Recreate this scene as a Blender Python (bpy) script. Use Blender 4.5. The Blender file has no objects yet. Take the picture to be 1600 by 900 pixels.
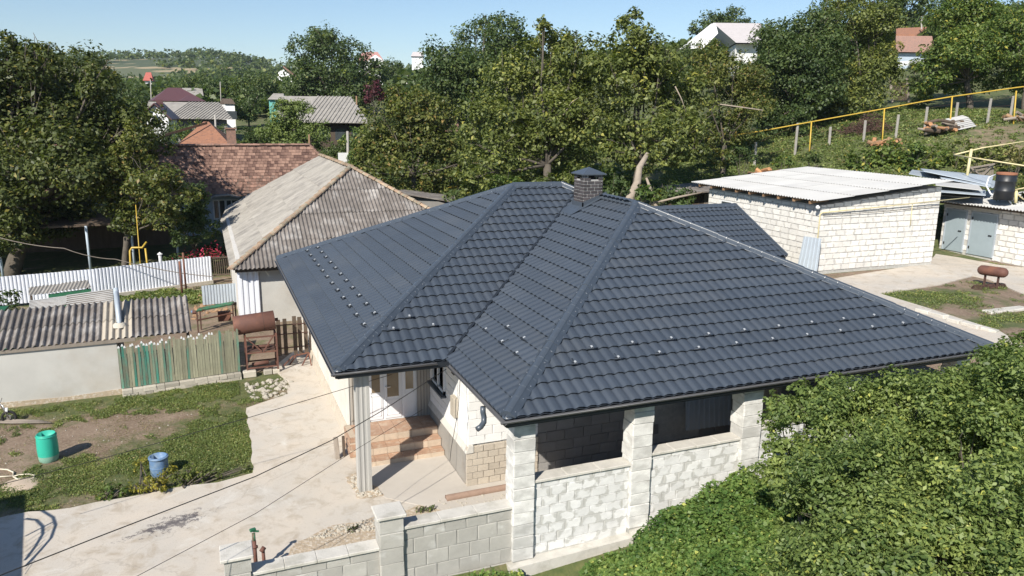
import bpy, bmesh, math, random
import numpy as np
from mathutils import Vector, Matrix
from mathutils import noise as mnoise
random.seed(7); RNG = np.random.default_rng(7)
sc = bpy.context.scene; COL = sc.collection
PI = math.pi
# ------------------------------------------------------------------ camera
F_PX, PITCH, YAW, ROLL = 1193.68, 0.22573, 0.38322, 0.01242
CAM = np.array([-2.108, -14.378, 7.827])
def _rot():
    cy, sy = math.cos(YAW), math.sin(YAW)
    f = np.array([sy*math.cos(PITCH), cy*math.cos(PITCH), -math.sin(PITCH)])
    r = np.array([cy, -sy, 0.]); u = np.cross(r, f)
    cr, sr = math.cos(ROLL), math.sin(ROLL)
    return np.array([cr*r+sr*u, -sr*r+cr*u, f])
ROT = _rot()
cd = bpy.data.cameras.new('camera'); cam = bpy.data.objects.new('camera', cd); COL.objects.link(cam)
cd.sensor_width = 36; cd.lens = F_PX/1600*36; cd.clip_start = .1; cd.clip_end = 6000
M = Matrix.Identity(4)
for i in range(3):
    M[i][0] = ROT[0][i]; M[i][1] = ROT[1][i]; M[i][2] = -ROT[2][i]; M[i][3] = CAM[i]
cam.matrix_world = M; sc.camera = cam
# ------------------------------------------------------------------ light
SUN_EL, SUN_AZ = math.radians(38), math.radians(180+47)      # azimuth clockwise from +Y
w = bpy.data.worlds.new('World'); sc.world = w; w.use_nodes = True
nt = w.node_tree; nt.nodes.clear()
sky = nt.nodes.new('ShaderNodeTexSky'); sky.sky_type = 'NISHITA'; sky.sun_disc = False
sky.sun_elevation = SUN_EL; sky.sun_rotation = SUN_AZ; sky.altitude = 100; sky.air_density = 1.0; sky.dust_density = 0; sky.ozone_density = 3.6; sky.air_density = 1.0
bg = nt.nodes.new('ShaderNodeBackground'); bg.inputs[1].default_value = .080
wo = nt.nodes.new('ShaderNodeOutputWorld'); nt.links.new(sky.outputs[0], bg.inputs[0]); nt.links.new(bg.outputs[0], wo.inputs[0])
sl = bpy.data.lights.new('sun', 'SUN'); sl.energy = 4.6; sl.angle = math.radians(.53); sl.color = (1, .94, .84)
so = bpy.data.objects.new('sun', sl); COL.objects.link(so); so.location = (-40, -40, 60)
dirv = Vector((math.sin(SUN_AZ)*math.cos(SUN_EL), math.cos(SUN_AZ)*math.cos(SUN_EL), math.sin(SUN_EL)))
so.rotation_euler = dirv.to_track_quat('Z', 'Y').to_euler()
sc.view_settings.view_transform = 'Standard'; sc.view_settings.look = 'None'; sc.view_settings.exposure = .63; sc.view_settings.gamma = 1
sc.cycles.max_bounces = 6; sc.cycles.diffuse_bounces = 3; sc.cycles.glossy_bounces = 2; sc.cycles.transmission_bounces = 4; sc.cycles.transparent_max_bounces = 6
# ------------------------------------------------------------------ layout helpers: sight lines to real points
def ray(px, py): return ROT.T @ np.array([(px-800)/F_PX, -(py-450)/F_PX, 1.])
def atz(px, py, z): d = ray(px, py); return Vector(CAM+(z-CAM[2])/d[2]*d)
def aty(px, py, y): d = ray(px, py); return Vector(CAM+(y-CAM[1])/d[1]*d)
def atx(px, py, x): d = ray(px, py); return Vector(CAM+(x-CAM[0])/d[0]*d)
def atd(px, py, D): return Vector(CAM+D*ray(px, py))
# ------------------------------------------------------------------ terrain height
CTRL = [(-60,0,0),(-30,-3,0),(-30,20,0),(-12,-3,0),(-12,24,0),(0,-3,0),(0,24,0),(8,0,0),(8,22,.2),(9,10,0),
 (17,-3,1.5),(17,3,1.6),(20,8,1.6),(27,8,1.6),(31,8,1.6),(24,0,1.6),(34,0,1.8),(30,12,1.7),(22,14,1.7),(36,8,2.0),(14,13,1.1),
 (31.4,26.6,4.6),(36,25.1,6.0),(40,23.6,6.5),(44,22.3,7.35),(47,21,7.6),(30,19,3.2),(37,17,4.4),(44,14,5.2),(52,10,6.5),
 (20,24,3.0),(24,27,3.7),(14,25,1.6),(8,30,1.0),(14,40,2.8),(-2,33,.5),(-14,33,.3),(-3,52,2.3),(-25,45,1.2),(-40,25,.2),
 (8,60,3.6),(-3,75,4.0),(20,60,4.6),(30,45,6.0),(45,40,8.0),(60,30,9.0),(60,60,11),(80,50,14),(100,100,18),(45,80,10),
 (10,90,5.6),(-3,100,5.5),(-30,90,4.5),(-60,80,3),(25,110,8),(0,160,8),(60,160,14),(-60,160,7),
 (0,-8,-.6),(8,-5,.25),(14,-5,.9),(20,-6,1.4),(6,-10,-.6),(14,-10,.2),(26,-10,1.4),(-6,-6,-.3),(3,-3.7,-.42),(1,-3.7,-.6),(5,-3.7,-.18),(7.5,-3.7,.15),(10,-3.7,.45),(12.5,-3.7,.8),(-6,-12,-1),(-4,-20,-1.6),(12,-20,-1),(-30,-20,-2),(40,-20,1),
 (60,-10,4),(80,10,8),(120,40,18),(-100,-20,-3),(-120,50,0),
 (0,300,13),(-120,300,12),(120,300,22),(250,250,36),(-250,200,8),(0,500,24),(150,500,32),(-200,500,24),(300,500,48),
 (-150,-200,-10),(200,-200,10),(500,100,60),(500,500,75),(-600,300,30),(-600,-400,0),(500,-500,0)]
CT = np.array(CTRL, float)
def warp(x, y):
    r = np.sqrt((x-5)**2+(y-5)**2); k = np.log1p(r/40)/(r/40+1e-9)
    return np.stack([(x-5)*k/40, (y-5)*k/40], -1)
def _phi(d): return d**2*np.log(d+1e-9)
_cp = warp(CT[:,0], CT[:,1]); _n = len(_cp)
_A = np.zeros((_n+3, _n+3)); _A[:_n,:_n] = _phi(np.linalg.norm(_cp[:,None]-_cp[None], axis=-1))+np.eye(_n)*1e-4
_A[:_n,_n] = 1; _A[:_n,_n+1:] = _cp; _A[_n,:_n] = 1; _A[_n+1:,:_n] = _cp.T
_w = np.linalg.solve(_A, np.r_[CT[:,2], 0, 0, 0])
def sstep(t): t = np.clip(t, 0, 1); return t*t*(3-2*t)
def terr(x, y):
    x = np.atleast_1d(np.asarray(x, float)); y = np.atleast_1d(np.asarray(y, float))
    p = warp(x, y); z = np.zeros(len(x))
    for i in range(0, len(x), 4000):
        q = p[i:i+4000]; z[i:i+4000] = _phi(np.linalg.norm(q[:,None]-_cp[None], axis=-1))@_w[:_n]+_w[_n]+q@_w[_n+1:]
    # far ridge in the distance
    D = (np.stack([x-CAM[0], y-CAM[1]], -1)@np.array([math.sin(YAW), math.cos(YAW)])); X = (np.stack([x-CAM[0], y-CAM[1]], -1)@np.array([math.cos(YAW), -math.sin(YAW)]))
    ang = X/np.maximum(D, 1)
    ridge = 60*np.clip(1.0-.10*np.abs(ang+.40)/.15-.32*sstep((ang+.37)/.13), .35, 1)
    m = sstep((D-380)/520)
    z = z*(1-m)+m*ridge*(1-.4*sstep((D-950)/500))
    m2 = sstep((x+42)/6)*sstep((10.5-x)/2)*sstep((y+3.15)/.3)*sstep((25-y)/3)
    return z*(1-m2)
def tz(x, y): return float(terr(x, y)[0])
def att(px, py, lift=0, d0=8, d1=400):
    d = ray(px, py); Ds = np.geomspace(d0, d1, 500); pts = CAM+Ds[:,None]*d; g = terr(pts[:,0], pts[:,1])+lift
    k = np.argmax(pts[:,2] < g); return Vector(pts[k]) if k else Vector(pts[-1])
# ------------------------------------------------------------------ materials
def newmat(name):
    m = bpy.data.materials.new(name); m.use_nodes = True; t = m.node_tree
    return m, t, t.nodes['Principled BSDF'], t.links
def N(t, typ, **kw):
    n = t.nodes.new(typ)
    for k, v in kw.items(): setattr(n, k, v)
    return n
def mat(name, col, rough=.8, var=.15, scale=3., bump=.0, bscale=40., obj=0., metal=0., spec=None, col2=None, stretch=None, c2lo=.5, c2hi=.65, c2scale=None, detail=6):
    """principled with two scales of noise in the base colour, optional second colour in patches, per object variation"""
    m, t, p, L = newmat(name)
    tc = N(t, 'ShaderNodeTexCoord'); mp = N(t, 'ShaderNodeMapping'); L.new(tc.outputs['Object'], mp.inputs[0])
    oi = N(t, 'ShaderNodeObjectInfo'); vm = N(t, 'ShaderNodeVectorMath', operation='SCALE'); vm.inputs[0].default_value = (31, 17, 53)
    L.new(oi.outputs['Random'], vm.inputs['Scale']); L.new(vm.outputs[0], mp.inputs['Location'])
    if stretch: mp.inputs['Scale'].default_value = stretch
    n1 = N(t, 'ShaderNodeTexNoise'); n1.inputs['Scale'].default_value = scale; n1.inputs['Detail'].default_value = detail; n1.inputs['Roughness'].default_value = .65
    L.new(mp.outputs[0], n1.inputs['Vector'])
    base = N(t, 'ShaderNodeRGB'); base.outputs[0].default_value = (*col, 1); cur = base.outputs[0]
    if col2:
        n2 = N(t, 'ShaderNodeTexNoise'); n2.inputs['Scale'].default_value = c2scale or scale*.6; n2.inputs['Detail'].default_value = 5
        n2.inputs['Roughness'].default_value = .6; L.new(mp.outputs[0], n2.inputs['Vector'])
        r = N(t, 'ShaderNodeMapRange'); r.inputs[1].default_value = c2lo; r.inputs[2].default_value = c2hi; L.new(n2.outputs[0], r.inputs[0])
        mx = N(t, 'ShaderNodeMix', data_type='RGBA'); L.new(r.outputs[0], mx.inputs[0]); L.new(cur, mx.inputs[6]); mx.inputs[7].default_value = (*col2, 1); cur = mx.outputs[2]
    r1 = N(t, 'ShaderNodeMapRange'); r1.inputs[1].default_value = .25; r1.inputs[2].default_value = .75; r1.inputs[3].default_value = 1-var; r1.inputs[4].default_value = 1+var
    L.new(n1.outputs[0], r1.inputs[0])
    f = r1.outputs[0]
    if obj:
        r2 = N(t, 'ShaderNodeMapRange'); r2.inputs[3].default_value = 1-obj; r2.inputs[4].default_value = 1+obj; L.new(oi.outputs['Random'], r2.inputs[0])
        mu = N(t, 'ShaderNodeMath', operation='MULTIPLY'); L.new(f, mu.inputs[0]); L.new(r2.outputs[0], mu.inputs[1]); f = mu.outputs[0]
    sc_ = N(t, 'ShaderNodeVectorMath', operation='SCALE'); L.new(cur, sc_.inputs[0]); L.new(f, sc_.inputs['Scale']); L.new(sc_.outputs[0], p.inputs['Base Color'])
    p.inputs['Roughness'].default_value = rough; p.inputs['Metallic'].default_value = metal
    if spec is not None: p.inputs['Specular IOR Level'].default_value = spec
    if bump:
        nb = N(t, 'ShaderNodeTexNoise'); nb.inputs['Scale'].default_value = bscale; nb.inputs['Detail'].default_value = 5; L.new(mp.outputs[0], nb.inputs['Vector'])
        b = N(t, 'ShaderNodeBump'); b.inputs['Strength'].default_value = bump; b.inputs['Distance'].default_value = .02; L.new(nb.outputs[0], b.inputs['Height']); L.new(b.outputs[0], p.inputs['Normal'])
    return m
def leafmat(name, c1, c2, yellow=None, yfrac=.06, scale=.5, trans=.28):
    m, t, p, L = newmat(name)
    g = N(t, 'ShaderNodeNewGeometry'); cr = N(t, 'ShaderNodeValToRGB'); e = cr.color_ramp.elements
    e[0].position = 0; e[0].color = (*c1, 1); e[1].position = 1-yfrac-.02; e[1].color = (*c2, 1)
    if yellow:
        a = e.new(1-yfrac); a.color = (*yellow, 1); a = e.new(1.); a.color = tuple(v*1.2 for v in yellow)+(1,)
    L.new(g.outputs['Random Per Island'], cr.inputs[0])
    tc = N(t, 'ShaderNodeTexCoord'); n1 = N(t, 'ShaderNodeTexNoise'); n1.inputs['Scale'].default_value = scale; n1.inputs['Detail'].default_value = 3; L.new(tc.outputs['Object'], n1.inputs['Vector'])
    r1 = N(t, 'ShaderNodeMapRange'); r1.inputs[1].default_value = .3; r1.inputs[2].default_value = .7; r1.inputs[3].default_value = .72; r1.inputs[4].default_value = 1.3; L.new(n1.outputs[0], r1.inputs[0])
    hs = N(t, 'ShaderNodeHueSaturation'); r2 = N(t, 'ShaderNodeMapRange'); r2.inputs[1].default_value = .3; r2.inputs[2].default_value = .7; r2.inputs[3].default_value = .515; r2.inputs[4].default_value = .485
    L.new(n1.outputs[0], r2.inputs[0]); L.new(r2.outputs[0], hs.inputs['Hue']); L.new(r1.outputs[0], hs.inputs['Value']); L.new(cr.outputs[0], hs.inputs['Color'])
    L.new(hs.outputs[0], p.inputs['Base Color']); p.inputs['Roughness'].default_value = .5; p.inputs['Specular IOR Level'].default_value = .35
    tr = N(t, 'ShaderNodeBsdfTranslucent'); sc2 = N(t, 'ShaderNodeVectorMath', operation='MULTIPLY'); sc2.inputs[1].default_value = (1.5, 1.7, .6); L.new(hs.outputs[0], sc2.inputs[0]); L.new(sc2.outputs[0], tr.inputs[0])
    ms = N(t, 'ShaderNodeMixShader'); ms.inputs[0].default_value = trans; L.new(p.outputs[0], ms.inputs[1]); L.new(tr.outputs[0], ms.inputs[2])
    L.new(ms.outputs[0], t.nodes['Material Output'].inputs[0]); return m
MT = {}
MT['tile'] = mat('anthracite_steel', (.054,.067,.087), .46, .10, .9, .12, 260, .06, spec=.42, col2=(.068,.079,.095), c2lo=.5, c2hi=.75)
MT['cap'] = mat('anthracite_trim', (.060,.074,.094), .36, .08, 4)
MT['dark'] = mat('dark_trim', (.018,.022,.028), .45, .1, 6)
MT['gutter'] = mat('gutter_steel', (.10,.10,.105), .35, .1, 6)
MT['screw'] = mat('screw_head', (.45,.47,.5), .3, .1, 6, metal=.6)
MT['guard'] = mat('snow_guard_steel', (.035,.042,.052), .22, .1, 6, metal=.3)
MT['guard_glint'] = mat('pale_guard_tab_glint', (.34,.36,.38), .3, .1, 6)  # pale tab colour, painted in as the highlight on the snow guards
MT['white_block'] = mat('whitewashed_block', (.74,.73,.71), .85, .05, 1.5, .2, 12, .04)
MT['lime'] = mat('pale_limestone_smeared', (.70,.69,.66), .9, .10, 9, .4, 30, .07, col2=(.36,.355,.33), c2lo=.5, c2hi=.58, c2scale=5)
MT['limeB'] = mat('white_barn_limestone', (.66,.63,.57), .9, .12, 7, .5, 25, .16, col2=(.42,.42,.42), c2lo=.56, c2hi=.66, c2scale=3)
def limeblock(name, stone, mortar, e0, e1, amp):
    m = mat(name, stone, .9, .10, 2.2, .35, 9, .08); t = m.node_tree; L = t.links; p = t.nodes['Principled BSDF']
    src = p.inputs['Base Color'].links[0].from_socket; tc = N(t, 'ShaderNodeTexCoord'); ab = N(t, 'ShaderNodeVectorMath', operation='ABSOLUTE'); L.new(tc.outputs['Object'], ab.inputs[0])
    sx = N(t, 'ShaderNodeSeparateXYZ'); L.new(ab.outputs[0], sx.inputs[0]); mx = N(t, 'ShaderNodeMath', operation='MAXIMUM'); L.new(sx.outputs[0], mx.inputs[0]); mz = N(t, 'ShaderNodeMath', operation='MULTIPLY'); mz.inputs[1].default_value = .93; L.new(sx.outputs[2], mz.inputs[0]); L.new(mz.outputs[0], mx.inputs[1])
    g = N(t, 'ShaderNodeNewGeometry'); n = N(t, 'ShaderNodeTexNoise'); n.inputs['Scale'].default_value = 7; n.inputs['Detail'].default_value = 5; L.new(g.outputs['Position'], n.inputs['Vector'])
    r = N(t, 'ShaderNodeMapRange'); r.inputs[1].default_value = .3; r.inputs[2].default_value = .7; r.inputs[3].default_value = -amp; r.inputs[4].default_value = amp; L.new(n.outputs[0], r.inputs[0])
    ad = N(t, 'ShaderNodeMath', operation='ADD'); L.new(mx.outputs[0], ad.inputs[0]); L.new(r.outputs[0], ad.inputs[1]); r2 = N(t, 'ShaderNodeMapRange'); r2.inputs[1].default_value = e0; r2.inputs[2].default_value = e1; L.new(ad.outputs[0], r2.inputs[0])
    x = N(t, 'ShaderNodeMix', data_type='RGBA'); L.new(r2.outputs[0], x.inputs[0]); L.new(src, x.inputs[6]); x.inputs[7].default_value = (*mortar, 1); L.new(x.outputs[2], p.inputs['Base Color']); return m
MT['lime'] = limeblock('pale_limestone_smeared', (.66,.655,.64), (.47,.465,.44), .36, .50, .26)
MT['limeB'] = limeblock('white_barn_limestone', (.70,.68,.64), (.52,.505,.48), .40, .50, .14)
MT['cinder'] = mat('grey_cinder_block', (.40,.385,.35), .92, .12, 1.4, .5, 20, .10, col2=(.52,.51,.48), c2lo=.55, c2hi=.75, c2scale=1.2)
MT['pillar'] = mat('pillar_block', (.50,.49,.465), .9, .10, 1.6, .4, 14, .14, col2=(.68,.67,.64), c2lo=.42, c2hi=.62, c2scale=1.1)
MT['mortar'] = mat('grey_mortar', (.33,.325,.30), .95, .2, 10, .6, 50)
MT['mortarW'] = mat('pale_mortar', (.46,.45,.42), .95, .2, 10, .6, 50)
MT['coping'] = mat('cement_coping', (.55,.525,.475), .9, .12, 4, .3, 40, col2=(.42,.40,.35), c2lo=.5, c2hi=.65)
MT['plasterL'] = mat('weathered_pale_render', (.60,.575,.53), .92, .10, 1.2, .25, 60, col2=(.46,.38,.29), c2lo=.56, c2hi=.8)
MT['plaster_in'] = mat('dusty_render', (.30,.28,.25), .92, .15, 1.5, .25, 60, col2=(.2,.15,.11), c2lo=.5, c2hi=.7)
MT['column'] = mat('rough_cement_column', (.37,.36,.335), .92, .14, 3, .3, 60, stretch=(1,1,.15))
MT['siding'] = mat('ribbed_grey_siding', (.38,.345,.30), .9, .14, 5, .2, 60, stretch=(1,1,.1))
MT['plinth'] = mat('tan_ashlar_stone', (.50,.44,.36), .9, .14, 5, .5, 30, .1)
MT['pvc'] = mat('white_pvc', (.72,.73,.75), .35, .03, 3)
MT['glassb'] = mat('brown_frosted_glass', (.20,.15,.09), .15, .15, 6, spec=.8)
MT['glassd'] = mat('dark_glazing', (.05,.06,.065), .08, .15, 3, spec=.9)
MT['ttile'] = mat('terracotta_floor_tile', (.40,.25,.17), .55, .14, 12, .1, 40, .1, col2=(.46,.34,.25), c2lo=.5, c2hi=.62)
MT['riser'] = mat('beige_riser_tile', (.52,.42,.32), .6, .12, 10, .1, 40, .08)
MT['brickd'] = mat('dark_clinker_brick', (.060,.052,.054), .6, .2, 12, .3, 50, .35)
MT['mortarL'] = mat('light_joint', (.36,.35,.34), .9, .1, 20)
MT['shedwall'] = mat('dingy_shed_render', (.47,.46,.43), .92, .12, .9, .25, 60, col2=(.38,.33,.27), c2lo=.52, c2hi=.8)
MT['asb'] = mat('weathered_fibre_cement', (.17,.15,.135), .95, .42, 2.2, .5, 60, .12, col2=(.33,.31,.29), c2lo=.5, c2hi=.72, stretch=(1,1,1))
MT['asbL'] = mat('sunbleached_fibre_cement', (.30,.28,.25), .95, .25, 1.6, .5, 60, .07, col2=(.20,.185,.17), c2lo=.52, c2hi=.7)
MT['asbY'] = mat('pale_new_fibre_cement', (.40,.355,.29), .95, .15, 2.5, .4, 60, .06)
MT['asbW'] = mat('pale_corrugated_sheet', (.49,.485,.47), .85, .06, .8, .15, 60, .05, col2=(.42,.42,.42), c2lo=.55, c2hi=.8)
MT['galv'] = mat('galvanised_sheet', (.42,.47,.52), .5, .12, 2, .1, 40, .12, metal=.15)
MT['galvw'] = mat('white_profiled_metal', (.70,.72,.78), .5, .08, 2, .0, 40, .05)
MT['mossy'] = mat('mossy_orange_ridge_tile', (.34,.235,.16), .95, .25, 9, .6, 40, .25, col2=(.30,.27,.20), c2lo=.45, c2hi=.6)
MT['clay'] = mat('old_clay_tile', (.25,.145,.11), .9, .25, 9, .3, 40, .42, col2=(.15,.11,.09), c2lo=.48, c2hi=.68)
MT['clay2'] = mat('orange_clay_tile', (.36,.17,.10), .9, .25, 6, .3, 40, .3, col2=(.25,.13,.09), c2lo=.5, c2hi=.68)
MT['maroon'] = mat('maroon_metal_roof', (.105,.045,.045), .5, .12, 2)
MT['redroof'] = mat('salmon_red_roof', (.42,.12,.09), .8, .15, 3)
MT['pink'] = mat('pale_pink_roof', (.42,.22,.20), .8, .12, 3)
MT['white'] = mat('white_plaster_wall', (.70,.70,.70), .85, .08, 2, .1, 30)
MT['whiteroof'] = mat('pale_sheet_roof', (.52,.48,.47), .7, .1, 2)
MT['greywall'] = mat('grey_wall', (.20,.19,.18), .9, .15, 2)
MT['ochre'] = mat('ochre_wall', (.42,.28,.08), .9, .12, 2)
MT['teal'] = mat('teal_wall', (.12,.36,.33), .8, .1, 2)
MT['bluewall'] = mat('pale_blue_wall', (.40,.47,.55), .8, .1, 2)
MT['greenw'] = mat('faded_green_picket', (.19,.21,.15), .9, .25, 6, .3, 40, .28, col2=(.05,.23,.17), c2lo=.44, c2hi=.62, c2scale=3, stretch=(1,1,.35))
MT['greenw2'] = mat('bare_grey_picket', (.25,.245,.17), .9, .25, 6, .3, 40, .25, stretch=(1,1,.35))
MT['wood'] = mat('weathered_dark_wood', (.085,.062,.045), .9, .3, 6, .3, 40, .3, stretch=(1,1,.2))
MT['woodL'] = mat('raw_timber', (.26,.16,.09), .85, .25, 8, .2, 40, .2)
MT['woodG'] = mat('grey_old_timber', (.27,.23,.19), .9, .22, 6, .3, 40, .2, stretch=(1,1,.2))
MT['logend'] = mat('cut_log', (.42,.22,.11), .85, .25, 8, .2, 40, .3)
MT['rust'] = mat('rusted_steel', (.13,.058,.042), .75, .25, 3, .25, 60, .1, col2=(.20,.085,.05), c2lo=.5, c2hi=.68)
MT['rustd'] = mat('dark_rust', (.085,.045,.035), .85, .3, 8, .4, 60)
MT['greenp'] = mat('worn_green_paint', (.05,.19,.10), .6, .3, 10, .2, 40, col2=(.12,.06,.04), c2lo=.5, c2hi=.62)
MT['darkgreen'] = mat('dark_green_paint', (.02,.12,.06), .6, .2, 5)
MT['drumg'] = mat('turquoise_plastic', (.03,.40,.29), .45, .10, 4, .05, 40, col2=(.05,.42,.32))
MT['drumgr'] = mat('sun_faded_turquoise', (.22,.40,.31), .6, .12, 4)
MT['drumb'] = mat('faded_blue_plastic', (.12,.21,.36), .5, .2, 6, .1, 40, col2=(.22,.29,.36), c2lo=.5, c2hi=.65)
MT['drumk'] = mat('black_barrel_paint', (.018,.02,.024), .45, .2, 5)
MT['orange'] = mat('orange_rust_rim', (.26,.11,.06), .8, .2, 10)
MT['yellow'] = mat('yellow_pipe_paint', (.50,.34,.05), .45, .1, 5)
MT['cream'] = mat('cream_pipe_paint', (.62,.54,.30), .5, .1, 5)
MT['concpost'] = mat('concrete_post', (.34,.32,.29), .92, .15, 5, .3, 40, .1)
MT['door'] = mat('pale_blue_steel_door', (.30,.36,.39), .5, .08, 2)
MT['cable'] = mat('black_cable', (.018,.017,.016), .7, .1, 5)
MT['hose'] = mat('cream_hose', (.62,.56,.44), .6, .1, 5)
MT['bark'] = mat('grey_bark', (.10,.085,.068), .95, .3, 5, .6, 20)
MT['barkL'] = mat('pale_bare_branch', (.30,.25,.20), .95, .2, 5, .5, 20)
MT['black'] = mat('black_rubber', (.02,.02,.02), .8, .2, 6)
MT['chrome'] = mat('dull_chrome', (.5,.5,.5), .25, .1, 6, metal=.8)
MT['stone'] = mat('pale_rubble_stone', (.47,.43,.36), .92, .15, 5, .5, 25, .25)
MT['redflower'] = mat('crimson_petal', (.35,.02,.06), .7, .2, 5)
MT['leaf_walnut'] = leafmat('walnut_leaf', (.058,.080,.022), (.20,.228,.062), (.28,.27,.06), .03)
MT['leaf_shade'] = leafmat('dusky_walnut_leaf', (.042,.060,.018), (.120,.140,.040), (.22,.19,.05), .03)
MT['leaf_far'] = leafmat('far_leaf', (.052,.086,.028), (.125,.160,.052), (.16,.18,.04), .06, .15)
MT['leaf_dark'] = leafmat('dark_leaf', (.038,.066,.022), (.105,.145,.048), (.15,.17,.035), .02, .3)
MT['leaf_bright'] = leafmat('bright_leaf', (.060,.105,.022), (.145,.195,.048), (.30,.28,.05), .06)
MT['leaf_fore'] = leafmat('broad_green_leaf', (.078,.122,.032), (.205,.262,.076), (.32,.34,.08), .02, .9)
MT['leaf_cover'] = leafmat('creeper_leaf', (.065,.135,.032), (.165,.235,.060), (.35,.38,.10), .02, .8)
MT['leaf_willow'] = leafmat('willow_leaf', (.10,.14,.04), (.19,.24,.07), None, .0, .6)
MT['leaf_oak'] = leafmat('brown_tinged_leaf', (.055,.080,.018), (.175,.185,.050), (.22,.16,.05), .05)
MT['leaf_plum'] = leafmat('purple_leaf', (.07,.02,.03), (.13,.04,.055), None, 0)
MT['leaf_yellow'] = leafmat('yellowing_leaf', (.12,.13,.02), (.27,.24,.04), (.40,.33,.05), .15)
MT['grass'] = leafmat('grass_blade', (.085,.130,.032), (.205,.245,.075), (.28,.24,.09), .06, .9, .2)
MT['grassdry'] = leafmat('dry_grass', (.10,.11,.03), (.22,.20,.08), (.30,.24,.12), .15, .9, .2)
def ground_mat():
    m, t, p, L = newmat('rough_village_ground')
    g = N(t, 'ShaderNodeNewGeometry')
    def noise(s, d=6, r=.6):
        n = N(t, 'ShaderNodeTexNoise'); n.inputs['Scale'].default_value = s; n.inputs['Detail'].default_value = d; n.inputs['Roughness'].default_value = r; L.new(g.outputs['Position'], n.inputs['Vector']); return n.outputs[0]
    def ramp(src, lo, hi):
        r = N(t, 'ShaderNodeMapRange'); r.inputs[1].default_value = lo; r.inputs[2].default_value = hi; L.new(src, r.inputs[0]); return r.outputs[0]
    def mix(f, a, b):
        x = N(t, 'ShaderNodeMix', data_type='RGBA'); L.new(f, x.inputs[0])
        for s, v in ((6, a), (7, b)):
            if isinstance(v, tuple): x.inputs[s].default_value = (*v, 1)
            else: L.new(v, x.inputs[s])
        return x.outputs[2]
    soil = mix(ramp(noise(1.3), .35, .65), (.155,.105,.070), (.24,.175,.125))
    soil = mix(ramp(noise(14), .45, .7), soil, (.29,.225,.165))
    green = mix(ramp(noise(5), .35, .65), (.060,.085,.025), (.12,.13,.045))
    at = N(t, 'ShaderNodeAttribute'); at.attribute_name = 'green'
    ad = N(t, 'ShaderNodeMath', operation='ADD'); L.new(at.outputs['Fac'], ad.inputs[0]); L.new(ramp(noise(1.1, 8, .7), .3, .7), ad.inputs[1])
    near = mix(ramp(ad.outputs[0], .75, 1.2), soil, green)
    farc = mix(ramp(noise(.012, 3), .47, .56), (.060,.080,.035), (.10,.115,.055))
    farc = mix(ramp(noise(.021, 2), .60, .63), farc, (.34,.27,.16))
    sep = N(t, 'ShaderNodeVectorMath', operation='LENGTH'); L.new(g.outputs['Position'], sep.inputs[0])
    L.new(mix(ramp(sep.outputs['Value'], 130, 300), near, farc), p.inputs['Base Color'])
    b = N(t, 'ShaderNodeBump'); b.inputs['Strength'].default_value = .5; b.inputs['Distance'].default_value = .04; L.new(noise(18), b.inputs['Height']); L.new(b.outputs[0], p.inputs['Normal'])
    p.inputs['Roughness'].default_value = .95; return m
MT['ground'] = ground_mat()
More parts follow.
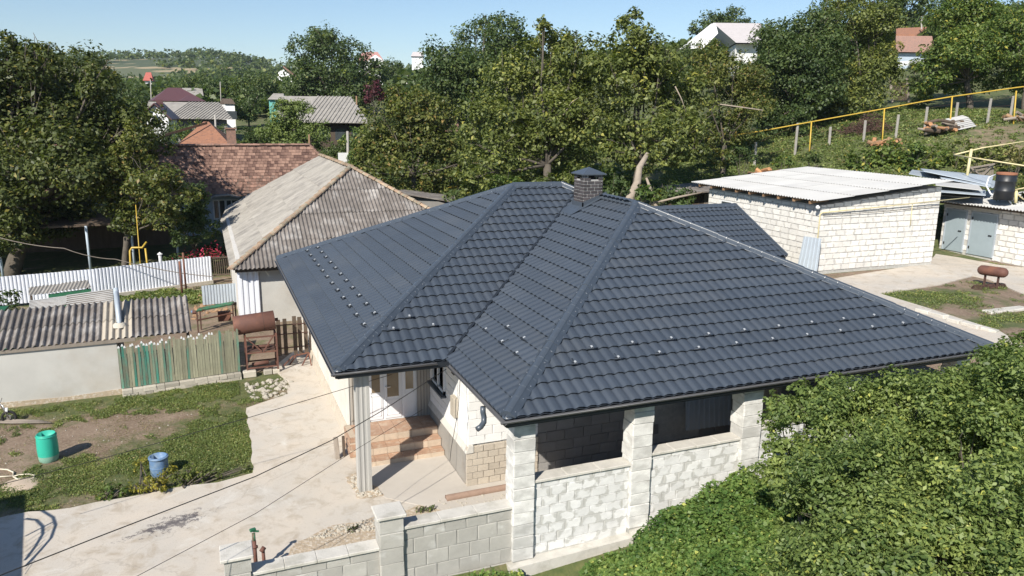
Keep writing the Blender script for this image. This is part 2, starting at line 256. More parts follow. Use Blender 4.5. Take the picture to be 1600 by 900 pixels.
def concrete_mat():
    m, t, p, L = newmat('old_pale_concrete')
    g = N(t, 'ShaderNodeNewGeometry')
    def noise(s, d=6, r=.6, w=0):
        n = N(t, 'ShaderNodeTexNoise'); n.inputs['Scale'].default_value = s; n.inputs['Detail'].default_value = d; n.inputs['Roughness'].default_value = r; n.inputs['Distortion'].default_value = w; L.new(g.outputs['Position'], n.inputs['Vector']); return n.outputs[0]
    def ramp(src, lo, hi, a=0, c=1):
        r = N(t, 'ShaderNodeMapRange'); r.inputs[1].default_value = lo; r.inputs[2].default_value = hi; r.inputs[3].default_value = a; r.inputs[4].default_value = c; L.new(src, r.inputs[0]); return r.outputs[0]
    def mix(f, a, b):
        x = N(t, 'ShaderNodeMix', data_type='RGBA'); L.new(f, x.inputs[0])
        for s, v in ((6, a), (7, b)):
            if isinstance(v, tuple): x.inputs[s].default_value = (*v, 1)
            else: L.new(v, x.inputs[s])
        return x.outputs[2]
    c = mix(ramp(noise(.7, 5), .35, .65), (.56,.495,.415), (.49,.455,.405))
    c = mix(ramp(noise(2.6, 7, .7, .5), .50, .72), c, (.38,.32,.245))
    c = mix(ramp(noise(.9, 8, .75, .8), .56, .70), c, (.60,.57,.52))
    c = mix(ramp(noise(40, 2), .6, .75), c, (.34,.29,.23))
    # hairline cracks
    v = N(t, 'ShaderNodeTexVoronoi', feature='DISTANCE_TO_EDGE'); v.inputs['Scale'].default_value = .23
    nn = N(t, 'ShaderNodeTexNoise'); nn.inputs['Scale'].default_value = 2.5; nn.inputs['Detail'].default_value = 5; L.new(g.outputs['Position'], nn.inputs['Vector'])
    va = N(t, 'ShaderNodeVectorMath', operation='MULTIPLY_ADD'); va.inputs[1].default_value = (.5,.5,.5); L.new(nn.outputs['Color'], va.inputs[0]); L.new(g.outputs['Position'], va.inputs[2]); L.new(va.outputs[0], v.inputs['Vector'])
    c = mix(ramp(v.outputs['Distance'], 0, .004, .28, 0), c, (.20,.17,.14))
    # tar stain, one spot on the drive
    for (sx, sy, rx, ry) in ((atz(272,820,0)[0], atz(272,820,0)[1], .62, .30), (atz(300,810,0)[0], atz(300,810,0)[1], .3, .16), (atz(235,832,0)[0], atz(235,832,0)[1], .7, .10)):
        vs = N(t, 'ShaderNodeVectorMath', operation='SUBTRACT'); vs.inputs[1].default_value = (sx, sy, 0); L.new(g.outputs['Position'], vs.inputs[0])
        vr = N(t, 'ShaderNodeVectorRotate', rotation_type='Z_AXIS'); vr.inputs['Angle'].default_value = -.35; L.new(vs.outputs[0], vr.inputs['Vector'])
        vm = N(t, 'ShaderNodeVectorMath', operation='MULTIPLY'); vm.inputs[1].default_value = (1/rx, 1/ry, 0); L.new(vr.outputs[0], vm.inputs[0])
        ln = N(t, 'ShaderNodeVectorMath', operation='LENGTH'); L.new(vm.outputs[0], ln.inputs[0])
        a = N(t, 'ShaderNodeMath', operation='ADD'); L.new(ln.outputs['Value'], a.inputs[0]); L.new(ramp(noise(9, 4, .8), .35, .65, -.6, .9), a.inputs[1])
        c = mix(ramp(a.outputs[0], .6, 1.0, .75, 0), c, (.09,.08,.085))
    L.new(c, p.inputs['Base Color']); p.inputs['Roughness'].default_value = .9
    b = N(t, 'ShaderNodeBump'); b.inputs['Strength'].default_value = .35; b.inputs['Distance'].default_value = .01; L.new(noise(60, 4), b.inputs['Height']); L.new(b.outputs[0], p.inputs['Normal'])
    return m
MT['concrete'] = concrete_mat()
MT['screed'] = mat('smooth_brownish_screed', (.48,.44,.39), .9, .08, 1.5, .2, 60)
MT['gravel'] = mat('stony_dirt', (.40,.32,.23), .95, .25, 10, .8, 30, col2=(.52,.46,.38), c2lo=.5, c2hi=.6, c2scale=14)
# ------------------------------------------------------------------ object helpers
ROOT = {}
def tag(o, label=None, cat=None, group=None, kind=None):
    if label: o['label'] = label
    if cat: o['category'] = cat
    if group: o['group'] = group
    if kind: o['kind'] = kind
    return o
def thing(name, label, cat, loc, group=None, rot=0):
    o = bpy.data.objects.new(name, None); COL.objects.link(o); o.location = loc; o.empty_display_size = .2
    ROOT[o.name] = Vector(loc); return tag(o, label, cat, group)
def rootloc(p): return ROOT.get(p.name, Vector((0,0,0))) if p else Vector((0,0,0))
def mkobj(name, me, mats, parent=None, smooth=False, org=None):
    """me in world coordinates; re-based to the parent's (or its own) origin"""
    if parent is not None: off = rootloc(parent)
    else: off = Vector(org) if org is not None else Vector((0,0,0))
    if off.length: me.transform(Matrix.Translation(-off))
    for m in (mats if isinstance(mats, (list, tuple)) else [mats]): me.materials.append(m)
    if smooth: me.shade_smooth()
    o = bpy.data.objects.new(name, me); COL.objects.link(o)
    if parent is not None: o.parent = parent
    else: o.location = off
    ROOT[o.name] = off
    return o
class MB:
    def __init__(s): s.v = []; s.f = []; s.m = []; s.cur = 0
    def add(s, vs, fs):
        b = len(s.v); s.v += [tuple(v) for v in vs]; s.f += [tuple(b+i for i in f) for f in fs]; s.m += [s.cur]*len(fs); return s
    def obox(s, p, ux, uy, uz):
        p = Vector(p); ux = Vector(ux); uy = Vector(uy); uz = Vector(uz)
        vs = [p, p+ux, p+ux+uy, p+uy, p+uz, p+ux+uz, p+ux+uy+uz, p+uy+uz]
        return s.add(vs, [(0,3,2,1),(4,5,6,7),(0,1,5,4),(1,2,6,5),(2,3,7,6),(3,0,4,7)])
    def box(s, lo, hi):
        return s.obox(lo, (hi[0]-lo[0],0,0), (0,hi[1]-lo[1],0), (0,0,hi[2]-lo[2]))
    def cbox(s, c, sx, sy, sz, rz=0):
        c_, s_ = math.cos(rz), math.sin(rz); ux = Vector((c_*sx, s_*sx, 0)); uy = Vector((-s_*sy, c_*sy, 0))
        return s.obox(Vector(c)-ux/2-uy/2, ux, uy, (0,0,sz))
    def beam(s, a, b, w, h=None):
        a = Vector(a); b = Vector(b); d = (b-a).normalized(); up = Vector((0,0,1)) if abs(d.z) < .95 else Vector((0,1,0))
        r = d.cross(up).normalized(); u = r.cross(d).normalized(); h = h or w
        return s.obox(a-r*w/2-u*h/2, r*w, u*h, b-a)
    def cyl(s, a, b, r0, r1=None, n=12, caps=True):
        return s.tube([a, b], [r0, r0 if r1 is None else r1], n, caps)
    def tube(s, pts, rs, n=8, caps=True):
        pts = [Vector(p) for p in pts]; k = len(pts)
        if not isinstance(rs, (list, tuple)): rs = [rs]*k
        vs = []; prev = None
        for i, p in enumerate(pts):
            d = (pts[min(i+1,k-1)]-pts[max(i-1,0)]).normalized()
            if prev is None: up = Vector((0,0,1)) if abs(d.z) < .9 else Vector((1,0,0)); r = d.cross(up).normalized()
            else: r = (prev-d*prev.dot(d)).normalized()
            prev = r; u = d.cross(r)
            for j in range(n):
                a = 2*PI*j/n; vs.append(p+(r*math.cos(a)+u*math.sin(a))*rs[i])
        fs = [(i*n+j, i*n+(j+1)%n, (i+1)*n+(j+1)%n, (i+1)*n+j) for i in range(k-1) for j in range(n)]
        if caps: fs += [tuple(range(n))[::-1], tuple((k-1)*n+j for j in range(n))]
        return s.add(vs, fs)
    def lathe(s, c, prof, n=24):
        c = Vector(c); vs = []; k = len(prof)
        for (r, z) in prof:
            for j in range(n): a = 2*PI*j/n; vs.append(c+Vector((r*math.cos(a), r*math.sin(a), z)))
        fs = [(i*n+j, i*n+(j+1)%n, (i+1)*n+(j+1)%n, (i+1)*n+j) for i in range(k-1) for j in range(n)]
        return s.add(vs, fs)
    def prism(s, poly, d):
        poly = [Vector(p) for p in poly]; d = Vector(d); n = len(poly)
        vs = poly+[p+d for p in poly]
        return s.add(vs, [tuple(range(n))[::-1], tuple(range(n, 2*n))]+[(i, (i+1)%n, (i+1)%n+n, i+n) for i in range(n)])
    def build(s, name, m, parent=None, smooth=False, org=None, bev=0, fix=True):
        me = bpy.data.meshes.new(name); me.from_pydata(s.v, [], s.f)
        if len(set(s.m)) > 1: me.polygons.foreach_set('material_index', s.m)
        if fix or bev:
            bm = bmesh.new(); bm.from_mesh(me)
            if bev: bmesh.ops.bevel(bm, geom=bm.edges[:]+bm.verts[:], offset=bev, segments=1, affect='EDGES', clamp_overlap=True)
            bmesh.ops.recalc_face_normals(bm, faces=bm.faces); bm.to_mesh(me); bm.free()
        me.update(); return mkobj(name, me, m, parent, smooth, org)
# --- faces with relief: corrugated sheets and pressed tile courses
def relief(name, O, es, et, poly, hf, ds, tl, m, parent, smooth=True, thick=0):
    """grid over poly (in s,t) displaced along the normal by hf(s,t_index), cut to the polygon. tl: list of (t, extra height)"""
    O = Vector(O); es = Vector(es).normalized(); et = Vector(et).normalized(); n = es.cross(et).normalized()
    if n.z < 0: n = -n
    s0 = min(p[0] for p in poly); s1 = max(p[0] for p in poly)
    k0 = math.floor(s0/ds)-1; k1 = math.ceil(s1/ds)+1
    vs = []; nS = k1-k0+1
    for (t, h) in tl:
        for k in range(k0, k1+1): s = k*ds; vs.append((s, t, hf(s)+h))
    fs = [(i*nS+j, i*nS+j+1, (i+1)*nS+j+1, (i+1)*nS+j) for i in range(len(tl)-1) for j in range(nS-1)]
    bm = bmesh.new(); bv = [bm.verts.new(v) for v in vs]
    for f in fs: bm.faces.new([bv[i] for i in f])
    c = Vector((sum(p[0] for p in poly)/len(poly), sum(p[1] for p in poly)/len(poly), 0))
    for i in range(len(poly)):
        a = Vector((*poly[i], 0)); b = Vector((*poly[(i+1)%len(poly)], 0)); e = b-a
        if e.length < 1e-6: continue
        no = Vector((e.y, -e.x, 0)).normalized()
        if (c-a).dot(no) > 0: no = -no
        bmesh.ops.bisect_plane(bm, geom=bm.verts[:]+bm.edges[:]+bm.faces[:], plane_co=a, plane_no=no, clear_outer=True, dist=1e-5)
    if not bm.faces: bm.free(); return None
    if thick:
        r = bmesh.ops.extrude_face_region(bm, geom=bm.faces[:]); 
        for v in r['geom']:
            if isinstance(v, bmesh.types.BMVert): v.co.z -= thick
    for v in bm.verts: x, y, z = v.co; v.co = O+es*x+et*y+n*z
    bmesh.ops.recalc_face_normals(bm, faces=bm.faces)
    me = bpy.data.meshes.new(name); bm.to_mesh(me); bm.free()
    if smooth:
        me.shade_smooth()
        try: me.set_sharp_from_angle(angle=math.radians(50))
        except Exception: pass
    return mkobj(name, me, m, parent)
def clip_t(poly, lo, hi):
    def half(P, s, v):
        out = []
        for i in range(len(P)):
            a, b = P[i], P[(i+1)%len(P)]; fa, fb = s*(a[1]-v), s*(b[1]-v)
            if fa >= 0: out.append(a)
            if fa*fb < 0: u = fa/(fa-fb); out.append((a[0]+(b[0]-a[0])*u, a[1]+(b[1]-a[1])*u))
        return out
    P = half(poly, 1, lo); return half(P, -1, hi) if len(P) > 2 else []
def clip_s(poly, lo, hi):
    P = clip_t([(b, a) for a, b in poly], lo, hi); return [(b, a) for a, b in P]
LAM, STEP = .222, .35
def tile_wave(s):
    a = 2*PI*s/LAM; return .016*math.sin(a)+.006*math.sin(2*a+.9)
def tile_face(O, es, et, poly, parent, name='tile_course'):
    tmax = max(p[1] for p in poly); k = 0
    while k*STEP < tmax-.03:
        lo, hi = k*STEP, min((k+1)*STEP, tmax)+.0
        P = clip_t(poly, lo-.004 if k else lo-.03, hi)
        if len(P) > 2:
            relief(name, O, es, et, P, tile_wave, LAM/8, [(lo+.022, -.004), (lo-.016, .004), (lo, .046), (lo+.05, .044), (hi+.02, .008)], MT['tile'], parent)
        k += 1
def corr_face(O, es, et, poly, parent, m, lam=.15, amp=.026, sheet=1.0, tier=1.5, name='roof_sheet', jit=.004, pick=None, thick=0):
    s0 = min(p[0] for p in poly); s1 = max(p[0] for p in poly); t0 = min(p[1] for p in poly); t1 = max(p[1] for p in poly)
    ns = max(1, round((s1-s0)/sheet)); ntr = max(1, round((t1-t0)/tier)); sw = (s1-s0)/ns; tw = (t1-t0)/ntr
    sw = (s1-s0)/ns
    for i in range(ns):
        for j in range(ntr):
            P = clip_s(clip_t(poly, t0+j*tw-(.05 if j else 0), t0+(j+1)*tw), s0+i*sw, s0+(i+1)*sw)
            if len(P) < 3: continue
            a = t0+j*tw-.1; b = t0+(j+1)*tw+.1; dz = random.uniform(-jit, jit)
            mm = pick(i, j, ns, ntr) if pick else m
            relief(name, O, es, et, P, lambda s: amp*math.sin(2*PI*s/lam), lam/8, [(a, .014+dz+.01*(1 if j==0 else 1)), ((a+b)/2, .006+dz), (b, -.004+dz)], mm, parent, thick=thick)
def plane_poly(O, es, et, pts):
    O = Vector(O); es = Vector(es).normalized(); et = Vector(et).normalized()
    return [((Vector(p)-O).dot(es), (Vector(p)-O).dot(et)) for p in pts]
# --- block walls: every block its own object, shared meshes
BLK = {}
def block_mesh(mkey, v=0):
    k = (mkey, v)
    if k not in BLK:
        bm = bmesh.new(); bmesh.ops.create_cube(bm, size=1); rr = random.Random(v*7+3)
        bmesh.ops.bevel(bm, geom=bm.edges[:]+bm.verts[:], offset=.035, segments=1, affect='EDGES')
        for q in bm.verts: q.co += Vector([rr.uniform(-.022, .022) for _ in range(3)])
        me = bpy.data.meshes.new('block'); bm.to_mesh(me); bm.free(); me.materials.append(MT[mkey]); BLK[k] = me
    return BLK[k]
def block_wall(parent, O, U, Nn, L, z0, ztop, bw, bh, mkey, thick=.12, gap=.014, holes=(), name='block', core=None, proud=.012, jit=.004, nmax=400, ncore='mortar_bed', back=.0):
    O = Vector(O); U = Vector(U).normalized(); Nn = Vector(Nn).normalized(); zt = ztop if callable(ztop) else (lambda s: ztop)
    off = rootloc(parent); k = 0; z = z0
    zmax = max(zt(0), zt(L))
    while z < zmax-.03:
        s = -(bw/2 if k%2 else 0)
        while s < L-.02:
            bwj = bw*(random.uniform(.82, 1.18) if mkey == 'limeB' else random.uniform(.95, 1.05)); a = max(s, 0); b = min(s+bwj, L); b = L if L-b < .1 else b; zz = min(z+bh, zt((a+b)/2)-.005)
            if b-a > .05 and zz-z > .04 and not any(h[0] < (a+b)/2 < h[1] and h[2] < (z+zz)/2 < h[3] for h in holes):
                o = bpy.data.objects.new(name, block_mesh(mkey, random.randint(0, 3))); COL.objects.link(o); o.parent = parent
                c = O+U*((a+b)/2)+Nn*(proud-thick/2+random.uniform(-jit, jit)); c.z = (z+zz)/2
                X = U*(b-a-gap); Y = Nn*thick; Z = Vector((0,0,zz-z-gap))
                o.matrix_local = Matrix(((X.x, Y.x, Z.x, c.x-off.x), (X.y, Y.y, Z.y, c.y-off.y), (X.z, Y.z, Z.z, c.z-off.z), (0,0,0,1)))
            s = b if b > s+.01 else s+bw
        z += bh; k += 1
    if core:
        mb = MB(); q = [O-Nn*.0, O+U*L]
        poly = [Vector((q[0].x,q[0].y,z0)), Vector((q[1].x,q[1].y,z0)), Vector((q[1].x,q[1].y,zt(L))), Vector((q[0].x,q[0].y,zt(0)))]
        if holes:
            hs = sorted(holes); x = 0
            segs = []
            for h in hs: segs += [(x, h[0], z0, None), (h[0], h[1], z0, h[2]), (h[0], h[1], h[3], None)]; x = h[1]
            segs.append((x, L, z0, None))
            for (a, b, lo, hi) in segs:
                if b-a < .01: continue
                A = O+U*a; B = O+U*b; ta = zt(a) if hi is None else hi; tb = zt(b) if hi is None else hi
                if ta <= lo: continue
                mb.prism([(A.x,A.y,lo),(B.x,B.y,lo),(B.x,B.y,tb),(A.x,A.y,ta)], -Nn*(thick+back))
        else: mb.prism(poly, -Nn*(thick+back))
        mb.build(ncore, MT[core], parent)
# --- foliage
def leaves_mesh(name, P, size, mtl, parent=None, up=.35, asp=.55, seed=0, outn=None, org=None, sizevar=.35):
    rng = np.random.default_rng(seed); n = len(P)
    nr = rng.normal(size=(n,3)); nr[:,2] = np.abs(nr[:,2])*1.0+up
    if outn is not None: nr = nr*.8+outn*.9
    nr /= np.linalg.norm(nr, axis=1)[:,None]
    a = rng.normal(size=(n,3)); a -= nr*(a*nr).sum(1)[:,None]; a /= np.linalg.norm(a, axis=1)[:,None]; b = np.cross(nr, a)
    s = size*(1+sizevar*rng.normal(size=n).clip(-1.6, 1.8))[:,None]
    V = np.empty((n,4,3)); V[:,0] = P-a*s*.5; V[:,1] = P+b*s*asp*.5+nr*s*.10; V[:,2] = P+a*s*.55-nr*s*.08; V[:,3] = P-b*s*asp*.5+nr*s*.10
    V = V.reshape(-1,3)
    me = bpy.data.meshes.new(name); me.vertices.add(4*n); me.vertices.foreach_set('co', V.ravel().astype(np.float32))
    me.loops.add(4*n); me.loops.foreach_set('vertex_index', np.arange(4*n, dtype=np.int32))
    me.polygons.add(n); me.polygons.foreach_set('loop_start', np.arange(0, 4*n, 4, dtype=np.int32)); me.polygons.foreach_set('loop_total', np.full(n, 4, dtype=np.int32))
    me.update(calc_edges=True)
    return mkobj(name, me, mtl, parent, False, org)
def crown_points(blobs, leaf, dens, seed, flat=.75, sub=.40, inner=.12):
    """blobs [(center, r)] -> leaf positions on small clumps spread over each blob, denser outside"""
    rng = np.random.default_rng(seed); out = []; nrm = []
    for (c, r) in blobs:
        c = np.array(c); nsub = int(26*max(.6, min(r, 2.2)/1.3))
        d = rng.normal(size=(nsub,3)); d /= np.linalg.norm(d, axis=1)[:,None]; d[:,2] *= .9
        rad = r*(.45+.55*rng.random(nsub)**.5)*(1+.10*rng.normal(size=nsub))
        cc = c+d*rad[:,None]*np.array([1,1,.9]); sr = r*sub*(.6+.7*rng.random(nsub))
        n = int(dens*4*PI*r*r/(leaf*leaf*.5)); w = sr**2; k = rng.choice(nsub, n, p=w/w.sum())
        e = rng.normal(size=(n,3)); e /= np.linalg.norm(e, axis=1)[:,None]
        rr = sr[k]*rng.random(n)**.45
        p = cc[k]+e*rr[:,None]*np.array([1,1,flat]); p[:,2] -= .12*sr[k]*(e[:,0]**2+e[:,1]**2)
        out.append(p); q = p-c; nrm.append(q/(np.linalg.norm(q, axis=1)[:,None]+1e-6)*.5+e*.5)
    return np.concatenate(out), np.concatenate(nrm)
LF, DF = .74, 1.2
def limb(mb, a, b, r0, r1, seed, n=6, sag=.12):
    rr = random.Random(seed); a = Vector(a); b = Vector(b); L = (b-a).length; pts = []
    for i in range(6):
        u = i/5; p = a.lerp(b, u); 
        if 0 < i: p = p+Vector((rr.uniform(-1,1), rr.uniform(-1,1), rr.uniform(-.5,1)))*L*sag*.4*(u if i < 5 else .3)
        pts.append(p)
    mb.tube(pts, [r0+(r1-r0)*i/5 for i in range(6)], n)
def tree(name, label, blobs, base, leaf, dens, mtl, seed, trunk_r=.2, fork=None, group=None, cat='tree', bark='bark', twigs=0, reach=.95, fill=.45):
    base = Vector(base); t = thing(name, label, cat, base, group)
    q_ = random.Random(seed+5); real = list(blobs)
    if fill:
        for _ in range(int(len(real)*fill)):
            (c1, r1), = q_.sample(real, 1); near_ = sorted(real, key=lambda b: (Vector(b[0])-Vector(c1)).length)[1:5]; c2, r2 = q_.choice(near_)
            blobs = blobs+[(tuple(Vector(c1).lerp(Vector(c2), .5)), (r1+r2)*.42)]
    P, NR = crown_points(blobs, leaf*LF, dens*DF, seed)
    leaves_mesh('crown', P, leaf*LF, MT[mtl], t, seed=seed, outn=NR)
    mb = MB(); cz = sum(b[0][2] for b in blobs)/len(blobs); cx = sum(b[0][0] for b in blobs)/len(blobs); cy = sum(b[0][1] for b in blobs)/len(blobs)
    fk = Vector(fork) if fork else Vector((base.x*.6+cx*.4, base.y*.6+cy*.4, base.z+(cz-base.z)*.45))
    limb(mb, base-Vector((0,0,.2)), fk, trunk_r, trunk_r*.75, seed, 8, .05)
    for i, (c, r) in enumerate(real):
        c = Vector(c); limb(mb, fk, c, trunk_r*.34, trunk_r*.07, seed+i, 6)
        rr = random.Random(seed*31+i)
        for j in range(4):
            d = Vector((rr.uniform(-1,1), rr.uniform(-1,1), rr.uniform(-.3,1))).normalized(); limb(mb, fk.lerp(c, rr.uniform(.55,1)), c+d*r*reach, trunk_r*.10, trunk_r*.03, seed*7+i*5+j, 4)
    for j in range(twigs):
        rr = random.Random(seed*91+j); c, r = blobs[rr.randrange(len(blobs))]; c = Vector(c); d = Vector((rr.uniform(-1,1), rr.uniform(-1,1), rr.uniform(.1,1))).normalized()
        limb(mb, c, c+d*r*1.25, trunk_r*.10, .012, seed*17+j, 4)
    mb.build('trunk', MT[bark], t, True, fix=False)
    return t
def copy_tree(o, loc, scale=1, rz=0):
    c = o.copy(); COL.objects.link(c); c.location = loc; c.scale = scale if isinstance(scale, (tuple, list)) else (scale,)*3; c.rotation_euler = (0,0,rz)
    ROOT[c.name] = Vector(loc)
    for ch in o.children:
        d = ch.copy(); COL.objects.link(d); d.parent = c
        for g in ch.children: e = g.copy(); COL.objects.link(e); e.parent = d
    return c
exec_parts = True
# ================================================================== SETTING: ground sheet, concrete, dirt
def bump2(x, y, cx, cy, rx, ry): return np.exp(-((x-cx)/rx)**2-((y-cy)/ry)**2)
def fbm(x, y, s=1., seed=0):
    r = np.random.default_rng(seed); z = 0*x
    for o in range(4):
        f = s*1.9**o
        for k in range(4):
            a = r.uniform(0, 2*PI); z = z+np.sin((x*math.cos(a)+y*math.sin(a))*f+r.uniform(0,6)+1.3*np.sin((x*math.sin(a)-y*math.cos(a))*f*.7+r.uniform(0,6)))*.6**o/4
    return z
def greenness(x, y):
    g = np.full_like(x, .75)
    L = (x < 1.2)&(y > -3)&(y < 9.5)
    gl = .30+.6*bump2(x, y, -3, 7.9, 9, .8)+.75*bump2(x, y, -2.2, 4.2, 1.6, 2.6)+.35*bump2(x, y, -4.6, 3.0, 2.2, 1.1)-.22*bump2(x, y, -6, 5.8, 3, .8)-.35*bump2(x, y, -3.8, 6.2, 1.6, .6)+.3*bump2(x, y, -6.6, 2.2, 1.5, 1)-.4*bump2(x, y, -7, 4.0, .8, .5)
    g = np.where(L, gl, g)
    L2 = (x < 2)&(y >= 9.5)&(y < 24); g = np.where(L2, .25+.9*bump2(x, y, -4.6, 20.2, 2.6, 1.2)+.2*(x < -6), g)
    Rr = (x > 13.5)&(y > -3.2)&(y < 9); p1 = att(1430, 468); p2 = att(1560, 450); p3 = att(1500, 512); p4 = att(1590, 500)
    gr = .15+.95*bump2(x, y, p1.x, p1.y, 2.6, 1.3)+.6*bump2(x, y, p2.x, p2.y, 1.6, .5)+.7*bump2(x, y, p3.x-.6, p3.y, 2.5, .5)+.7*bump2(x, y, p4.x, p4.y, 2., .8)
    g = np.where(Rr, gr, g)
    H = (x > 26)&(y > 12); a = att(1500, 205); b = att(1560, 210); g = np.where(H, .85-.5*bump2(x, y, b.x, b.y, 4, 1.6)-.3*bump2(x, y, a.x-1, a.y-4, 3, 1), g)
    return g
def build_ground():
    u = np.linspace(-1, 1, 301); k = 7.6; g1 = np.sinh(u*k)/math.sinh(k)*1900
    xs = 5+g1; ys = 5+g1
    X, Y = np.meshgrid(xs, ys); x = X.ravel(); y = Y.ravel(); z = terr(x, y)
    n = len(xs); idx = np.arange(n*n).reshape(n, n); q = np.stack([idx[:-1,:-1], idx[:-1,1:], idx[1:,1:], idx[1:,:-1]], -1).reshape(-1, 4)
    me = bpy.data.meshes.new('ground'); me.vertices.add(n*n); me.vertices.foreach_set('co', np.stack([x,y,z],-1).ravel().astype(np.float32))
    me.loops.add(len(q)*4); me.loops.foreach_set('vertex_index', q.ravel().astype(np.int32)); me.polygons.add(len(q))
    me.polygons.foreach_set('loop_start', np.arange(0, len(q)*4, 4, dtype=np.int32)); me.polygons.foreach_set('loop_total', np.full(len(q), 4, dtype=np.int32)); me.update(calc_edges=True)
    at = me.attributes.new('green', 'FLOAT', 'POINT'); at.data.foreach_set('value', greenness(x, y).astype(np.float32))
    tag(mkobj('ground', me, MT['ground'], None, True), kind='structure')
build_ground()
def draped(name, poly, m, lift, res=.5, kind='structure', flatz=None, side=.15):
    poly = [(p[0], p[1]) for p in poly]; x0 = min(p[0] for p in poly); x1 = max(p[0] for p in poly); y0 = min(p[1] for p in poly); y1 = max(p[1] for p in poly)
    bm = bmesh.new(); bm.faces.new([bm.verts.new((*p, 0)) for p in poly]); 
    for v0, v1, ax in ((x0, x1, 0), (y0, y1, 1)):
        k = v0+res
        while k < v1:
            co = (k,0,0) if ax == 0 else (0,k,0); no = (1,0,0) if ax == 0 else (0,1,0)
            bmesh.ops.bisect_plane(bm, geom=bm.verts[:]+bm.edges[:]+bm.faces[:], plane_co=co, plane_no=no); k += res
    vs = bm.verts[:]
    zz = terr([v.co.x for v in vs], [v.co.y for v in vs]) if flatz is None else np.full(len(vs), flatz)
    for v, z in zip(vs, zz): v.co.z = z+lift
    if side:
        be = [e for e in bm.edges if e.is_boundary]; r = bmesh.ops.extrude_edge_only(bm, edges=be)
        for q in r['geom']:
            if isinstance(q, bmesh.types.BMVert): q.co.z -= side
    bmesh.ops.recalc_face_normals(bm, faces=bm.faces); me = bpy.data.meshes.new(name); bm.to_mesh(me); bm.free()
    o = mkobj(name, me, m); tag(o, kind=kind); return o
def rough_edge(pts, amp=.05, step=.3, seed=1):
    rr = random.Random(seed); out = []
    for a, b in zip(pts, pts[1:]):
        a = Vector(a[:2]); b = Vector(b[:2]); n = max(1, int((b-a).length/step))
        for i in range(n): p = a.lerp(b, i/n); out.append((p.x+rr.uniform(-amp, amp)*(i > 0), p.y+rr.uniform(-amp, amp)*(i > 0)))
    out.append(tuple(pts[-1][:2])); return out
kerb = [atz(px, py, 0) for px, py in ((-220,850),(-60,825),(45,803),(110,797),(150,788),(200,780),(290,762),(340,757),(395,742),(393,700),(385,640),(420,628),(450,618),(452,600))]
drive = rough_edge(kerb, .035)+[(-.55,9.2),(.62,11.4),(.66,2.7),(2.62,2.7),(2.62,-.2),(9,-.2),(9,-2.84),(-14,-2.84)]
draped('driveway', drive, MT['concrete'], .05, 3., flatz=0)
scr = [(.66,2.6),(.66,.9),(.9,-.1),(1.6,-.75),(2.4,-1.55),(9,-1.5),(9,-.2),(2.62,-.2),(2.62,2.6)]
draped('terrace_screed', scr, MT['screed'], .062, 3, flatz=0, side=.01)
draped('gravel_strip', rough_edge([atz(462,852,0),atz(520,825,0),atz(575,815,0),atz(640,800,0),atz(700,768,0),atz(735,752,0),(2.45,-1.6),(2.47,-2.8),(-1.7,-2.8),atz(462,852,0)], .05, .18), MT['gravel'], .058, 3, flatz=0, side=.008)
draped('rubble_bed', rough_edge([atz(540,750,0),atz(556,742,0),atz(592,768,0),atz(600,778,0),atz(560,783,0),atz(540,750,0)], .03, .1), MT['gravel'], .068, 3, flatz=0, side=.012)
ap = [att(px, py) for px, py in ((1290,440),(1450,414),(1462,398),(1500,404),(1560,416),(1640,424),(1700,470),(1600,462),(1540,438),(1520,433),(1470,446),(1375,462),(1330,452),(1300,448))]
draped('concrete_apron', [(p.x, p.y) for p in ap], MT['concrete'], .04, .8)
stp = [att(px, py) for px, py in ((1330,452),(1375,462),(1440,482),(1500,500),(1560,521),(1600,545),(1545,560),(1400,520),(1300,480),(1240,440),(1290,440))]
draped('concrete_path', [(p.x, p.y) for p in stp], MT['concrete'], .05, .8)
# stone kerbs by the path
t = thing('garden_kerb', 'broken pale concrete edging slabs lying along the path beside the dark roof', 'kerb', att(1520,505))
for i, (a, b) in enumerate((((1432,488),(1452,493)),((1455,494),(1478,500)),((1481,503),(1500,508)),((1503,509),(1530,516)),((1533,517),(1558,524)))):
    A = att(*a); B = att(*b); mb = MB(); mb.beam(A+Vector((0,0,.07)), B+Vector((0,0,.07)), .22, .16); mb.build('slab', MT['coping'], t, bev=.015)
t = thing('stone_slab', 'flat pale slab lying on the bare soil right of the path', 'slab', att(1560,495)); mb = MB(); mb.beam(att(1541,491)+Vector((0,0,.06)), att(1600,484)+Vector((0,0,.06)), .35, .1); mb.build('slab', MT['coping'], t, bev=.02)
# ================================================================== MAIN HOUSE
EH = 2.85; W1, UC, W2, VD, TS = 12.388, 2.257, 11.678, 3.33, .469
KS = math.sqrt(1+TS*TS)
house = thing('dark_roofed_house', 'large L shaped house under an anthracite hipped roof of pressed metal tiles', 'house', (0, 0, 0))
def V3(x, y, h=0): return Vector((x, y, EH+h))
A_, B_, C_, D_, E_ = V3(0,W1), V3(0,0), V3(UC,0), V3(UC,-VD), V3(UC+W2,-VD)
R1, R2, P_, R4 = V3(W1/2,W1/2,W1/2*TS), V3(UC+W2-W1/2,W1/2,W1/2*TS), V3(UC+W2/2,W1/2-(W1/2-W2/2)*1.0,W2/2*TS), V3(UC+W2/2,W2/2-VD,W2/2*TS)
G_ = V3(UC+W2, W1)
def slope(name_label, pts, es, et, O=None):
    O = O or pts[0]
    # deck under the courses, a part that carries them
    mb = MB(); mb.prism([p-Vector((0,0,.045)) for p in pts], (0,0,-.09)); d = mb.build('roof_slope', MT['dark'], house)
    ROOT[d.name] = rootloc(house)
    tile_face(O, es, et, plane_poly(O, es, et, pts), d)
    return d
slope('', [B_, A_, R1], (0,1,0), (1,0,TS))
slope('', [B_, C_, P_, R2, R1], (1,0,0), (0,1,TS))
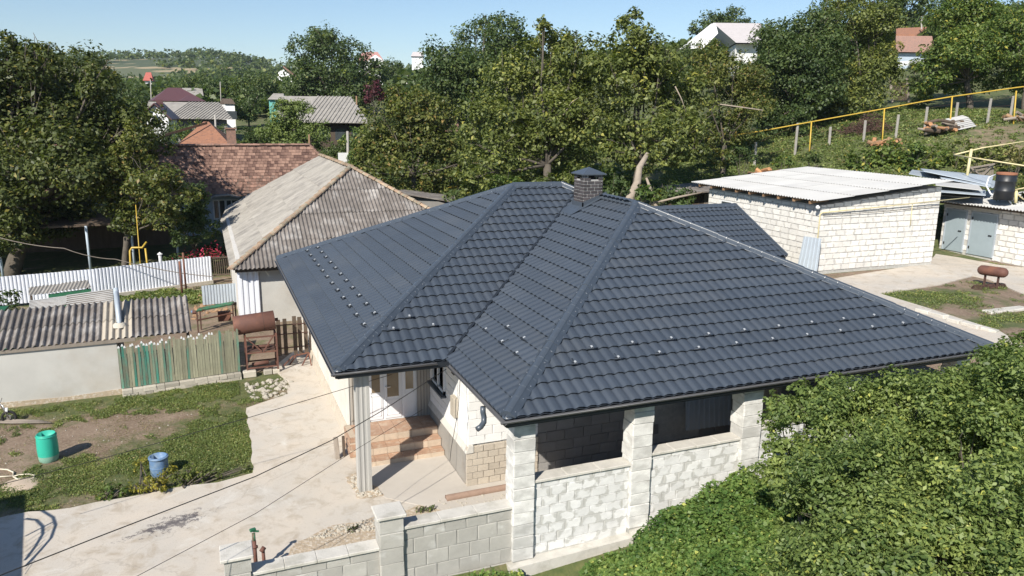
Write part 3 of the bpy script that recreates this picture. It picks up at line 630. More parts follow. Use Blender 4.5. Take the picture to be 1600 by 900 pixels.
slope('', [D_, C_, P_, R4], (0,1,0), (1,0,TS))
slope('', [D_, E_, R4], (1,0,0), (0,1,TS))
slope('', [E_, G_, R2, P_, R4], (0,1,0), (-1,0,TS))
slope('', [A_, G_, R2, R1], (1,0,0), (0,-1,TS), O=A_)
# rear gabled wing to the right
q0 = V3(UC+W2-.3, 7.34); q1 = V3(17.4, 7.34); wr = 3.15
slope('', [V3(12.5,7.34), q1, V3(17.4,7.34+wr,wr*TS), V3(12.5-0,7.34+wr,wr*TS)], (1,0,0), (0,1,TS))
slope('', [V3(12.5,7.34+2*wr), V3(17.4,7.34+2*wr), V3(17.4,7.34+wr,wr*TS), V3(12.5,7.34+wr,wr*TS)], (1,0,0), (0,-1,TS))
mb = MB(); mb.beam(V3(17.42,7.30,.02), V3(17.42,7.34+wr,wr*TS+.05), .06, .14); mb.beam(V3(17.42,7.34+wr,wr*TS+.05), V3(17.42,7.34+2*wr,.02), .06, .14); mb.build('verge_trim', MT['cap'], house, bev=.01)
mb = MB(); mb.prism([(17.05,7.6,1.2),(17.05,7.34+2*wr-.3,1.2),(17.05,7.34+2*wr-.3,EH),(17.05,7.34+wr,EH+wr*TS-.15),(17.05,7.6,EH-.02)], (-3.4,0,0)); mb.build('gable_wall', MT['plaster_in'], house)
def capline(a, b, n, wdt=.15, lift=.055, name='ridge_cap'):
    a = Vector(a); b = Vector(b); d = (b-a); L = d.length; d = d.normalized(); r = d.cross(Vector((0,0,1))).normalized(); u = r.cross(d).normalized()
    prof = [(-wdt,-.075),(-wdt+.015,-.045),(-.075,-.008),(-.062,.022),(-.03,.040),(0,.046),(.03,.040),(.062,.022),(.075,-.008),(wdt-.015,-.045),(wdt,-.075)]
    k = max(1, round(L/1.95)); l = L/k
    for i in range(k):
        mb = MB(); p0 = a+d*(l*i-.03); p1 = a+d*l*(i+1); vs = []
        for (p, e) in ((p0, .012), (p1, .0)):
            for (x, y) in prof: vs.append(p+r*x*(1+e)+u*(y+lift+e))
        m = len(prof); mb.add(vs, [(j, j+1, m+j+1, m+j) for j in range(m-1)]+[tuple(range(m))])
        # bead ribs across the cap
        for q in np.arange(.12, l-.05, .30):
            c = p0+d*q; vs = []
            for (dd, e) in ((-.02,.0),(0,.010),(.02,.0)):
                for (x, y) in prof[1:-1]: vs.append(c+d*dd+r*x+u*(y+lift+.004+e))
            mm = m-2; mb.add(vs, [(g*mm+j, g*mm+j+1, (g+1)*mm+j+1, (g+1)*mm+j) for g in (0,1) for j in range(mm-1)])
        o = mb.build(name, MT['cap'], house, fix=False); o.data.shade_smooth()
        try: o.data.set_sharp_from_angle(angle=math.radians(35))
        except Exception: pass
        mb = MB()
        for q in np.arange(.10, l, .36):
            for sx in (-1, 1): c = p0+d*q+r*sx*(wdt-.045)+u*(lift-.026); mb.cyl(c, c+u*.012, .011, n=6)
        sr = mb.build('screw_row', MT['screw'], o if False else house); sr.parent = o; ROOT[sr.name] = rootloc(house)
HB = Vector((.10,.10,.045))
capline(B_+Vector((.08,.08,.04)), R1, 5); capline(A_+Vector((.08,-.08,.04)), R1, 5); capline(R1, R2, 1); capline(R2, P_, 1); capline(P_, R4, 2)
capline(D_+Vector((.08,.08,.04)), R4, 5); capline(E_+Vector((-.08,.08,.04)), R4, 5); capline(G_, R2, 5); capline(V3(12.5,7.34+wr,wr*TS), V3(17.4,7.34+wr,wr*TS), 3)
for (c, s) in ((D_, (1,1)), (B_, (1,1)), (E_, (-1,1)), (A_, (1,-1))):
    mb = MB(); c = Vector(c)+Vector((s[0]*.07, s[1]*.07, .09)); mb.lathe(c-Vector((0,0,.08)), [(.10,0),(.09,.03),(.05,.055),(0,.06)], 10); mb.build('hip_end_cap', MT['cap'], house, True)
# valley tray
mb = MB(); r = (P_-C_).normalized().cross(Vector((0,0,1))).normalized()
q_ = [C_+r*.032, C_-r*.032, P_-r*.032, P_+r*.032]; mb.prism([p+Vector((0,0,.060)) for p in q_], (0,0,-.03)); mb.build('valley_tray', MT['dark'], house)
# eaves: fascia, soffit, half round gutter with bright lip
def eave(a, b, out):
    a = Vector(a); b = Vector(b); out = Vector(out); d = (b-a).normalized()
    mb = MB(); hh_ = .13 if b.y < -3 and a.y < -3 else .08; mb.obox(a+d*.19-Vector((0,0,.045+hh_))-out*.05, b-a-d*.38, -out*.03, (0,0,hh_)); mb.build('fascia_board', MT['dark'], house)
    mb = MB(); n = 9; vs = []; 
    for p in (a+out*.0+d*.06, b+out*.0-d*.06):
        for j in range(n+1):
            g = PI+PI*j/n; vs.append(p+out*(.040+.038*math.cos(g))+Vector((0,0,-.022+.038*math.sin(g))))
    m = n+1; mb.add(vs, [(j, j+1, m+j+1, m+j) for j in range(n)])
    mb.cyl(a+d*.06+out*.080-Vector((0,0,.020)), b-d*.06+out*.080-Vector((0,0,.020)), .007, n=6)
    mb.build('gutter', MT['gutter'], house, True, fix=False)
ov = .15
eave(A_+Vector((0,.1,0)), B_-Vector((0,ov,0)), (-1,0,0)); eave(B_-Vector((ov,0,0)), C_-Vector((ov,0,0)), (0,-1,0)); eave(C_-Vector((0,ov,0)), D_-Vector((0,ov,0)), (-1,0,0)); eave(D_-Vector((ov,0,0)), E_+Vector((ov,0,0)), (0,-1,0)); eave(E_-Vector((0,ov,0)), G_, (1,0,0))
# soffits
mb = MB()
for lo, hi in (((.05,.05),(2.2,12.2)),((2.2,.05),(13.8,12.2)),((UC+.05,-VD+.05),(UC+W2-.05,.05))): mb.box((lo[0],lo[1],EH-.165),(hi[0],hi[1],EH-.15))
mb.build('soffit', MT['dark'], house)
# downpipe elbow near the front corner
e0 = V3(UC-.07, -1.55, -.10)
e0 = aty(766,644,-2.2); e0 = Vector((UC-.08, -2.45, EH-.09)); mb = MB(); mb.tube([e0, e0+Vector((0,0,-.10)), e0+Vector((.02,.0,-.20)), e0+Vector((.0,-.05,-.27)), e0+Vector((-.07,-.09,-.33)), e0+Vector((-.15,-.12,-.35))], .05, 12); mb.build('downpipe_elbow', MT['cap'], house, True)
# snow guards
def guard(p, es, et):
    es = Vector(es).normalized(); et = Vector(et).normalized(); n = es.cross(et).normalized()
    if n.z < 0: n = -n
    mb = MB(); mb.obox(p-es*.02+n*.012, es*.04, et*.16, n*.006); mb.tube([p-es*.12+n*.018+et*.01, p-es*.055+n*.055-et*.03, p+n*.075-et*.045, p+es*.055+n*.055-et*.03, p+es*.12+n*.018+et*.01], .014, 5); mb.tube([p-es*.05+n*.02+et*.06, p+n*.06-et*.01, p+es*.05+n*.02+et*.06], .010, 5)
    o = mb.build('snow_guard', [MT['guard'], MT['guard_glint']], house, fix=False); mb2 = MB(); mb2.obox(p-es*.022+n*.022, es*.044, et*.06, n*.04); tb = mb2.build('guard_glint_tab', MT['guard_glint'], house, bev=.008); tb.parent = o  # light tab set on each guard to show as its bright highlight
def onF(x, k): t = k*STEP/KS; return Vector((x, -VD+t, EH+t*TS+.012))
for i in range(10): guard(onF(4.51+.888*i, 4), (1,0,0), (0,1,TS)) if i < 9 else None
for i in range(10): guard(onF(4.01+.905*i, 3), (1,0,0), (0,1,TS))
for x, k in ((1.82,4),(2.26,3),(1.39,3)): t = k*STEP/KS; guard(Vector((x, t, EH+t*TS+.012)), (1,0,0), (0,1,TS))
for y, k in ((.27,3),(-.68,3),(-1.47,3),(-.19,4),(-1.06,4)): t = k*STEP/KS; guard(Vector((UC+t, y, EH+t*TS+.012)), (0,1,0), (1,0,TS))
for i in range(12): t = 2.8*STEP/KS; guard(Vector((t, 11.12-.865*i, EH+t*TS+.014)), (0,1,0), (1,0,TS))
for i in range(11): t = 3.75*STEP/KS; guard(Vector((t, 10.79-.885*i, EH+t*TS+.014)), (0,1,0), (1,0,TS))
# chimney
ch = thing('x', None, None, (0,0,0)); bpy.data.objects.remove(ch)
cx0, cx1, cy0, cy1 = 7.47, 8.06, 4.26, 4.85; ctop = 6.21
mb = MB(); mb.box((cx0+.01,cy0+.01,5.0),(cx1-.01,cy1-.01,ctop-.14)); chm = mb.build('chimney', MT['mortarL'], house)
def cb(lo, hi):
    mbx = MB(); mbx.box(lo, hi); o = mbx.build('brick', MT['brickd'], house, bev=.004); o.parent = chm
bh_, k = .088, 0
z = 4.98
while z < ctop-.02:
    top = z >= ctop-.22
    for (fx, fixed, sgn) in (('x', cy0, -1), ('x', cy1, 1), ('y', cx0, -1), ('y', cx1, 1)):
        a0, a1 = (cx0, cx1) if fx == 'x' else (cy0, cy1); s = a0-(.11 if k%2 else 0)
        while s < a1-.01:
            a = max(a0, s); b = min(a1, s+.22)
            if b-a > .03 and not (top and a0+.19 < (a+b)/2 < a1-.16):
                t0, t1 = (fixed-.006, fixed+.10) if sgn < 0 else (fixed-.10, fixed+.006)
                if fx == 'x': cb((a+.010, t0, z+.009), (b-.010, t1, z+bh_-.009))
                else: cb((t0, a+.010, z+.009), (t1, b-.010, z+bh_-.009))
            s += .22
    z += bh_; k += 1
mb = MB()
for x in (cx0, cx1-.14):
    for y in (cy0, cy1-.14): mb.box((x+.005,y+.005,ctop-.2),(x+.135,y+.135,ctop+.01))
p = mb.build('chimney_post', MT['mortarL'], house); p.parent = chm
mb = MB(); mb.box((cx0+.15,cy0+.15,ctop-.2),(cx1-.15,cy1-.15,ctop)); p = mb.build('flue', MT['black'], house); p.parent = chm
mb = MB(); e = .07; zc = ctop+.015; cc = ((cx0+cx1)/2, (cy0+cy1)/2)
base = [(cx0-e,cy0-e,zc),(cx1+e,cy0-e,zc),(cx1+e,cy1+e,zc),(cx0-e,cy1+e,zc)]
mb.add(base+[(x,y,zc-.03) for x,y,_ in base]+[(cc[0],cc[1],zc+.17)], [(0,1,8),(1,2,8),(2,3,8),(3,0,8),(0,4,5,1),(1,5,6,2),(2,6,7,3),(3,7,4,0),(7,6,5,4)]); p = mb.build('chimney_hood', MT['cap'], house); p.parent = chm
mb = MB()
def rz_(x): return EH+(x-UC)*TS
f = .035
mb.prism([(cx0-f,cy0-f,rz_(cx0)-.05),(cx1+.1,cy0-f,rz_(cx1)+.0),(cx1+.1,cy0-f,rz_(cx1)+.16),(cx0-f,cy0-f,rz_(cx0)+.16)], (0,.03,0))
mb.prism([(cx0-f,cy0-f,rz_(cx0)-.05),(cx0-f,cy1+f,rz_(cx0)-.05),(cx0-f,cy1+f,rz_(cx0)+.16),(cx0-f,cy0-f,rz_(cx0)+.16)], (.03,0,0))
mb.prism([(cx0-.42,cy0-.12,rz_(cx0-.42)+.045),(cx0-f,cy0-.12,rz_(cx0-f)+.05),(cx0-f,cy1+.1,rz_(cx0-f)+.05),(cx0-.42,cy1+.1,rz_(cx0-.42)+.045)], (0,0,.012))
mb.prism([(cx0-.1,cy0-.14,rz_(cx0-.1)+.045),(cx1+.1,cy0-.14,rz_(cx1+.1)+.045),(cx1+.1,cy0-f,rz_(cx1+.1)+.05),(cx0-.1,cy0-f,rz_(cx0-.1)+.05)], (0,0,.012))
p = mb.build('chimney_flashing', MT['cap'], house); p.parent = chm
# --- walls
xl = .72
mb = MB(); mb.box((xl, 2.78, .0), (xl+.2, 12.1, EH-.152)); mb.build('side_wall', MT['plasterL'], house)
mb = MB()
for i in range(60):
    y = 2.86+i*.155; mb.box((xl-.012, y, .35), (xl, y+.035, EH-.16))
mb.build('wall_ribs', MT['plasterL'], house)
mb = MB(); mb.prism([(xl-.10,2.7,0),(xl,2.7,0),(xl,2.7,.34),(xl-.04,2.7,.34)], (0,9.4,0)); mb.build('side_plinth', MT['plinth'], house)
# recess front wall with door
yd = 2.70; fl = .57
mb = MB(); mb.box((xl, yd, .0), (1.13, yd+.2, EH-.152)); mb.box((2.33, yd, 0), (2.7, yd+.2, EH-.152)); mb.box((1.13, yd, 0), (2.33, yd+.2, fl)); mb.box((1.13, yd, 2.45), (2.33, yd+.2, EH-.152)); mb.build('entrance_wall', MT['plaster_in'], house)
mb = MB()
for x in np.arange(xl+.0, 1.12, .075): mb.box((x, yd-.02, .5), (x+.045, yd, EH-.16))
mb.build('ribbed_cladding', MT['siding'], house); mb = MB()
for x in np.arange(2.36, 2.68, .075): mb.box((x, yd-.02, fl), (x+.045, yd, EH-.16))
mb.build('ribbed_cladding', MT['siding'], house)
door = MB(); door.box((1.13, yd+.03, fl), (2.33, yd+.10, 2.45)); door_o = door.build('entrance_door', MT['pvc'], house)
def sub(parent, name, mbx, m, **k):
    o = mbx.build(name, m, house, **k); o.parent = parent; return o
wd = [(1.15,1.50),(1.52,1.95),(1.97,2.31)]
for i, (a, b) in enumerate(wd):
    m_ = MB(); m_.box((a+.01, yd+.01, fl+.04), (b-.01, yd+.035, 2.42))
    leaf = sub(door_o, 'door_leaf', m_, MT['pvc'], bev=.006)
    lo = 1.30 if i != 1 else 1.16
    m_ = MB(); m_.box((a+.075, yd-.004, lo), (b-.075, yd+.012, 2.30)); sub(door_o, 'door_glass', m_, MT['glassb'])
    m_ = MB()
    for (x0, x1, z0, z1) in ((a+.06,b-.06,fl+.12,fl+.14),(a+.06,b-.06,lo-.10,lo-.08),(a+.06,a+.075,fl+.12,lo-.08),(b-.075,b-.06,fl+.12,lo-.08),(a+.06,a+.075,lo-.02,2.32),(b-.075,b-.06,lo-.02,2.32),(a+.06,b-.06,lo-.02,lo)): m_.box((x0, yd+.002, z0), (x1, yd+.012, z1))
    sub(door_o, 'door_moulding', m_, MT['pvc'])
m_ = MB(); m_.cyl((1.56, yd-.03, 1.42), (1.56, yd+.01, 1.42), .012, n=8); m_.beam((1.56, yd-.035, 1.42), (1.67, yd-.035, 1.42), .02); sub(door_o, 'handle', m_, MT['chrome'])
# steps: three risers
yb = yd
for (z0, z1, y0, y1) in ((.05,.19,1.41,1.70),(.05,.38,1.68,1.98),(.05,.57,1.96,yd)):
    x0, x1 = xl-.02, 2.62
    m_ = MB(); m_.box((x0, y0, z0), (x1, y1, z1-.02)); so_ = m_.build('entrance_step', MT['riser'], house)
    nx = 6
    for i in range(nx):
        a = x0+(x1-x0)*i/nx; b = x0+(x1-x0)*(i+1)/nx
        m_ = MB(); m_.box((a+.004, y0-.012, z1-.02), (b-.004, y1, z1)); sub(so_, 'floor_tile', m_, MT['ttile'], bev=.003)
        m_ = MB(); m_.box((a+.004, y0-.010, z1-.18), (b-.004, y0, z1-.024)); sub(so_, 'riser_tile', m_, MT['riser'], bev=.002)
# side brick cheek of the steps, left
m_ = MB(); m_.box((xl-.16, 2.0, 0), (xl-.02, 2.75, .56)); ck = m_.build('step_cheek', MT['riser'], house)
for r_ in range(3):
    m_ = MB(); m_.box((xl-.175, 1.98, .08+.18*r_), (xl-.16, 2.7, .20+.18*r_)); m_.box((xl-.16, 1.985, .08+.18*r_), (xl-.03, 2.0, .20+.18*r_)); sub(ck, 'brick', m_, MT['ttile'])
# fluted column at the outer corner
m_ = MB(); cx, cy, hw = .57, .42, .135; prof = []
for (ax, ay, bx, by) in ((-1,-1,1,-1),(1,-1,1,1),(1,1,-1,1),(-1,1,-1,-1)):
    for k in range(9):
        u = k/9; px = (ax+(bx-ax)*u)*hw; py = (ay+(by-ay)*u)*hw; d = .013 if k in (2,3,5,6) else 0
        nx_, ny_ = (0, -1) if ay == by == -1 else (0, 1) if ay == by == 1 else (1, 0) if ax == bx == 1 else (-1, 0)
        prof.append((cx+px-nx_*d, cy+py-ny_*d, 0))
m_.prism(prof, (0,0,EH-.16)); m_.build('corner_column', MT['column'], house)
# right wing walls: west wall (in shade) and south wall, made of painted blocks
xw, yw = 2.66, -.18
m_ = MB(); m_.box((xw, yw+.02, .9), (xw+.2, yd, EH-.152)); wwall = m_.build('wing_side_wall', MT['white'], house)
block_wall(wwall, (xw,yd,0), (0,-1,0), (-1,0,0), yd-yw, .95, EH-.16, .37, .19, 'white_block', thick=.06, gap=.007, holes=[(.28,1.30,1.55,2.62)], proud=.012, jit=.002)
m_ = MB(); m_.box((xw-.03, yw-.04, .0), (xw+.3, yd, .86)); m_.build('wing_plinth', MT['plaster_in'], house)
m_ = MB(); m_.prism([(xw-.07,yw-.07,.82),(xw,yw-.07,.98),(xw+.1,yw-.07,.98),(xw+.1,yw-.07,.82)], (0,yd-yw+.07,0)); m_.build('plinth_ledge', MT['coping'], house)
m_ = MB(); m_.box((xw+.02, yw+.02, .0), (13.2, yw+.22, EH-.152)); swall = m_.build('wing_front_wall', MT['mortarW'], house)
block_wall(swall, (xw,yw,0), (1,0,0), (0,-1,0), 1.6, .98, EH-.16, .37, .19, 'white_block', thick=.06, gap=.007, proud=.012, jit=.002)
MT['porchblock_shade'] = mat('shade_darkened_porch_block', (.25,.24,.23), .92, .12, 1.4, .4, 20, .12)  # block colour darkened to imitate the shade inside the porch
block_wall(swall, (xw+1.6,yw,0), (1,0,0), (0,-1,0), 6.4, .05, EH-.16, .45, .24, 'porchblock_shade', thick=.06, gap=.008, proud=.008, jit=.002, holes=[(2.9,4.3,.3,2.1)])
block_wall(swall, (xw-.05,yw-.05,0), (1,0,0), (0,-1,0), 1.65, .06, .97, .25, .15, 'plinth', thick=.05, gap=.012, proud=.0, name='plinth_stone')
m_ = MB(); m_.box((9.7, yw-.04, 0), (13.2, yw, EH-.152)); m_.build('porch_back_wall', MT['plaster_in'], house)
# window on the shaded wall
wy0, wy1, wz0, wz1 = yd-1.30, yd-.28, 1.55, 2.62
m_ = MB(); m_.box((xw-.0, wy0, wz0), (xw+.04, wy1, wz1)); win = m_.build('window', MT['glassd'], house)
m_ = MB()
for (y0, y1, z0, z1) in ((wy0,wy0+.07,wz0,wz1),(wy1-.07,wy1,wz0,wz1),((wy0+wy1)/2-.04,(wy0+wy1)/2+.04,wz0,wz1),(wy0,wy1,wz0,wz0+.07),(wy0,wy1,wz1-.07,wz1)): m_.box((xw-.045,y0,z0),(xw-.0,y1,z1))
sub(win, 'window_frame', m_, MT['pvc'])
m_ = MB(); m_.box((xw-.14, wy0-.08, wz0-.06), (xw, wy1+.08, wz0-.02)); sub(win, 'window_sill', m_, MT['cap'])
m_ = MB(); m_.box((xw-.11, yw+.62, 1.35), (xw, yw+.90, 1.80)); mbx = m_.build('meter_box', MT['asbY'], house, bev=.01)
m_ = MB(); m_.cyl((xw-.05,-.0,2.45),(xw-.05,.1,2.45),.02); m_.box((xw-.08,.55,2.30),(xw-.02,.72,2.36)); m_.build('junction_box', MT['black'], house)
# porch deep interior: partition, pale door sheet leaning
m_ = MB(); m_.box((9.5, -1.6, 0.0), (9.62, yw, EH-.3)); m_.build('porch_partition', MT['plaster_in'], house)
o = thing('ribbed_door_sheet', 'pale ribbed door sheet standing in the dark porch behind the second street bay', 'panel', (7.6,-.55,.9))
m_ = MB(); A = aty(1073,673,-.5); B = aty(1143,663,-.5); C = aty(1143,612,-.5); Dd = aty(1073,622,-.5)
m_.prism([A,B,C,Dd], (0,.05,0)); m_.build('panel', MT['galv'], o)
m_ = MB()
for i in range(9): p = A.lerp(B, (i+.5)/9); q = Dd.lerp(C, (i+.5)/9); m_.beam(p+Vector((0,-.01,0)), q+Vector((0,-.01,0)), .03, .02)
m_.build('rib', MT['galv'], o)
# sewage pipe lying on the terrace edge
o = thing('drain_pipe_length', 'rusty brown round pipe lying on the terrace in front of the stone plinth', 'pipe', atz(695,778,0)); m_ = MB(); a = atz(697,779,.09); b = aty(796,757,atz(697,779,.09).y-.05); b = atz(800,760,.09); m_.cyl(a, a.lerp(b,1.03), .075, n=14, caps=False); m_.cyl(a.lerp(b,.004), a.lerp(b,1.03), .06, n=14); MT['brownpipe'] = mat('dusty_brown_pipe', (.30,.205,.155), .85, .2, 4); m_.build('pipe', MT['brownpipe'], o, True)
# grey stub posts by the house side
o = thing('timber_stub_post', 'short grey timber stub leaning by the side wall left of the column', 'post', atz(529,720,0)); m_ = MB(); m_.beam(atz(528,720,0), atz(524,683,.52)+Vector((0,.0,0)), .10); m_.build('post', MT['woodG'], o, bev=.01)
o = thing('broken_post_stub', 'darker split post stub right beside the timber stub near the steps', 'post', atz(538,716,0)); m_ = MB(); m_.beam(atz(538,716,0), atz(536,681,.5), .06); m_.build('post', MT['wood'], o, bev=.01)
# ================================================================== STREET WALL
sw = thing('street_wall', 'long pale block wall along the street with pillars, running under the dark roof', 'wall', (0, -2.95, 0))
YF = -2.95
def pillar(x0, x1, z0, z1, mkey='pillar', bh=.235, depth=.38, cap=False, proud=.07):
    m_ = MB(); m_.box((x0+.01, YF-proud+.01, z0-.3), (x1-.01, YF-proud+depth-.01, z1)); p = m_.build('pillar', MT['mortar'], sw)
    ROOT[p.name] = rootloc(sw); k = 0; z = z0
    while z < z1-.04:
        h = min(bh, z1-z); wv = random.uniform(-.006, .006)
        o = bpy.data.objects.new('block', block_mesh(mkey, k%4)); COL.objects.link(o); o.parent = p
        c = Vector(((x0+x1)/2+wv, YF-proud+depth/2, z+h/2))-rootloc(sw); o.location = c; o.scale = (x1-x0+.01, depth+.01, h-.008); z += h; k += 1
    if cap:
        m_ = MB(); m_.box((x0-.05, YF-proud-.05, z1), (x1+.05, YF-proud+depth+.05, z1+.055)); sub2 = m_.build('pillar_cap', MT['coping'], sw, bev=.01); sub2.parent = p
    return p
def bay(x0, x1, z0, z1, mkey, bw, bh, capm='coping', core='mortar'):
    m_ = MB(); m_.box((x0, YF+.012, z0-.5), (x1, YF+.22, z1-.05)); p = m_.build('wall_bay', MT[core], sw); ROOT[p.name] = rootloc(sw)
    block_wall(p, (x0, YF, 0), (1,0,0), (0,-1,0), x1-x0, z0, z1-.055, bw, bh, mkey, thick=.10, gap=.003 if mkey != 'cinder' else .007, proud=.0, jit=.0015)
    m_ = MB(); n = max(2, int((x1-x0)/.5)); 
    for i in range(n):
        a = x0+(x1-x0)*i/n; b = x0+(x1-x0)*(i+1)/n; m_.box((a+.002, YF-.045, z1-.055+.003*(i%2)), (b, YF+.27, z1+.003*(i%2)))
    c = m_.build('coping', MT[capm], sw, bev=.008); c.parent = p
pillar(2.55, 2.95, -.05, 2.69); pillar(4.93, 5.35, .12, 2.69); pillar(7.42, 7.87, .40, 2.69); pillar(10.0, 10.42, .5, 2.69); pillar(13.2, 13.6, .7, 2.69)
bay(2.95, 4.93, -.02, 1.46, 'lime', .335, .185, core='mortarW'); bay(5.35, 7.42, .14, 1.59, 'lime', .335, .185, core='mortarW'); bay(7.87, 10.0, .3, 1.74, 'lime', .335, .185, core='mortarW'); bay(10.42, 13.2, .5, 1.9, 'lime', .335, .185, core='mortarW')
m_ = MB(); m_.box((2.5, YF+.05, 2.56), (13.7, YF+.25, 2.695)); m_.build('porch_beam', MT['dark'], sw)
pillar(.17, .57, -.7, 1.26, 'cinder', .28, cap=True); pillar(-2.25, -1.86, -.9, 1.04, 'cinder', .28, cap=True)
bay(.57, 2.55, -.35, 1.04, 'cinder', .39, .28); bay(-1.86, .17, -.6, .74, 'cinder', .39, .28)
m_ = MB()
for (x0, x1, z1) in ((2.45,5.0,-.04),(4.95,7.5,.13),(7.5,10,.32),(10,14,.5)): m_.prism([(x0,YF-.22,z1-.8),(x1,YF-.22,z1-.8),(x1,YF-.22,z1+.06),(x0,YF-.22,z1-.04)], (0,.3,0))
m_.build('footing', MT['coping'], sw)
# ================================================================== YARD THINGS (left)
def lathe_thing(name, label, cat, loc, parts, group=None):
    t = thing(name, label, cat, loc, group)
    for (pn, prof, m) in parts: m_ = MB(); m_.lathe(loc, prof, 28); m_.build(pn, MT[m], t, True, fix=False)
    return t
p = atz(77,719,0); R_ = .205
lathe_thing('plastic_drum', 'bright turquoise plastic drum standing alone on the bare yard', 'drum', p,
 [('body', [(R_*.86,.0),(R_*.95,.03),(R_*1.0,.10),(R_*1.03,.2),(R_*1.05,.33),(R_*1.03,.46),(R_*1.0,.55),(R_*1.0,.60),(R_*.93,.635),(R_*.93,.65),(R_*.88,.655),(R_*.88,.52),(R_*.2,.50),(0,.50)], 'drumg'), ('faded_base', [(R_*.865,-.0),(R_*.957,.03),(R_*1.006,.10),(R_*1.022,.15)], 'drumgr'), ('rim', [(R_*1.0,.595),(R_*1.045,.60),(R_*1.045,.615),(R_*1.0,.62)], 'drumg')])
p = atz(250,742,0); R_ = .185
lathe_thing('plastic_barrel', 'faded blue barrel with open top standing among the kerbside bushes', 'barrel', p,
 [('body', [(R_*.86,.0),(R_*1.0,.06),(R_*1.02,.25),(R_*1.0,.40),(R_*.96,.455),(R_*.9,.455),(R_*.9,.3),(0,.29)], 'drumb'), ('rim', [(R_*1.0,.40),(R_*1.10,.405),(R_*1.10,.44),(R_*.98,.445),(R_*.98,.40)], 'drumb'), ('band', [(R_*1.022,.19),(R_*1.04,.2),(R_*1.04,.215),(R_*1.022,.225)], 'drumb')])
# hose on the ground
t = thing('garden_hose', 'cream hose lying in a loop on the ground at the left edge', 'hose', atz(30,742,0)); m_ = MB()
pts = [(-30,744),(0,745),(20,744),(21,738),(12,734),(0,733)]; m_.tube([atz(a,b,.03) for a,b in pts], .018, 6)
pts = [(20,745),(30,742),(45,741),(54,743),(52,748),(40,751),(28,749),(21,745)]; m_.tube([atz(a,b,.03) for a,b in pts], .018, 6); m_.build('hose', MT['hose'], t, True)
t = thing('sand_heap', 'small reddish patch of spilled sand beside the cream hose', 'heap', atz(30,757,0)); m_ = MB(); c = atz(32,757,0); m_.lathe(c, [(.42,-.01),(.3,.03),(.12,.05),(0,.055)], 14); m_.build('heap', MT['riser'], t, True)
# motorcycle: only the front is in frame
t = thing('old_motorcycle', 'old motorcycle cut off by the left frame edge beside the shed', 'motorcycle', atz(5,652,0)); c = atz(14,652,.14); 
def ring(mb, c, r, rr, ax='y', n=20):
    pts = [Vector(c)+Vector((r*math.cos(2*PI*i/n), 0, r*math.sin(2*PI*i/n))) if ax == 'y' else Vector(c)+Vector((0, r*math.cos(2*PI*i/n), r*math.sin(2*PI*i/n))) for i in range(n+1)]; mb.tube(pts, rr, 6, False)
m_ = MB(); ring(m_, c, .15, .035); m_.build('wheel', MT['black'], t, True); m_ = MB(); m_.cyl(c-Vector((0,.04,0)), c+Vector((0,.04,0)), .05, n=12)
for i in range(10): a = 2*PI*i/10; m_.cyl(c, c+Vector((math.cos(a)*.14,0,math.sin(a)*.14)), .003, n=4, caps=False)
m_.build('hub', MT['chrome'], t)
m_ = MB(); ring(m_, c+Vector((-.72,0,0)), .15, .035); m_.build('wheel', MT['black'], t, True)
m_ = MB(); m_.tube([c+Vector((0,-.05,0)), c+Vector((-.12,-.05,.33)), c+Vector((-.14,-.05,.42))], .014, 6); m_.tube([c+Vector((0,.05,0)), c+Vector((-.12,.05,.33))], .014, 6); m_.tube([c+Vector((-.14,-.2,.46)), c+Vector((-.13,0,.43)), c+Vector((-.14,.2,.46))], .012, 6); m_.build('fork', MT['chrome'], t, True)
m_ = MB(); m_.box(c+Vector((-.55,-.07,.16)), c+Vector((-.2,.07,.32))); m_.build('tank', MT['rustd'], t, bev=.04); m_ = MB(); m_.box(c+Vector((-.5,-.1,-.03)), c+Vector((-.28,.1,.15))); m_.build('engine', MT['chrome'], t, bev=.03); m_ = MB(); m_.cyl(c+Vector((-.05,.0,.2)), c+Vector((-.0,.0,.2)), .06, n=14); m_.build('headlight', MT['pvc'], t)
for i in range(4):
    y = 656+i*1.4; t = thing('grey_pole', ['grey bark pole lying on the ground, uppermost of a row beside the motorcycle','second grey pole from the top lying beside the motorcycle','third grey pole lying beside the motorcycle','lowest grey pole lying beside the motorcycle'][i], 'pole', atz(30,y,0), 'poles lying by the shed'); m_ = MB(); m_.tube([atz(-40,y+5-i*2,.04), atz(20,y+.5,.05), atz(62+i*6,y+1-i*.3,.04)], [.03,.027,.02], 7); m_.build('pole', MT['woodG'], t, True)
# ---- low shed with fibre cement roof
sy = 8.2
shed = thing('low_shed', 'low cream rendered shed under a weathered corrugated grey roof', 'shed', (-6, sy, 0))
m_ = MB(); m_.prism([(-14,8.12,-.1),(-4.67,8.42,-.1),(-4.67,8.42,1.50),(-14,8.12,1.50)], (0,.25,0)); m_.build('front_wall', MT['shedwall'], shed); m_ = MB(); m_.prism([(-14,8.10,-.1),(-4.65,8.40,-.1),(-4.65,8.40,.16),(-6,8.36,.11),(-8,8.29,.18),(-14,8.10,.14)], (0,.05,0)); m_.build('wall_base', MT['gravel'], shed)
m_ = MB(); m_.box((-4.92, 8.68, -.1), (-4.672, 10.2, 1.50)); m_.build('side_wall', MT['greywall'], shed)
m_ = MB(); m_.beam((-14, 8.12, 1.545), (-4.2, 8.43, 1.56), .10, .09); m_.build('wall_plate', MT['woodG'], shed)
se = [Vector((-14.2, 7.90, 1.60)), Vector((-2.74, 8.50, 1.60)), Vector((-2.85, 10.65, 2.20)), Vector((-14.3, 10.05, 2.20))]
es = (se[1]-se[0]).normalized(); et = (se[3]-se[0]); et = (et-es*et.dot(es)).normalized()
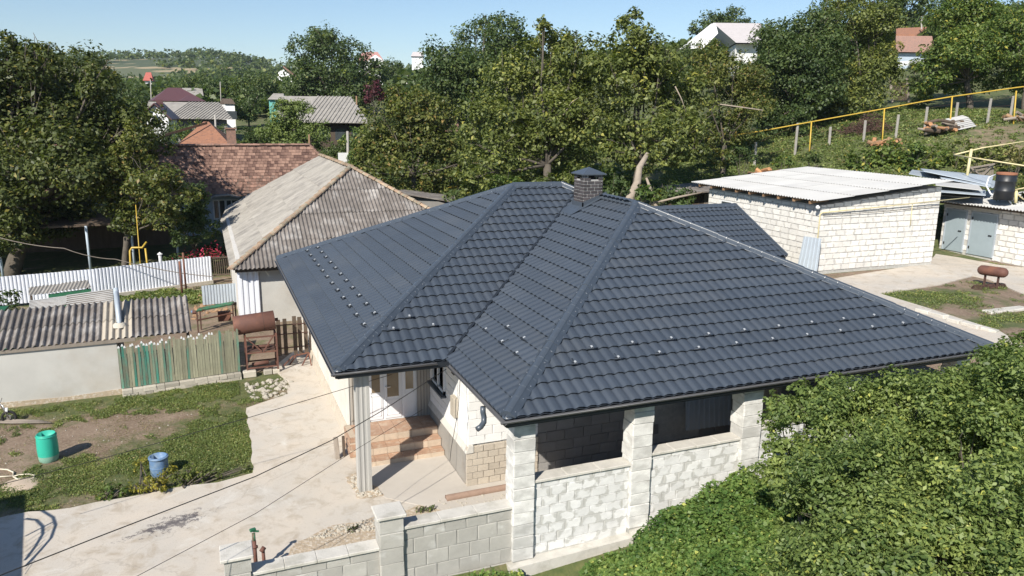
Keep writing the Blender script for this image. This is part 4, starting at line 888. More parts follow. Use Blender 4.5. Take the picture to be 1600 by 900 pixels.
def pk(i, j, ns, n2):
    x = -14.2+i*(11.46/ns)
    if -5.7 < x < -4.75: return MT['asbY']
    return MT['asb']
corr_face(se[0], es, et, plane_poly(se[0], es, et, se), shed, MT['asb'], lam=.165, amp=.036, sheet=.75, tier=1.25, pick=pk, jit=.006)
m_ = MB(); 
for y in (8.75, 9.7): m_.beam((-4.5, y-.05, 1.50+.27*(y-8.5)), (-2.85, y, 1.50+.27*(y-8.5)), .06)
m_.beam((-2.9, sy+1.9, 0), (-2.9, sy+1.9, 2.05), .08); m_.build('rafter', MT['wood'], shed)
pb = Vector((-4.62, 9.1, 1.85)); ptp = atd(181, 452, 22.6)
m_ = MB(); m_.cyl(pb-Vector((0,0,.2)), ptp, .075, n=14, caps=False); m_.cyl(pb, ptp-(ptp-pb)*.02, .06, n=14); m_.build('vent_pipe', MT['galv'], shed, True)
m_ = MB(); m_.lathe(pb-Vector((0,0,.03)), [(.2,-.04),(.15,.05),(.085,.08)], 12); m_.build('pipe_collar', MT['stone'], shed, True)
# ---- green picket fence on stone footing
gf = thing('green_picket_fence', 'worn wooden picket fence with peeling turquoise paint on a low stone footing', 'fence', (-3.1, 8.75, 0))
A = Vector((-4.64, 8.24, 0)); B = Vector((-1.50, 8.68, 0)); L = (B-A).length; d = (B-A).normalized(); nn = Vector((d.y, -d.x, 0)); n = 46
for i in range(n):
    u = (i+.5)/n; p = A+d*L*u; wpk = L/n*.90; h = 1.17+.05*math.sin(i*1.7)+random.uniform(-.03,.03)+(.02 if u < .4 else .05); lean = random.uniform(-.02,.02)
    teal = (u < .42 and random.random() < .72) or random.random() < .08
    m_ = MB(); b = p+Vector((0,0,.22)); s = d*wpk/2; tp = b+Vector((0,0,h))+d*lean
    m_.prism([b-s, b+s, tp+s, tp+s*.4+Vector((0,0,.04)), tp-s*.4+Vector((0,0,.04)), tp-s], -nn*.022); m_.build('picket', MT['greenw' if teal else 'greenw2'], gf)
    if u < .45 or .5 < u < .78:
        m_ = MB(); m_.prism([tp-s-nn*-.002+Vector((0,0,-.02)), tp+s+Vector((0,0,-.02)), tp+s*.4+Vector((0,0,.045)), tp-s*.4+Vector((0,0,.045))], nn*.003) if random.random() < .8 else m_.prism([tp-s, tp+s, tp], nn*.003); m_.build('picket_tip', MT['white'], gf)
for z in (.45, 1.15): m_ = MB(); m_.beam(A-nn*.05+Vector((0,0,z)), B-nn*.05+Vector((0,0,z)), .05, .07); m_.build('rail', MT['woodG'], gf)
k = 0
for r_ in range(2):
    x = 0
    while x < L:
        l = random.uniform(.18, .42); l = min(l, L-x); c = A+d*(x+l/2)+nn*.03
        if l > .05:
            o = bpy.data.objects.new('footing_stone', block_mesh('stone', k%4)); COL.objects.link(o); o.parent = gf; a_ = math.atan2(d.y, d.x)
            o.location = c+Vector((0,0,-.0+.115*r_+.03))-rootloc(gf); o.scale = (l-.01, .24+random.uniform(-.02,.02), .115); o.rotation_euler = (random.uniform(-.05,.05), random.uniform(-.03,.03), a_)
        x += l; k += 1
t = thing('green_metal_lid', 'dark green metal bowl lying in the grass before the picket fence', 'lid', atz(337,594,0)); m_ = MB(); c = atz(337,594,0); m_.lathe(c, [(.22,0),(.225,.05),(.17,.10),(.05,.12),(0,.12)], 18); m_.build('bowl', MT['darkgreen'], t, True)
# ---- rusty tank on its welded stand
tk = thing('tank_stand', 'rusty welded angle steel stand beside the picket fence', 'stand', (-1.0, 9.0, 0))
sx0, sx1, sy0, sy1 = -1.30, -.42, 8.75, 9.45
for (x, y) in ((sx0,sy0),(sx1,sy0),(sx0,sy1),(sx1,sy1)): m_ = MB(); m_.beam((x,y,.05),(x,y,1.28),.045); m_.build('leg', MT['rust'], tk)
for z in (.25, .72, 1.20):
    for a, b in (((sx0,sy0),(sx1,sy0)),((sx0,sy1),(sx1,sy1)),((sx0,sy0),(sx0,sy1)),((sx1,sy0),(sx1,sy1))): m_ = MB(); m_.beam((*a,z),(*b,z),.04); m_.build('rail', MT['rust'], tk)
m_ = MB(); m_.beam((sx0+.05,sy0-.03,1.18),((sx0+sx1)/2,sy0-.03,.76),.035); m_.build('brace', MT['rust'], tk); m_ = MB(); m_.beam((sx1-.1,sy0-.03,1.18),((sx0+sx1)/2+.05,sy0-.03,.76),.035); m_.build('brace', MT['rust'], tk)
m_ = MB(); m_.box((sx0+.05,sy0+.05,.74),(sx1-.05,sy1-.1,.78)); m_.build('shelf', MT['rustd'], tk)
m_ = MB(); m_.tube([(sx0+.2,sy0+.3,.82),(sx1-.2,sy0+.2,.84)],.05,8); m_.tube([(sx0+.15,sy0+.2,.3),(sx1-.25,sy0+.15,.34)],.06,8); m_.build('pipe_scrap', MT['rust'], tk, True)
tt = thing('rusty_tank', 'long rusty cylindrical tank lying on the welded stand near the roof corner', 'tank', (-.9, 9.1, 1.3))
c0 = Vector((-1.60, 9.02, 1.53)); c1 = Vector((-.42, 9.02, 1.62)); m_ = MB(); d = (c1-c0).normalized(); m_.tube([c0, c0+d*.02, c1-d*.02, c1], [.275,.288,.288,.275], 28); m_.build('shell', MT['rust'], tt, True, fix=False)
for q in (.72,.99): m_ = MB(); pts = c0.lerp(c1, q); m_.cyl(pts-d*.008, pts+d*.008, .2915, n=28, caps=False); m_.build('weld_band', MT['rustd'], tt, True)
tt.location = tt.location
m_ = MB(); m_.cyl(c1+Vector((0,0,-.0)), c1+d*.1, .05, n=10); m_.build('outlet', MT['rustd'], tt, True)
# stones under it
rr = random.Random(5)
def rock(name, label, cat, c, s, m='stone', group=None, seed=0):
    bm = bmesh.new(); bmesh.ops.create_icosphere(bm, subdivisions=1, radius=1); q = random.Random(seed)
    for v in bm.verts: v.co *= q.uniform(.75, 1.1)
    for v in bm.verts: v.co = Vector((v.co.x*s[0], v.co.y*s[1], v.co.z*s[2]))+Vector(c)
    me = bpy.data.meshes.new(name); bm.to_mesh(me); bm.free(); o = mkobj(name, me, MT[m], None, False, c); return tag(o, label, cat, group)
for i, (x, y, l, w_, h) in enumerate(((-1.25,8.72,.38,.25,.2),(-.72,8.78,.25,.2,.16),(-.48,8.8,.2,.2,.14))):
    m_ = MB(); m_.cbox((x,y,.0), l, w_, h, rr.uniform(-.15,.15)); tag(m_.build('stone_block', MT['stone'], None, org=(x,y,0), bev=.02), ['largest pale stone block under the left leg of the tank stand','middle pale stone block under the tank stand','right small stone block under the tank stand'][i], 'stone', 'stone blocks under the tank stand')
def rubble(name, poly, n, smin, smax, m, seed, label, z=0.0, cat='rubble'):
    q = random.Random(seed); mb = MB(); xs = [p[0] for p in poly]; ys = [p[1] for p in poly]
    def inside(x, y):
        c = False; j = len(poly)-1
        for i in range(len(poly)):
            xi, yi = poly[i][0], poly[i][1]; xj, yj = poly[j][0], poly[j][1]
            if (yi > y) != (yj > y) and x < (xj-xi)*(y-yi)/(yj-yi)+xi: c = not c
            j = i
        return c
    k = 0
    ico = [(0,0,1),(.9,0,.3),(.28,.85,.3),(-.72,.53,.3),(-.72,-.53,.3),(.28,-.85,.3),(.72,.53,-.4),(-.28,.85,-.4),(-.9,0,-.4),(-.28,-.85,-.4),(.72,-.53,-.4)]
    fs = [(0,1,2),(0,2,3),(0,3,4),(0,4,5),(0,5,1),(1,6,2),(2,6,7),(2,7,3),(3,7,8),(3,8,4),(4,8,9),(4,9,5),(5,9,10),(5,10,1),(1,10,6)]
    while k < n:
        x = q.uniform(min(xs), max(xs)); y = q.uniform(min(ys), max(ys))
        if not inside(x, y): continue
        s = smin+(smax-smin)*q.random()**3; zz = z if z is not None else tz(x, y); a = q.uniform(0, 6.28); ca, sa = math.cos(a), math.sin(a); e = (q.uniform(.7,1.4), q.uniform(.7,1.2), q.uniform(.5,.9))
        vs = []
        for v in ico: vx, vy, vz = v[0]*s*e[0]*q.uniform(.8,1.2), v[1]*s*e[1]*q.uniform(.8,1.2), v[2]*s*e[2]; vs.append((x+vx*ca-vy*sa, y+vx*sa+vy*ca, zz+vz+s*.2))
        mb.add(vs, fs); k += 1
    o = mb.build(name, MT[m], None, fix=False); tag(o, label, cat, None, 'stuff'); return o
P4 = lambda *a: [tuple(atz(x, y, 0)[:2]) for x, y in a]
rubble('rubble', P4((385,600),(455,590),(450,560),(470,560),(465,600),(450,618),(400,628),(380,610)), 260, .02, .10, 'stone', 3, 'pale stone rubble scattered below the rusty tank stand')
rubble('gravel', P4((470,850),(590,832),(590,815),(530,825)), 240, .012, .045, 'stone', 4, 'small pale stones on the dirt strip behind the low street wall', .06)
rubble('gravel', P4((545,752),(556,744),(590,770),(600,778),(560,783)), 120, .015, .05, 'stone', 5, 'broken stones at the foot of the fluted corner column', .065)
rubble('gravel', P4((660,805),(790,790),(790,770),(700,775)), 160, .010, .03, 'stone', 6, 'fine stones on the dirt strip before the terrace', .06)
rubble('debris', P4((300,500),(330,490),(365,485),(372,450),(330,445),(305,470)), 260, .02, .12, 'woodL', 8, 'heap of broken boards and tiles between the metal fence and the grey roofed barn')
rubble('gravel', P4((0,660),(200,640),(380,600),(390,700),(300,760),(60,800),(0,790)), 260, .008, .03, 'stone', 9, 'scattered pebbles over the left yard', .0)
# dark board fence right of the tank
df = thing('dark_board_fence', 'short dark weathered board fence between the rusty tank and the house', 'fence', (0, 9.7, 0))
for i, (x, h) in enumerate(((437,1.42),(447,1.44),(462,1.50),(470,1.46),(479,1.42),(487,1.38))):
    q = aty(x, 545, 9.7); m_ = MB(); m_.box((q.x-.06, 9.7, .25), (q.x+.06, 9.73, h)); m_.build('board', MT['wood'], df)
for z in (.5, .95, 1.25): m_ = MB(); m_.beam((-.45,9.68,z),(.62,9.68,z),.03); m_.build('rail', MT['rustd'], df)
# tubular frame before it
t = thing('steel_trestle', 'low rusty tubular trestle leaning beside the dark board fence', 'trestle', (.2,9.2,0)); m_ = MB()
for a, b in (((-.25,9.3,.0),(.05,9.0,.42)),((-.05,9.35,0),(.2,9.1,.45)),((.05,9.0,.42),(.55,9.1,.45)),((.55,9.1,.45),(.6,9.0,0)),((.3,9.1,.0),(.52,9.1,.4))): m_.beam(a, b, .035)
m_.build('frame', MT['rust'], t)
# green and rusty machine bench behind
mc = thing('green_machine_bench', 'rusty farm machine bench with peeling green top behind the picket fence', 'machine', atz(330,515,0))
zt_ = .78; a = atz(307,505,zt_*0+.0)
m_ = MB(); A = atz(306,488,zt_); B = atz(362,477,zt_); Wd = Vector((.1,.42,0)); m_.obox(A, B-A, Wd, (0,0,.06)); m_.build('top', MT['greenp'], mc, bev=.01)
for q in (A, B, A+Wd, B+Wd): m_ = MB(); m_.beam(q+Vector((.03,.03,0)), Vector((q.x+.03,q.y+.03,.0)), .05); m_.build('leg', MT['rustd'], mc)
m_ = MB(); m_.beam(A+Vector((0,0,-.3)), B+Vector((0,0,-.3)), .05); m_.cyl(A+Vector((-.12,.1,-.02)), A+Vector((-.0,.1,-.02)), .07, n=12); m_.box(B-Vector((.5,-.05,.6)), B-Vector((.05,-.3,.25))); m_.build('gearbox', MT['rust'], mc, bev=.01)
m_ = MB(); m_.cyl(A+Vector((-.16,.1,-.0)), A+Vector((-.10,.1,-.0)), .05, n=12); m_.build('pulley', MT['drumb'], mc)
# ---- white profiled metal fence
wf = thing('white_metal_fence', 'long white profiled metal fence behind the low shed', 'fence', (-6, 21.5, 0))
def prof_fence(root, A, B, z0, z1, m, pitch=.13, dep=.025, sheet=1.1):
    A = Vector(A); B = Vector(B); L = (B-A).length; d = (B-A).normalized(); nn = Vector((d.y, -d.x, 0)); n = max(1, round(L/sheet)); l = L/n
    for i in range(n):
        k = int(l/pitch); prof = []
        for j in range(k+1):
            s = j*l/k
            for (o_, dd) in ((0,0),(.36,0),(.48,dep),(.86,dep)):
                ss = s+o_*l/k
                if ss <= l+1e-6: prof.append((ss, dd))
        vs = []; off = .003*(i%2); jz = random.uniform(-.015,.015)
        for z in (z0, z1+jz):
            for (s, dd) in prof: vs.append(A+d*(i*l+s)+nn*(dd+off)+Vector((0,0,z)))
        m2 = len(prof); mb = MB(); mb.add(vs, [(j, j+1, m2+j+1, m2+j) for j in range(m2-1)]); mb.build('fence_sheet', MT[m], root, fix=False)
fa = [Vector((-14.5, 18.6, 0)), Vector((-10.1, 20.4, 0)), Vector((-6.6, 20.95, 0)), Vector((-2.07, 22.6, 0))]
for a, b in zip(fa, fa[1:]): prof_fence(wf, a, b, .12, 1.28, 'galvw')
for a, b in zip(fa, fa[1:]): m_ = MB(); m_.beam(a+Vector((0,.04,.6)), b+Vector((0,.04,.6)), .04); m_.build('rail', MT['woodG'], wf)
for i, q in enumerate((.0,.33,.66,1)): p = fa[2].lerp(fa[3], q); m_ = MB(); m_.beam(p+Vector((0,.06,0)), p+Vector((0,.06,1.2)), .05); m_.build('fence_post', MT['rust'], wf)
m_ = MB(); m_.beam(fa[2]+Vector((0,-.02,.05)), fa[3]+Vector((0,-.02,.05)), .2, .2); m_.build('footing', MT['stone'], wf)
for px, lb in ((285,'rusty thin steel pole, left of a pair, before the white metal fence'),(291,'rusty steel pole, right one of a pair, before the white metal fence')):
    b = atz(px, 462 if px < 288 else 455, 0); t = thing('steel_pole', lb, 'pole', b, 'pair of rusty poles'); m_ = MB(); m_.cyl(b, b+Vector((.0,0,1.72 if px > 288 else 1.5)), .045, n=8); m_.build('pole', MT['rust'], t, True)
# dark timber gate right of the fence, under barn eave
t = thing('timber_lattice_gate', 'dark brown timber railing between the white fence and the grey roofed barn', 'gate', (-1.8,22.4,0))
for i in range(8): x = -1.98+i*.08*1.1; m_ = MB(); m_.box((x,22.5,.35),(x+.035,22.53,1.25)); m_.build('picket', MT['wood'], t)
for z in (.4,1.2): m_ = MB(); m_.beam((-2.02,22.48,z),(-1.3,22.48,z),.06); m_.build('rail', MT['wood'], t)
# crates / shelters behind shed
t = thing('mossy_lean_to', 'small lean-to with mossy corrugated roof and green board front before the white fence', 'shelter', (-8,15.5,0))
a = [atd(45,446,27.2), atd(138,439,27.8), atd(144,452,27.2), atd(46,466,26.6)]
a = [atd(45,463,26.2), atd(143,450,26.8), atd(138,440,27.6), atd(45,449,27.0)]; es_ = (a[1]-a[0]).normalized(); et_ = (a[3]-a[0]); et_ = (et_-es_*et_.dot(es_)).normalized()
corr_face(a[0], es_, et_, plane_poly(a[0], es_, et_, a), t, MT['asbL'], lam=.12, amp=.02, sheet=.6, tier=2, jit=.01)
m_ = MB(); b0 = a[0].lerp(a[1], .3)+Vector((0,.05,-.03)); b1 = a[1]+Vector((-.03,.05,-.03)); m_.prism([b0, b1, b1-Vector((0,0,.9)), b0-Vector((0,0,.9))], (0,.04,0)); m_.build('front_board', MT['darkgreen'], t)
m_ = MB()
for q in (a[0]+Vector((.05,.1,-.05)), a[2]+Vector((-.05,-.05,-.05)), a[3]+Vector((.05,-.05,-.05))): m_.beam(q, Vector((q.x,q.y,0)), .06)
m_.build('prop', MT['wood'], t)
for (nm, lb, q) in (('leaning_roof_sheet', 'whitish ribbed sheet stack leaning behind the shed, left of two', [(46,488),(103,476),(108,462),(46,470)]), ('leaning_sheet_panel', 'brown edged ribbed sheet leaning behind the shed, right beside its vent pipe', [(104,486),(178,473),(176,451),(104,461)])):
    D0 = 24.6; D1 = 25.0; P = [atd(*q[0], D0), atd(*q[1], D0+.4), atd(*q[2], D1+.5), atd(*q[3], D1)]
    t = thing(nm, lb, 'sheet', (P[0].x, P[0].y, 0), 'ribbed sheets leaning behind the shed'); es_ = (P[1]-P[0]).normalized(); et_ = P[3]-P[0]; et_ = (et_-es_*et_.dot(es_)).normalized(); nn = es_.cross(et_); nn = -nn if nn.dot(Vector(CAM)-P[0]) > 0 else nn
    m_ = MB(); m_.prism(P, nn*.02); m_.build('panel', MT['asb'], t)
    m_ = MB()
    for k in range(8): u = (k+.5)/8; m_.beam(P[0].lerp(P[3], u)-nn*.02, P[1].lerp(P[2], u)-nn*.02, .05, .02)
    m_.build('rib', MT['asbW'], t)
    m_ = MB()
    for u in (.05,.5,.95): q0_ = P[3].lerp(P[2], u); m_.beam(q0_+Vector((0,.15,-.03)), Vector((q0_.x, q0_.y+.3, 0)), .06)
    m_.build('prop', MT['wood'], t)
t = thing('green_crate', 'dark green metal crate at the left edge behind the shed roof', 'crate', atz(4,500,0)); c = atd(2,492,24.5); m_ = MB(); m_.box((c.x-.6,c.y,.0),(c.x+.1,c.y+.6,c.z+.15)); m_.build('body', MT['darkgreen'], t)
# plain tin fence piece right
t = thing('tin_fence_piece', 'low ribbed tin fence piece joining the grey roofed barn', 'fence', (-1.7,17.5,0)); prof_fence(t, (-2.5,17.8,0), (-1.05,17.9,0), .15, .95, 'galv', pitch=.11)
# ================================================================== GREY ROOFED BARN
bn = thing('grey_roofed_barn', 'barn with large weathered corrugated hipped roof and mossy orange hip tiles', 'barn', (3.9, 14.5, 0))
bz = 2.2; F0 = Vector((-1.45,14.2,bz)); FR = Vector((9.3,14.2,bz)); AP = Vector((3.95,19.8,5.38)); RB = Vector((3.95,29.3,5.38)); LB = Vector((-1.45,27.8+7,bz)); LB = Vector((-1.45,27.6,bz)); RRb = Vector((9.3,27.6,bz))
et = (AP-F0); es = Vector((1,0,0)); et = (Vector((3.95,19.8,5.38))-Vector((3.95,14.2,bz))).normalized()
corr_face(F0, es, et, plane_poly(F0, es, et, [F0, FR, AP]), bn, MT['asb'], lam=.155, amp=.030, sheet=.92, tier=1.6, jit=.007)
es = Vector((0,1,0)); et = (Vector((3.95,20,5.38))-Vector((-1.45,20,bz))).normalized()
corr_face(F0, es, et, plane_poly(F0, es, et, [F0, LB, Vector((-1.0,31.5,bz+.3)), RB, AP]), bn, MT['asbL'], lam=.155, amp=.022, sheet=1.1, tier=1.7, jit=.007)
et2 = (Vector((3.95,20,5.38))-Vector((9.3,20,bz))).normalized()
corr_face(FR, es, et2, plane_poly(FR, es, et2, [FR, Vector((9.3,29.3,bz)), RB, AP]), bn, MT['asb'], lam=.155, amp=.022, sheet=1.8, tier=3.4)
def mossy(root, a, b, r=.12, l=.34, m='mossy', name='ridge_tile'):
    a = Vector(a); b = Vector(b); L = (b-a).length; n = int(L/l); d = (b-a)/n; rt = d.cross(Vector((0,0,1))).normalized(); u = rt.cross(d).normalized()
    for i in range(n):
        p0 = a+d*i; p1 = a+d*(i+1.08); vs = []; j0 = random.uniform(-.02,.02)
        for (p, rr_) in ((p0, r*1.1), (p1, r*.85)):
            for k in range(7): g = PI*k/6; vs.append(p+rt*(rr_*math.cos(g)+j0)+u*(rr_*.75*math.sin(g)+.0))
        mb = MB(); mb.add(vs, [(k, k+1, 8+k, 7+k) for k in range(6)]+[tuple(range(7))]); mb.build(name, MT[m], root, fix=False)
mossy(bn, F0+Vector((0,0,.03)), AP+Vector((0,0,.04))); mossy(bn, FR+Vector((0,0,.03)), AP+Vector((0,0,.04))); mossy(bn, AP+Vector((0,0,.04)), RB+Vector((0,0,.04)))
wx, wyy = -1.22, 14.75
m_ = MB(); m_.box((wx, wyy, -.1), (9.0, wyy+.3, bz+.25)); m_.build('front_wall', MT['shedwall'], bn)
m_ = MB(); m_.box((wx, wyy+.302, -.1), (wx+.3, 27.2, bz+.25)); m_.build('side_wall', MT['plasterL'], bn)
m_ = MB(); m_.beam((-1.3,14.35,bz-.06),(9.2,14.35,bz-.06),.08,.12); m_.build('eave_beam', MT['wood'], bn)
prof_fence(bn, (wx-.02, wyy-.05, 0), (wx+.75, wyy-.05, 0), .0, 2.1, 'galvw', pitch=.19, dep=.035, sheet=.4)
# ================================================================== OLD CLAY TILE HOUSE BEHIND
ez = 3.0; ey = 33.3; rz = 5.75; ry = atz(345,227,5.75).y
xR = atz(485,227,5.75).x; xL = -9.5
ch = thing('clay_tile_house', 'old house with weathered brown red clay tile roof shaded by the left trees', 'house', (-3, ey+1, 0))
E0 = Vector((xL-1, ey, ez)); E1 = Vector((xR+2.4, ey, ez)); T0 = Vector((xL-1, ry, rz)); T1 = Vector((xR, ry, rz))
es = Vector((1,0,0)); et = (Vector((0,ry,rz))-Vector((0,ey,ez))).normalized(); SL = (Vector((0,ry,rz))-Vector((0,ey,ez))).length
m_ = MB(); m_.prism([E0-Vector((0,0,.06)), E1-Vector((0,0,.06)), T1-Vector((0,0,.06)), T0-Vector((0,0,.06))], (0,0,-.1)); m_.build('roof_deck', MT['clay'], ch)
tw_, th_ = .205, .175; rows = int(SL/th_); nn = es.cross(et)
# individual clay tiles; the ones behind the trees are joined
TM = []
for v in range(5):
    mb = MB(); w2 = tw_*.49
    vs = [(-w2,0,.035),(w2,0,.030),(w2,th_*1.2,.006),(-w2,th_*1.2,.008),(0,0,.022)]
    mb.add([(-w2,0,.0),(w2,0,.0),(w2,0,.034),(-w2,0,.034),(w2,th_*1.2,.008),(-w2,th_*1.2,.008),(-w2*.85,0,.048),(-w2*.85,th_*1.2,.018)], [(0,1,2,3),(3,2,4,5),(3,6,7,5)])
    me = bpy.data.meshes.new('roof_tile'); me.from_pydata(mb.v, [], mb.f); me.materials.append(MT['clay']); TM.append(me)
vis = []; hid = MB()
for r_ in range(rows):
    u = r_*th_/SL; xe = E1.x+(T1.x-E1.x)*u; nx = int((xe-xL)/tw_)
    for c in range(nx): vis.append((r_, xe-(c+.5)*tw_-random.uniform(0,.008)))
random.shuffle(vis)
visible = sorted([q for q in vis if q[1] > -3.6], key=lambda q: q[0])[:300]
rest = [q for q in vis if q not in set(visible)]
Mb = Matrix(((es.x, et.x, nn.x, 0), (es.y, et.y, nn.y, 0), (es.z, et.z, nn.z, 0), (0,0,0,1)))
sel = set(random.sample(range(len(vis)), min(298, len(vis))))
big = sorted(vis, key=lambda q: -(q[1] > -4.2)-.001*q[0]); near = [q for q in vis if q[1] > -3.8]; near.sort(key=lambda q: q[0]); ind = set(near[:298])
hv = []; hf = []
for q in vis:
    p = E0+et*(q[0]*th_); p.x = q[1]+random.uniform(-.008,.008); p += nn*random.uniform(-.004,.012)
    if q in ind:
        o = bpy.data.objects.new('roof_tile', random.choice(TM)); COL.objects.link(o); o.parent = ch; mm = Mb.copy(); mm.translation = p-rootloc(ch)
        o.matrix_local = mm@Matrix.Rotation(random.uniform(-.03,.03), 4, 'Z')
    else:
        me = random.choice(TM); b = len(hv)
        rz_m = Matrix.Rotation(random.uniform(-.03,.03), 4, 'Z')
        for v in me.vertices: w_ = Mb@(rz_m@v.co); hv.append(tuple(w_+p))
        hf += [tuple(b+i for i in f.vertices) for f in me.polygons]
me = bpy.data.meshes.new('roof_tiles'); me.from_pydata(hv, [], hf); m, t_, p_, L_ = newmat('old_clay_tile_mass')
g_ = N(t_, 'ShaderNodeNewGeometry'); cr = N(t_, 'ShaderNodeValToRGB'); cr.color_ramp.elements[0].color = (.11,.06,.048,1); cr.color_ramp.elements[1].color = (.34,.21,.16,1); L_.new(g_.outputs['Random Per Island'], cr.inputs[0]); L_.new(cr.outputs[0], p_.inputs['Base Color']); p_.inputs['Roughness'].default_value = .9
o = mkobj('roof_tiles', me, m, ch); o['kind'] = 'stuff'
T1b = Vector((xR, 2*ry-ey, ez)); m_ = MB(); m_.add([E1, Vector((E1.x, 2*ry-ey, ez)), T1], [(0,1,2)]); m_.add([E0, T0, T1, Vector((E1.x,2*ry-ey,ez)), Vector((E0.x,2*ry-ey,ez))], [(1,2,3,4)]); m_.build('rear_roof', MT['clay'], ch)
mossy(ch, T0, T1, .13, .36, 'clay'); mossy(ch, E1, T1, .13, .36, 'clay')
m_ = MB(); m_.box((xL, ey+.6, 0), (E1.x-.6, ey+.9, ez)); m_.box((E1.x-.9, ey+.9, 0), (E1.x-.6, 2*ry-ey-.6, ez)); m_.build('wall', MT['bluewall'], ch)
m_ = MB(); m_.beam((xL-1,ey+.05,ez-.03),(E1.x,ey+.05,ez-.03),.1,.06); m_.build('gutter', MT['gutter'], ch)
c = aty(350,325,ey-.6); m_ = MB(); m_.prism([c+Vector((-.75,0,.55)), c+Vector((-.4,0,.72)), c+Vector((.3,0,.76)), c+Vector((.9,0,.6)), c+Vector((.9,0,.54)), c+Vector((.3,0,.69)), c+Vector((-.4,0,.65)), c+Vector((-.75,0,.48))], (0,1.2,0)); m_.build('porch_canopy', MT['asbL'], ch)
for a, b in ((-.55,.0),(.15,.7)):
    m_ = MB(); m_.box((c.x+a, ey+.56, 1.5), (c.x+b+.1, ey+.6, 2.55)); w1 = m_.build('window', MT['glassd'], ch); m_ = MB()
    for x in (c.x+a-.03, (2*c.x+a+b)/2, c.x+b+.07): m_.box((x, ey+.52, 1.45), (x+.07, ey+.56, 2.6))
    for z in (1.45, 2.55): m_.box((c.x+a-.03, ey+.515, z), (c.x+b+.14, ey+.555, z+.07))
    f_ = m_.build('window_frame', MT['pvc'], ch); f_.parent = w1
# carport with dark flat roof in the tree shade
cp = thing('dark_carport', 'open carport with dark flat roof in deep shade behind the white fence', 'carport', (-6, 27, 0))
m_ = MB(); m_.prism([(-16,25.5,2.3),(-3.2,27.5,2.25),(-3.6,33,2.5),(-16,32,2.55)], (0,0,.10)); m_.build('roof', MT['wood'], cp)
for x, y in ((-7.5,26.8),(-5.6,27.1),(-3.6,27.6),(-11,26.2)): m_ = MB(); m_.cyl((x,y,0),(x,y,2.3),.06,n=8); m_.build('post', MT['bluewall'], cp, True)
m_ = MB(); m_.box((-16,32.2,0),(-3.8,32.4,2.3)); m_.build('back_wall', MT['wood'], cp)
m_ = MB(); m_.beam((-6.0,26.98,2.28),(-3.4,27.4,2.22),.05,.08); m_.build('white_fascia', MT['white'], cp)
# yellow gas pipe portal by the fence
t = thing('yellow_gas_riser', 'yellow gas pipe riser bent into a portal behind the white metal fence', 'pipe', atz(205,425,0)); m_ = MB()
b = atd(205,412,34.5); z0 = 0
q = [atd(204,415,34.5), atd(203,392,34.5), atd(206,387,34.5), atd(222,387,34.6), atd(229,378,34.7)]; m_.tube([Vector((q[0].x,q[0].y,0))]+q, .045, 8); q = [atd(230,412,34.7), atd(227,388,34.6)]; m_.tube([Vector((q[0].x,q[0].y,0))]+q, .04, 8)
q = [atd(219,412,34.6), atd(212,320,34.6)]; m_.tube([Vector((q[0].x,q[0].y,0))]+q, .02, 6); m_.build('pipe', MT['yellow'], t, True)
b = atd(250,400,34); t = thing('white_garden_post', 'short white post among dark plants behind the white fence', 'post', (b.x,b.y,0)); m_ = MB(); m_.lathe((b.x,b.y,0), [(.12,0),(.12,1.0),(.07,1.1),(.07,1.45),(.12,1.5),(0,1.6)], 10); m_.build('post', MT['white'], t)
# ================================================================== WHITE BLOCK BARN (right)
wb = thing('white_block_barn', 'whitish limestone block barn under a pale corrugated mono pitch roof', 'barn', (20.5, 9.1, 1.6))
bx0, bx1, by0, by1 = 20.5, 27.0, 9.1, 16.4
def btop(s): return 4.40+(5.0-4.40)*s/(bx1-bx0)
m_ = MB(); m_.prism([(bx0+.01,by0+.01,1.3),(bx1-.01,by0+.01,1.3),(bx1-.01,by0+.01,4.97),(bx0+.01,by0+.01,4.38)], (0,by1-by0,0)); core = m_.build('wall_core', MT['mortarW'], wb)
fw = MB(); fw.box((bx0+.02,by0+.008,1.35),(bx1-.02,by0+.02,1.6)); fwo = fw.build('front_wall', MT['coping'], wb); ROOT[fwo.name] = rootloc(wb)
block_wall(fwo, (bx0,by0,0), (1,0,0), (0,-1,0), bx1-bx0, 1.72, btop, .42, .235, 'limeB', thick=.06, gap=.022, proud=.012, jit=.008)
swo = MB(); swo.box((bx0+.008,by0+.02,1.35),(bx0+.02,by1,1.6)); swo = swo.build('side_wall', MT['coping'], wb); ROOT[swo.name] = rootloc(wb)
wq = atx(1135,323,bx0); wl = by1-wq.y
block_wall(swo, (bx0,by1,0), (0,-1,0), (-1,0,0), by1-by0, 1.6, 4.34, .47, .235, 'limeB', thick=.06, gap=.022, proud=.012, jit=.006, holes=[(wl-.42,wl+.42,3.40,3.92)])
m_ = MB(); m_.box((bx0-.02, wq.y-.36, 3.44), (bx0+.02, wq.y+.36, 3.88)); wn = m_.build('window', MT['glassd'], wb)
m_ = MB()
for y in (wq.y-.42, wq.y+.36): m_.box((bx0-.03, y, 3.38), (bx0+.0, y+.06, 3.94))
for z in (3.38, 3.88): m_.box((bx0-.028, wq.y-.36, z), (bx0+.0, wq.y+.36, z+.06))
f_ = m_.build('window_frame', MT['white'], wb); f_.parent = wn
ro = [Vector((20.02,8.72,4.60)), Vector((27.2,8.72,5.26)), Vector((27.2,17.3,5.26)), Vector((20.02,17.3,4.60))]
tb = atz(1250,257,5.3); 
es = Vector((0,1,0)); et = (ro[1]-ro[0]).normalized()
corr_face(ro[0], es, et, plane_poly(ro[0], es, et, ro), wb, MT['asbW'], lam=.16, amp=.024, sheet=1.05, tier=1.7, jit=.004)
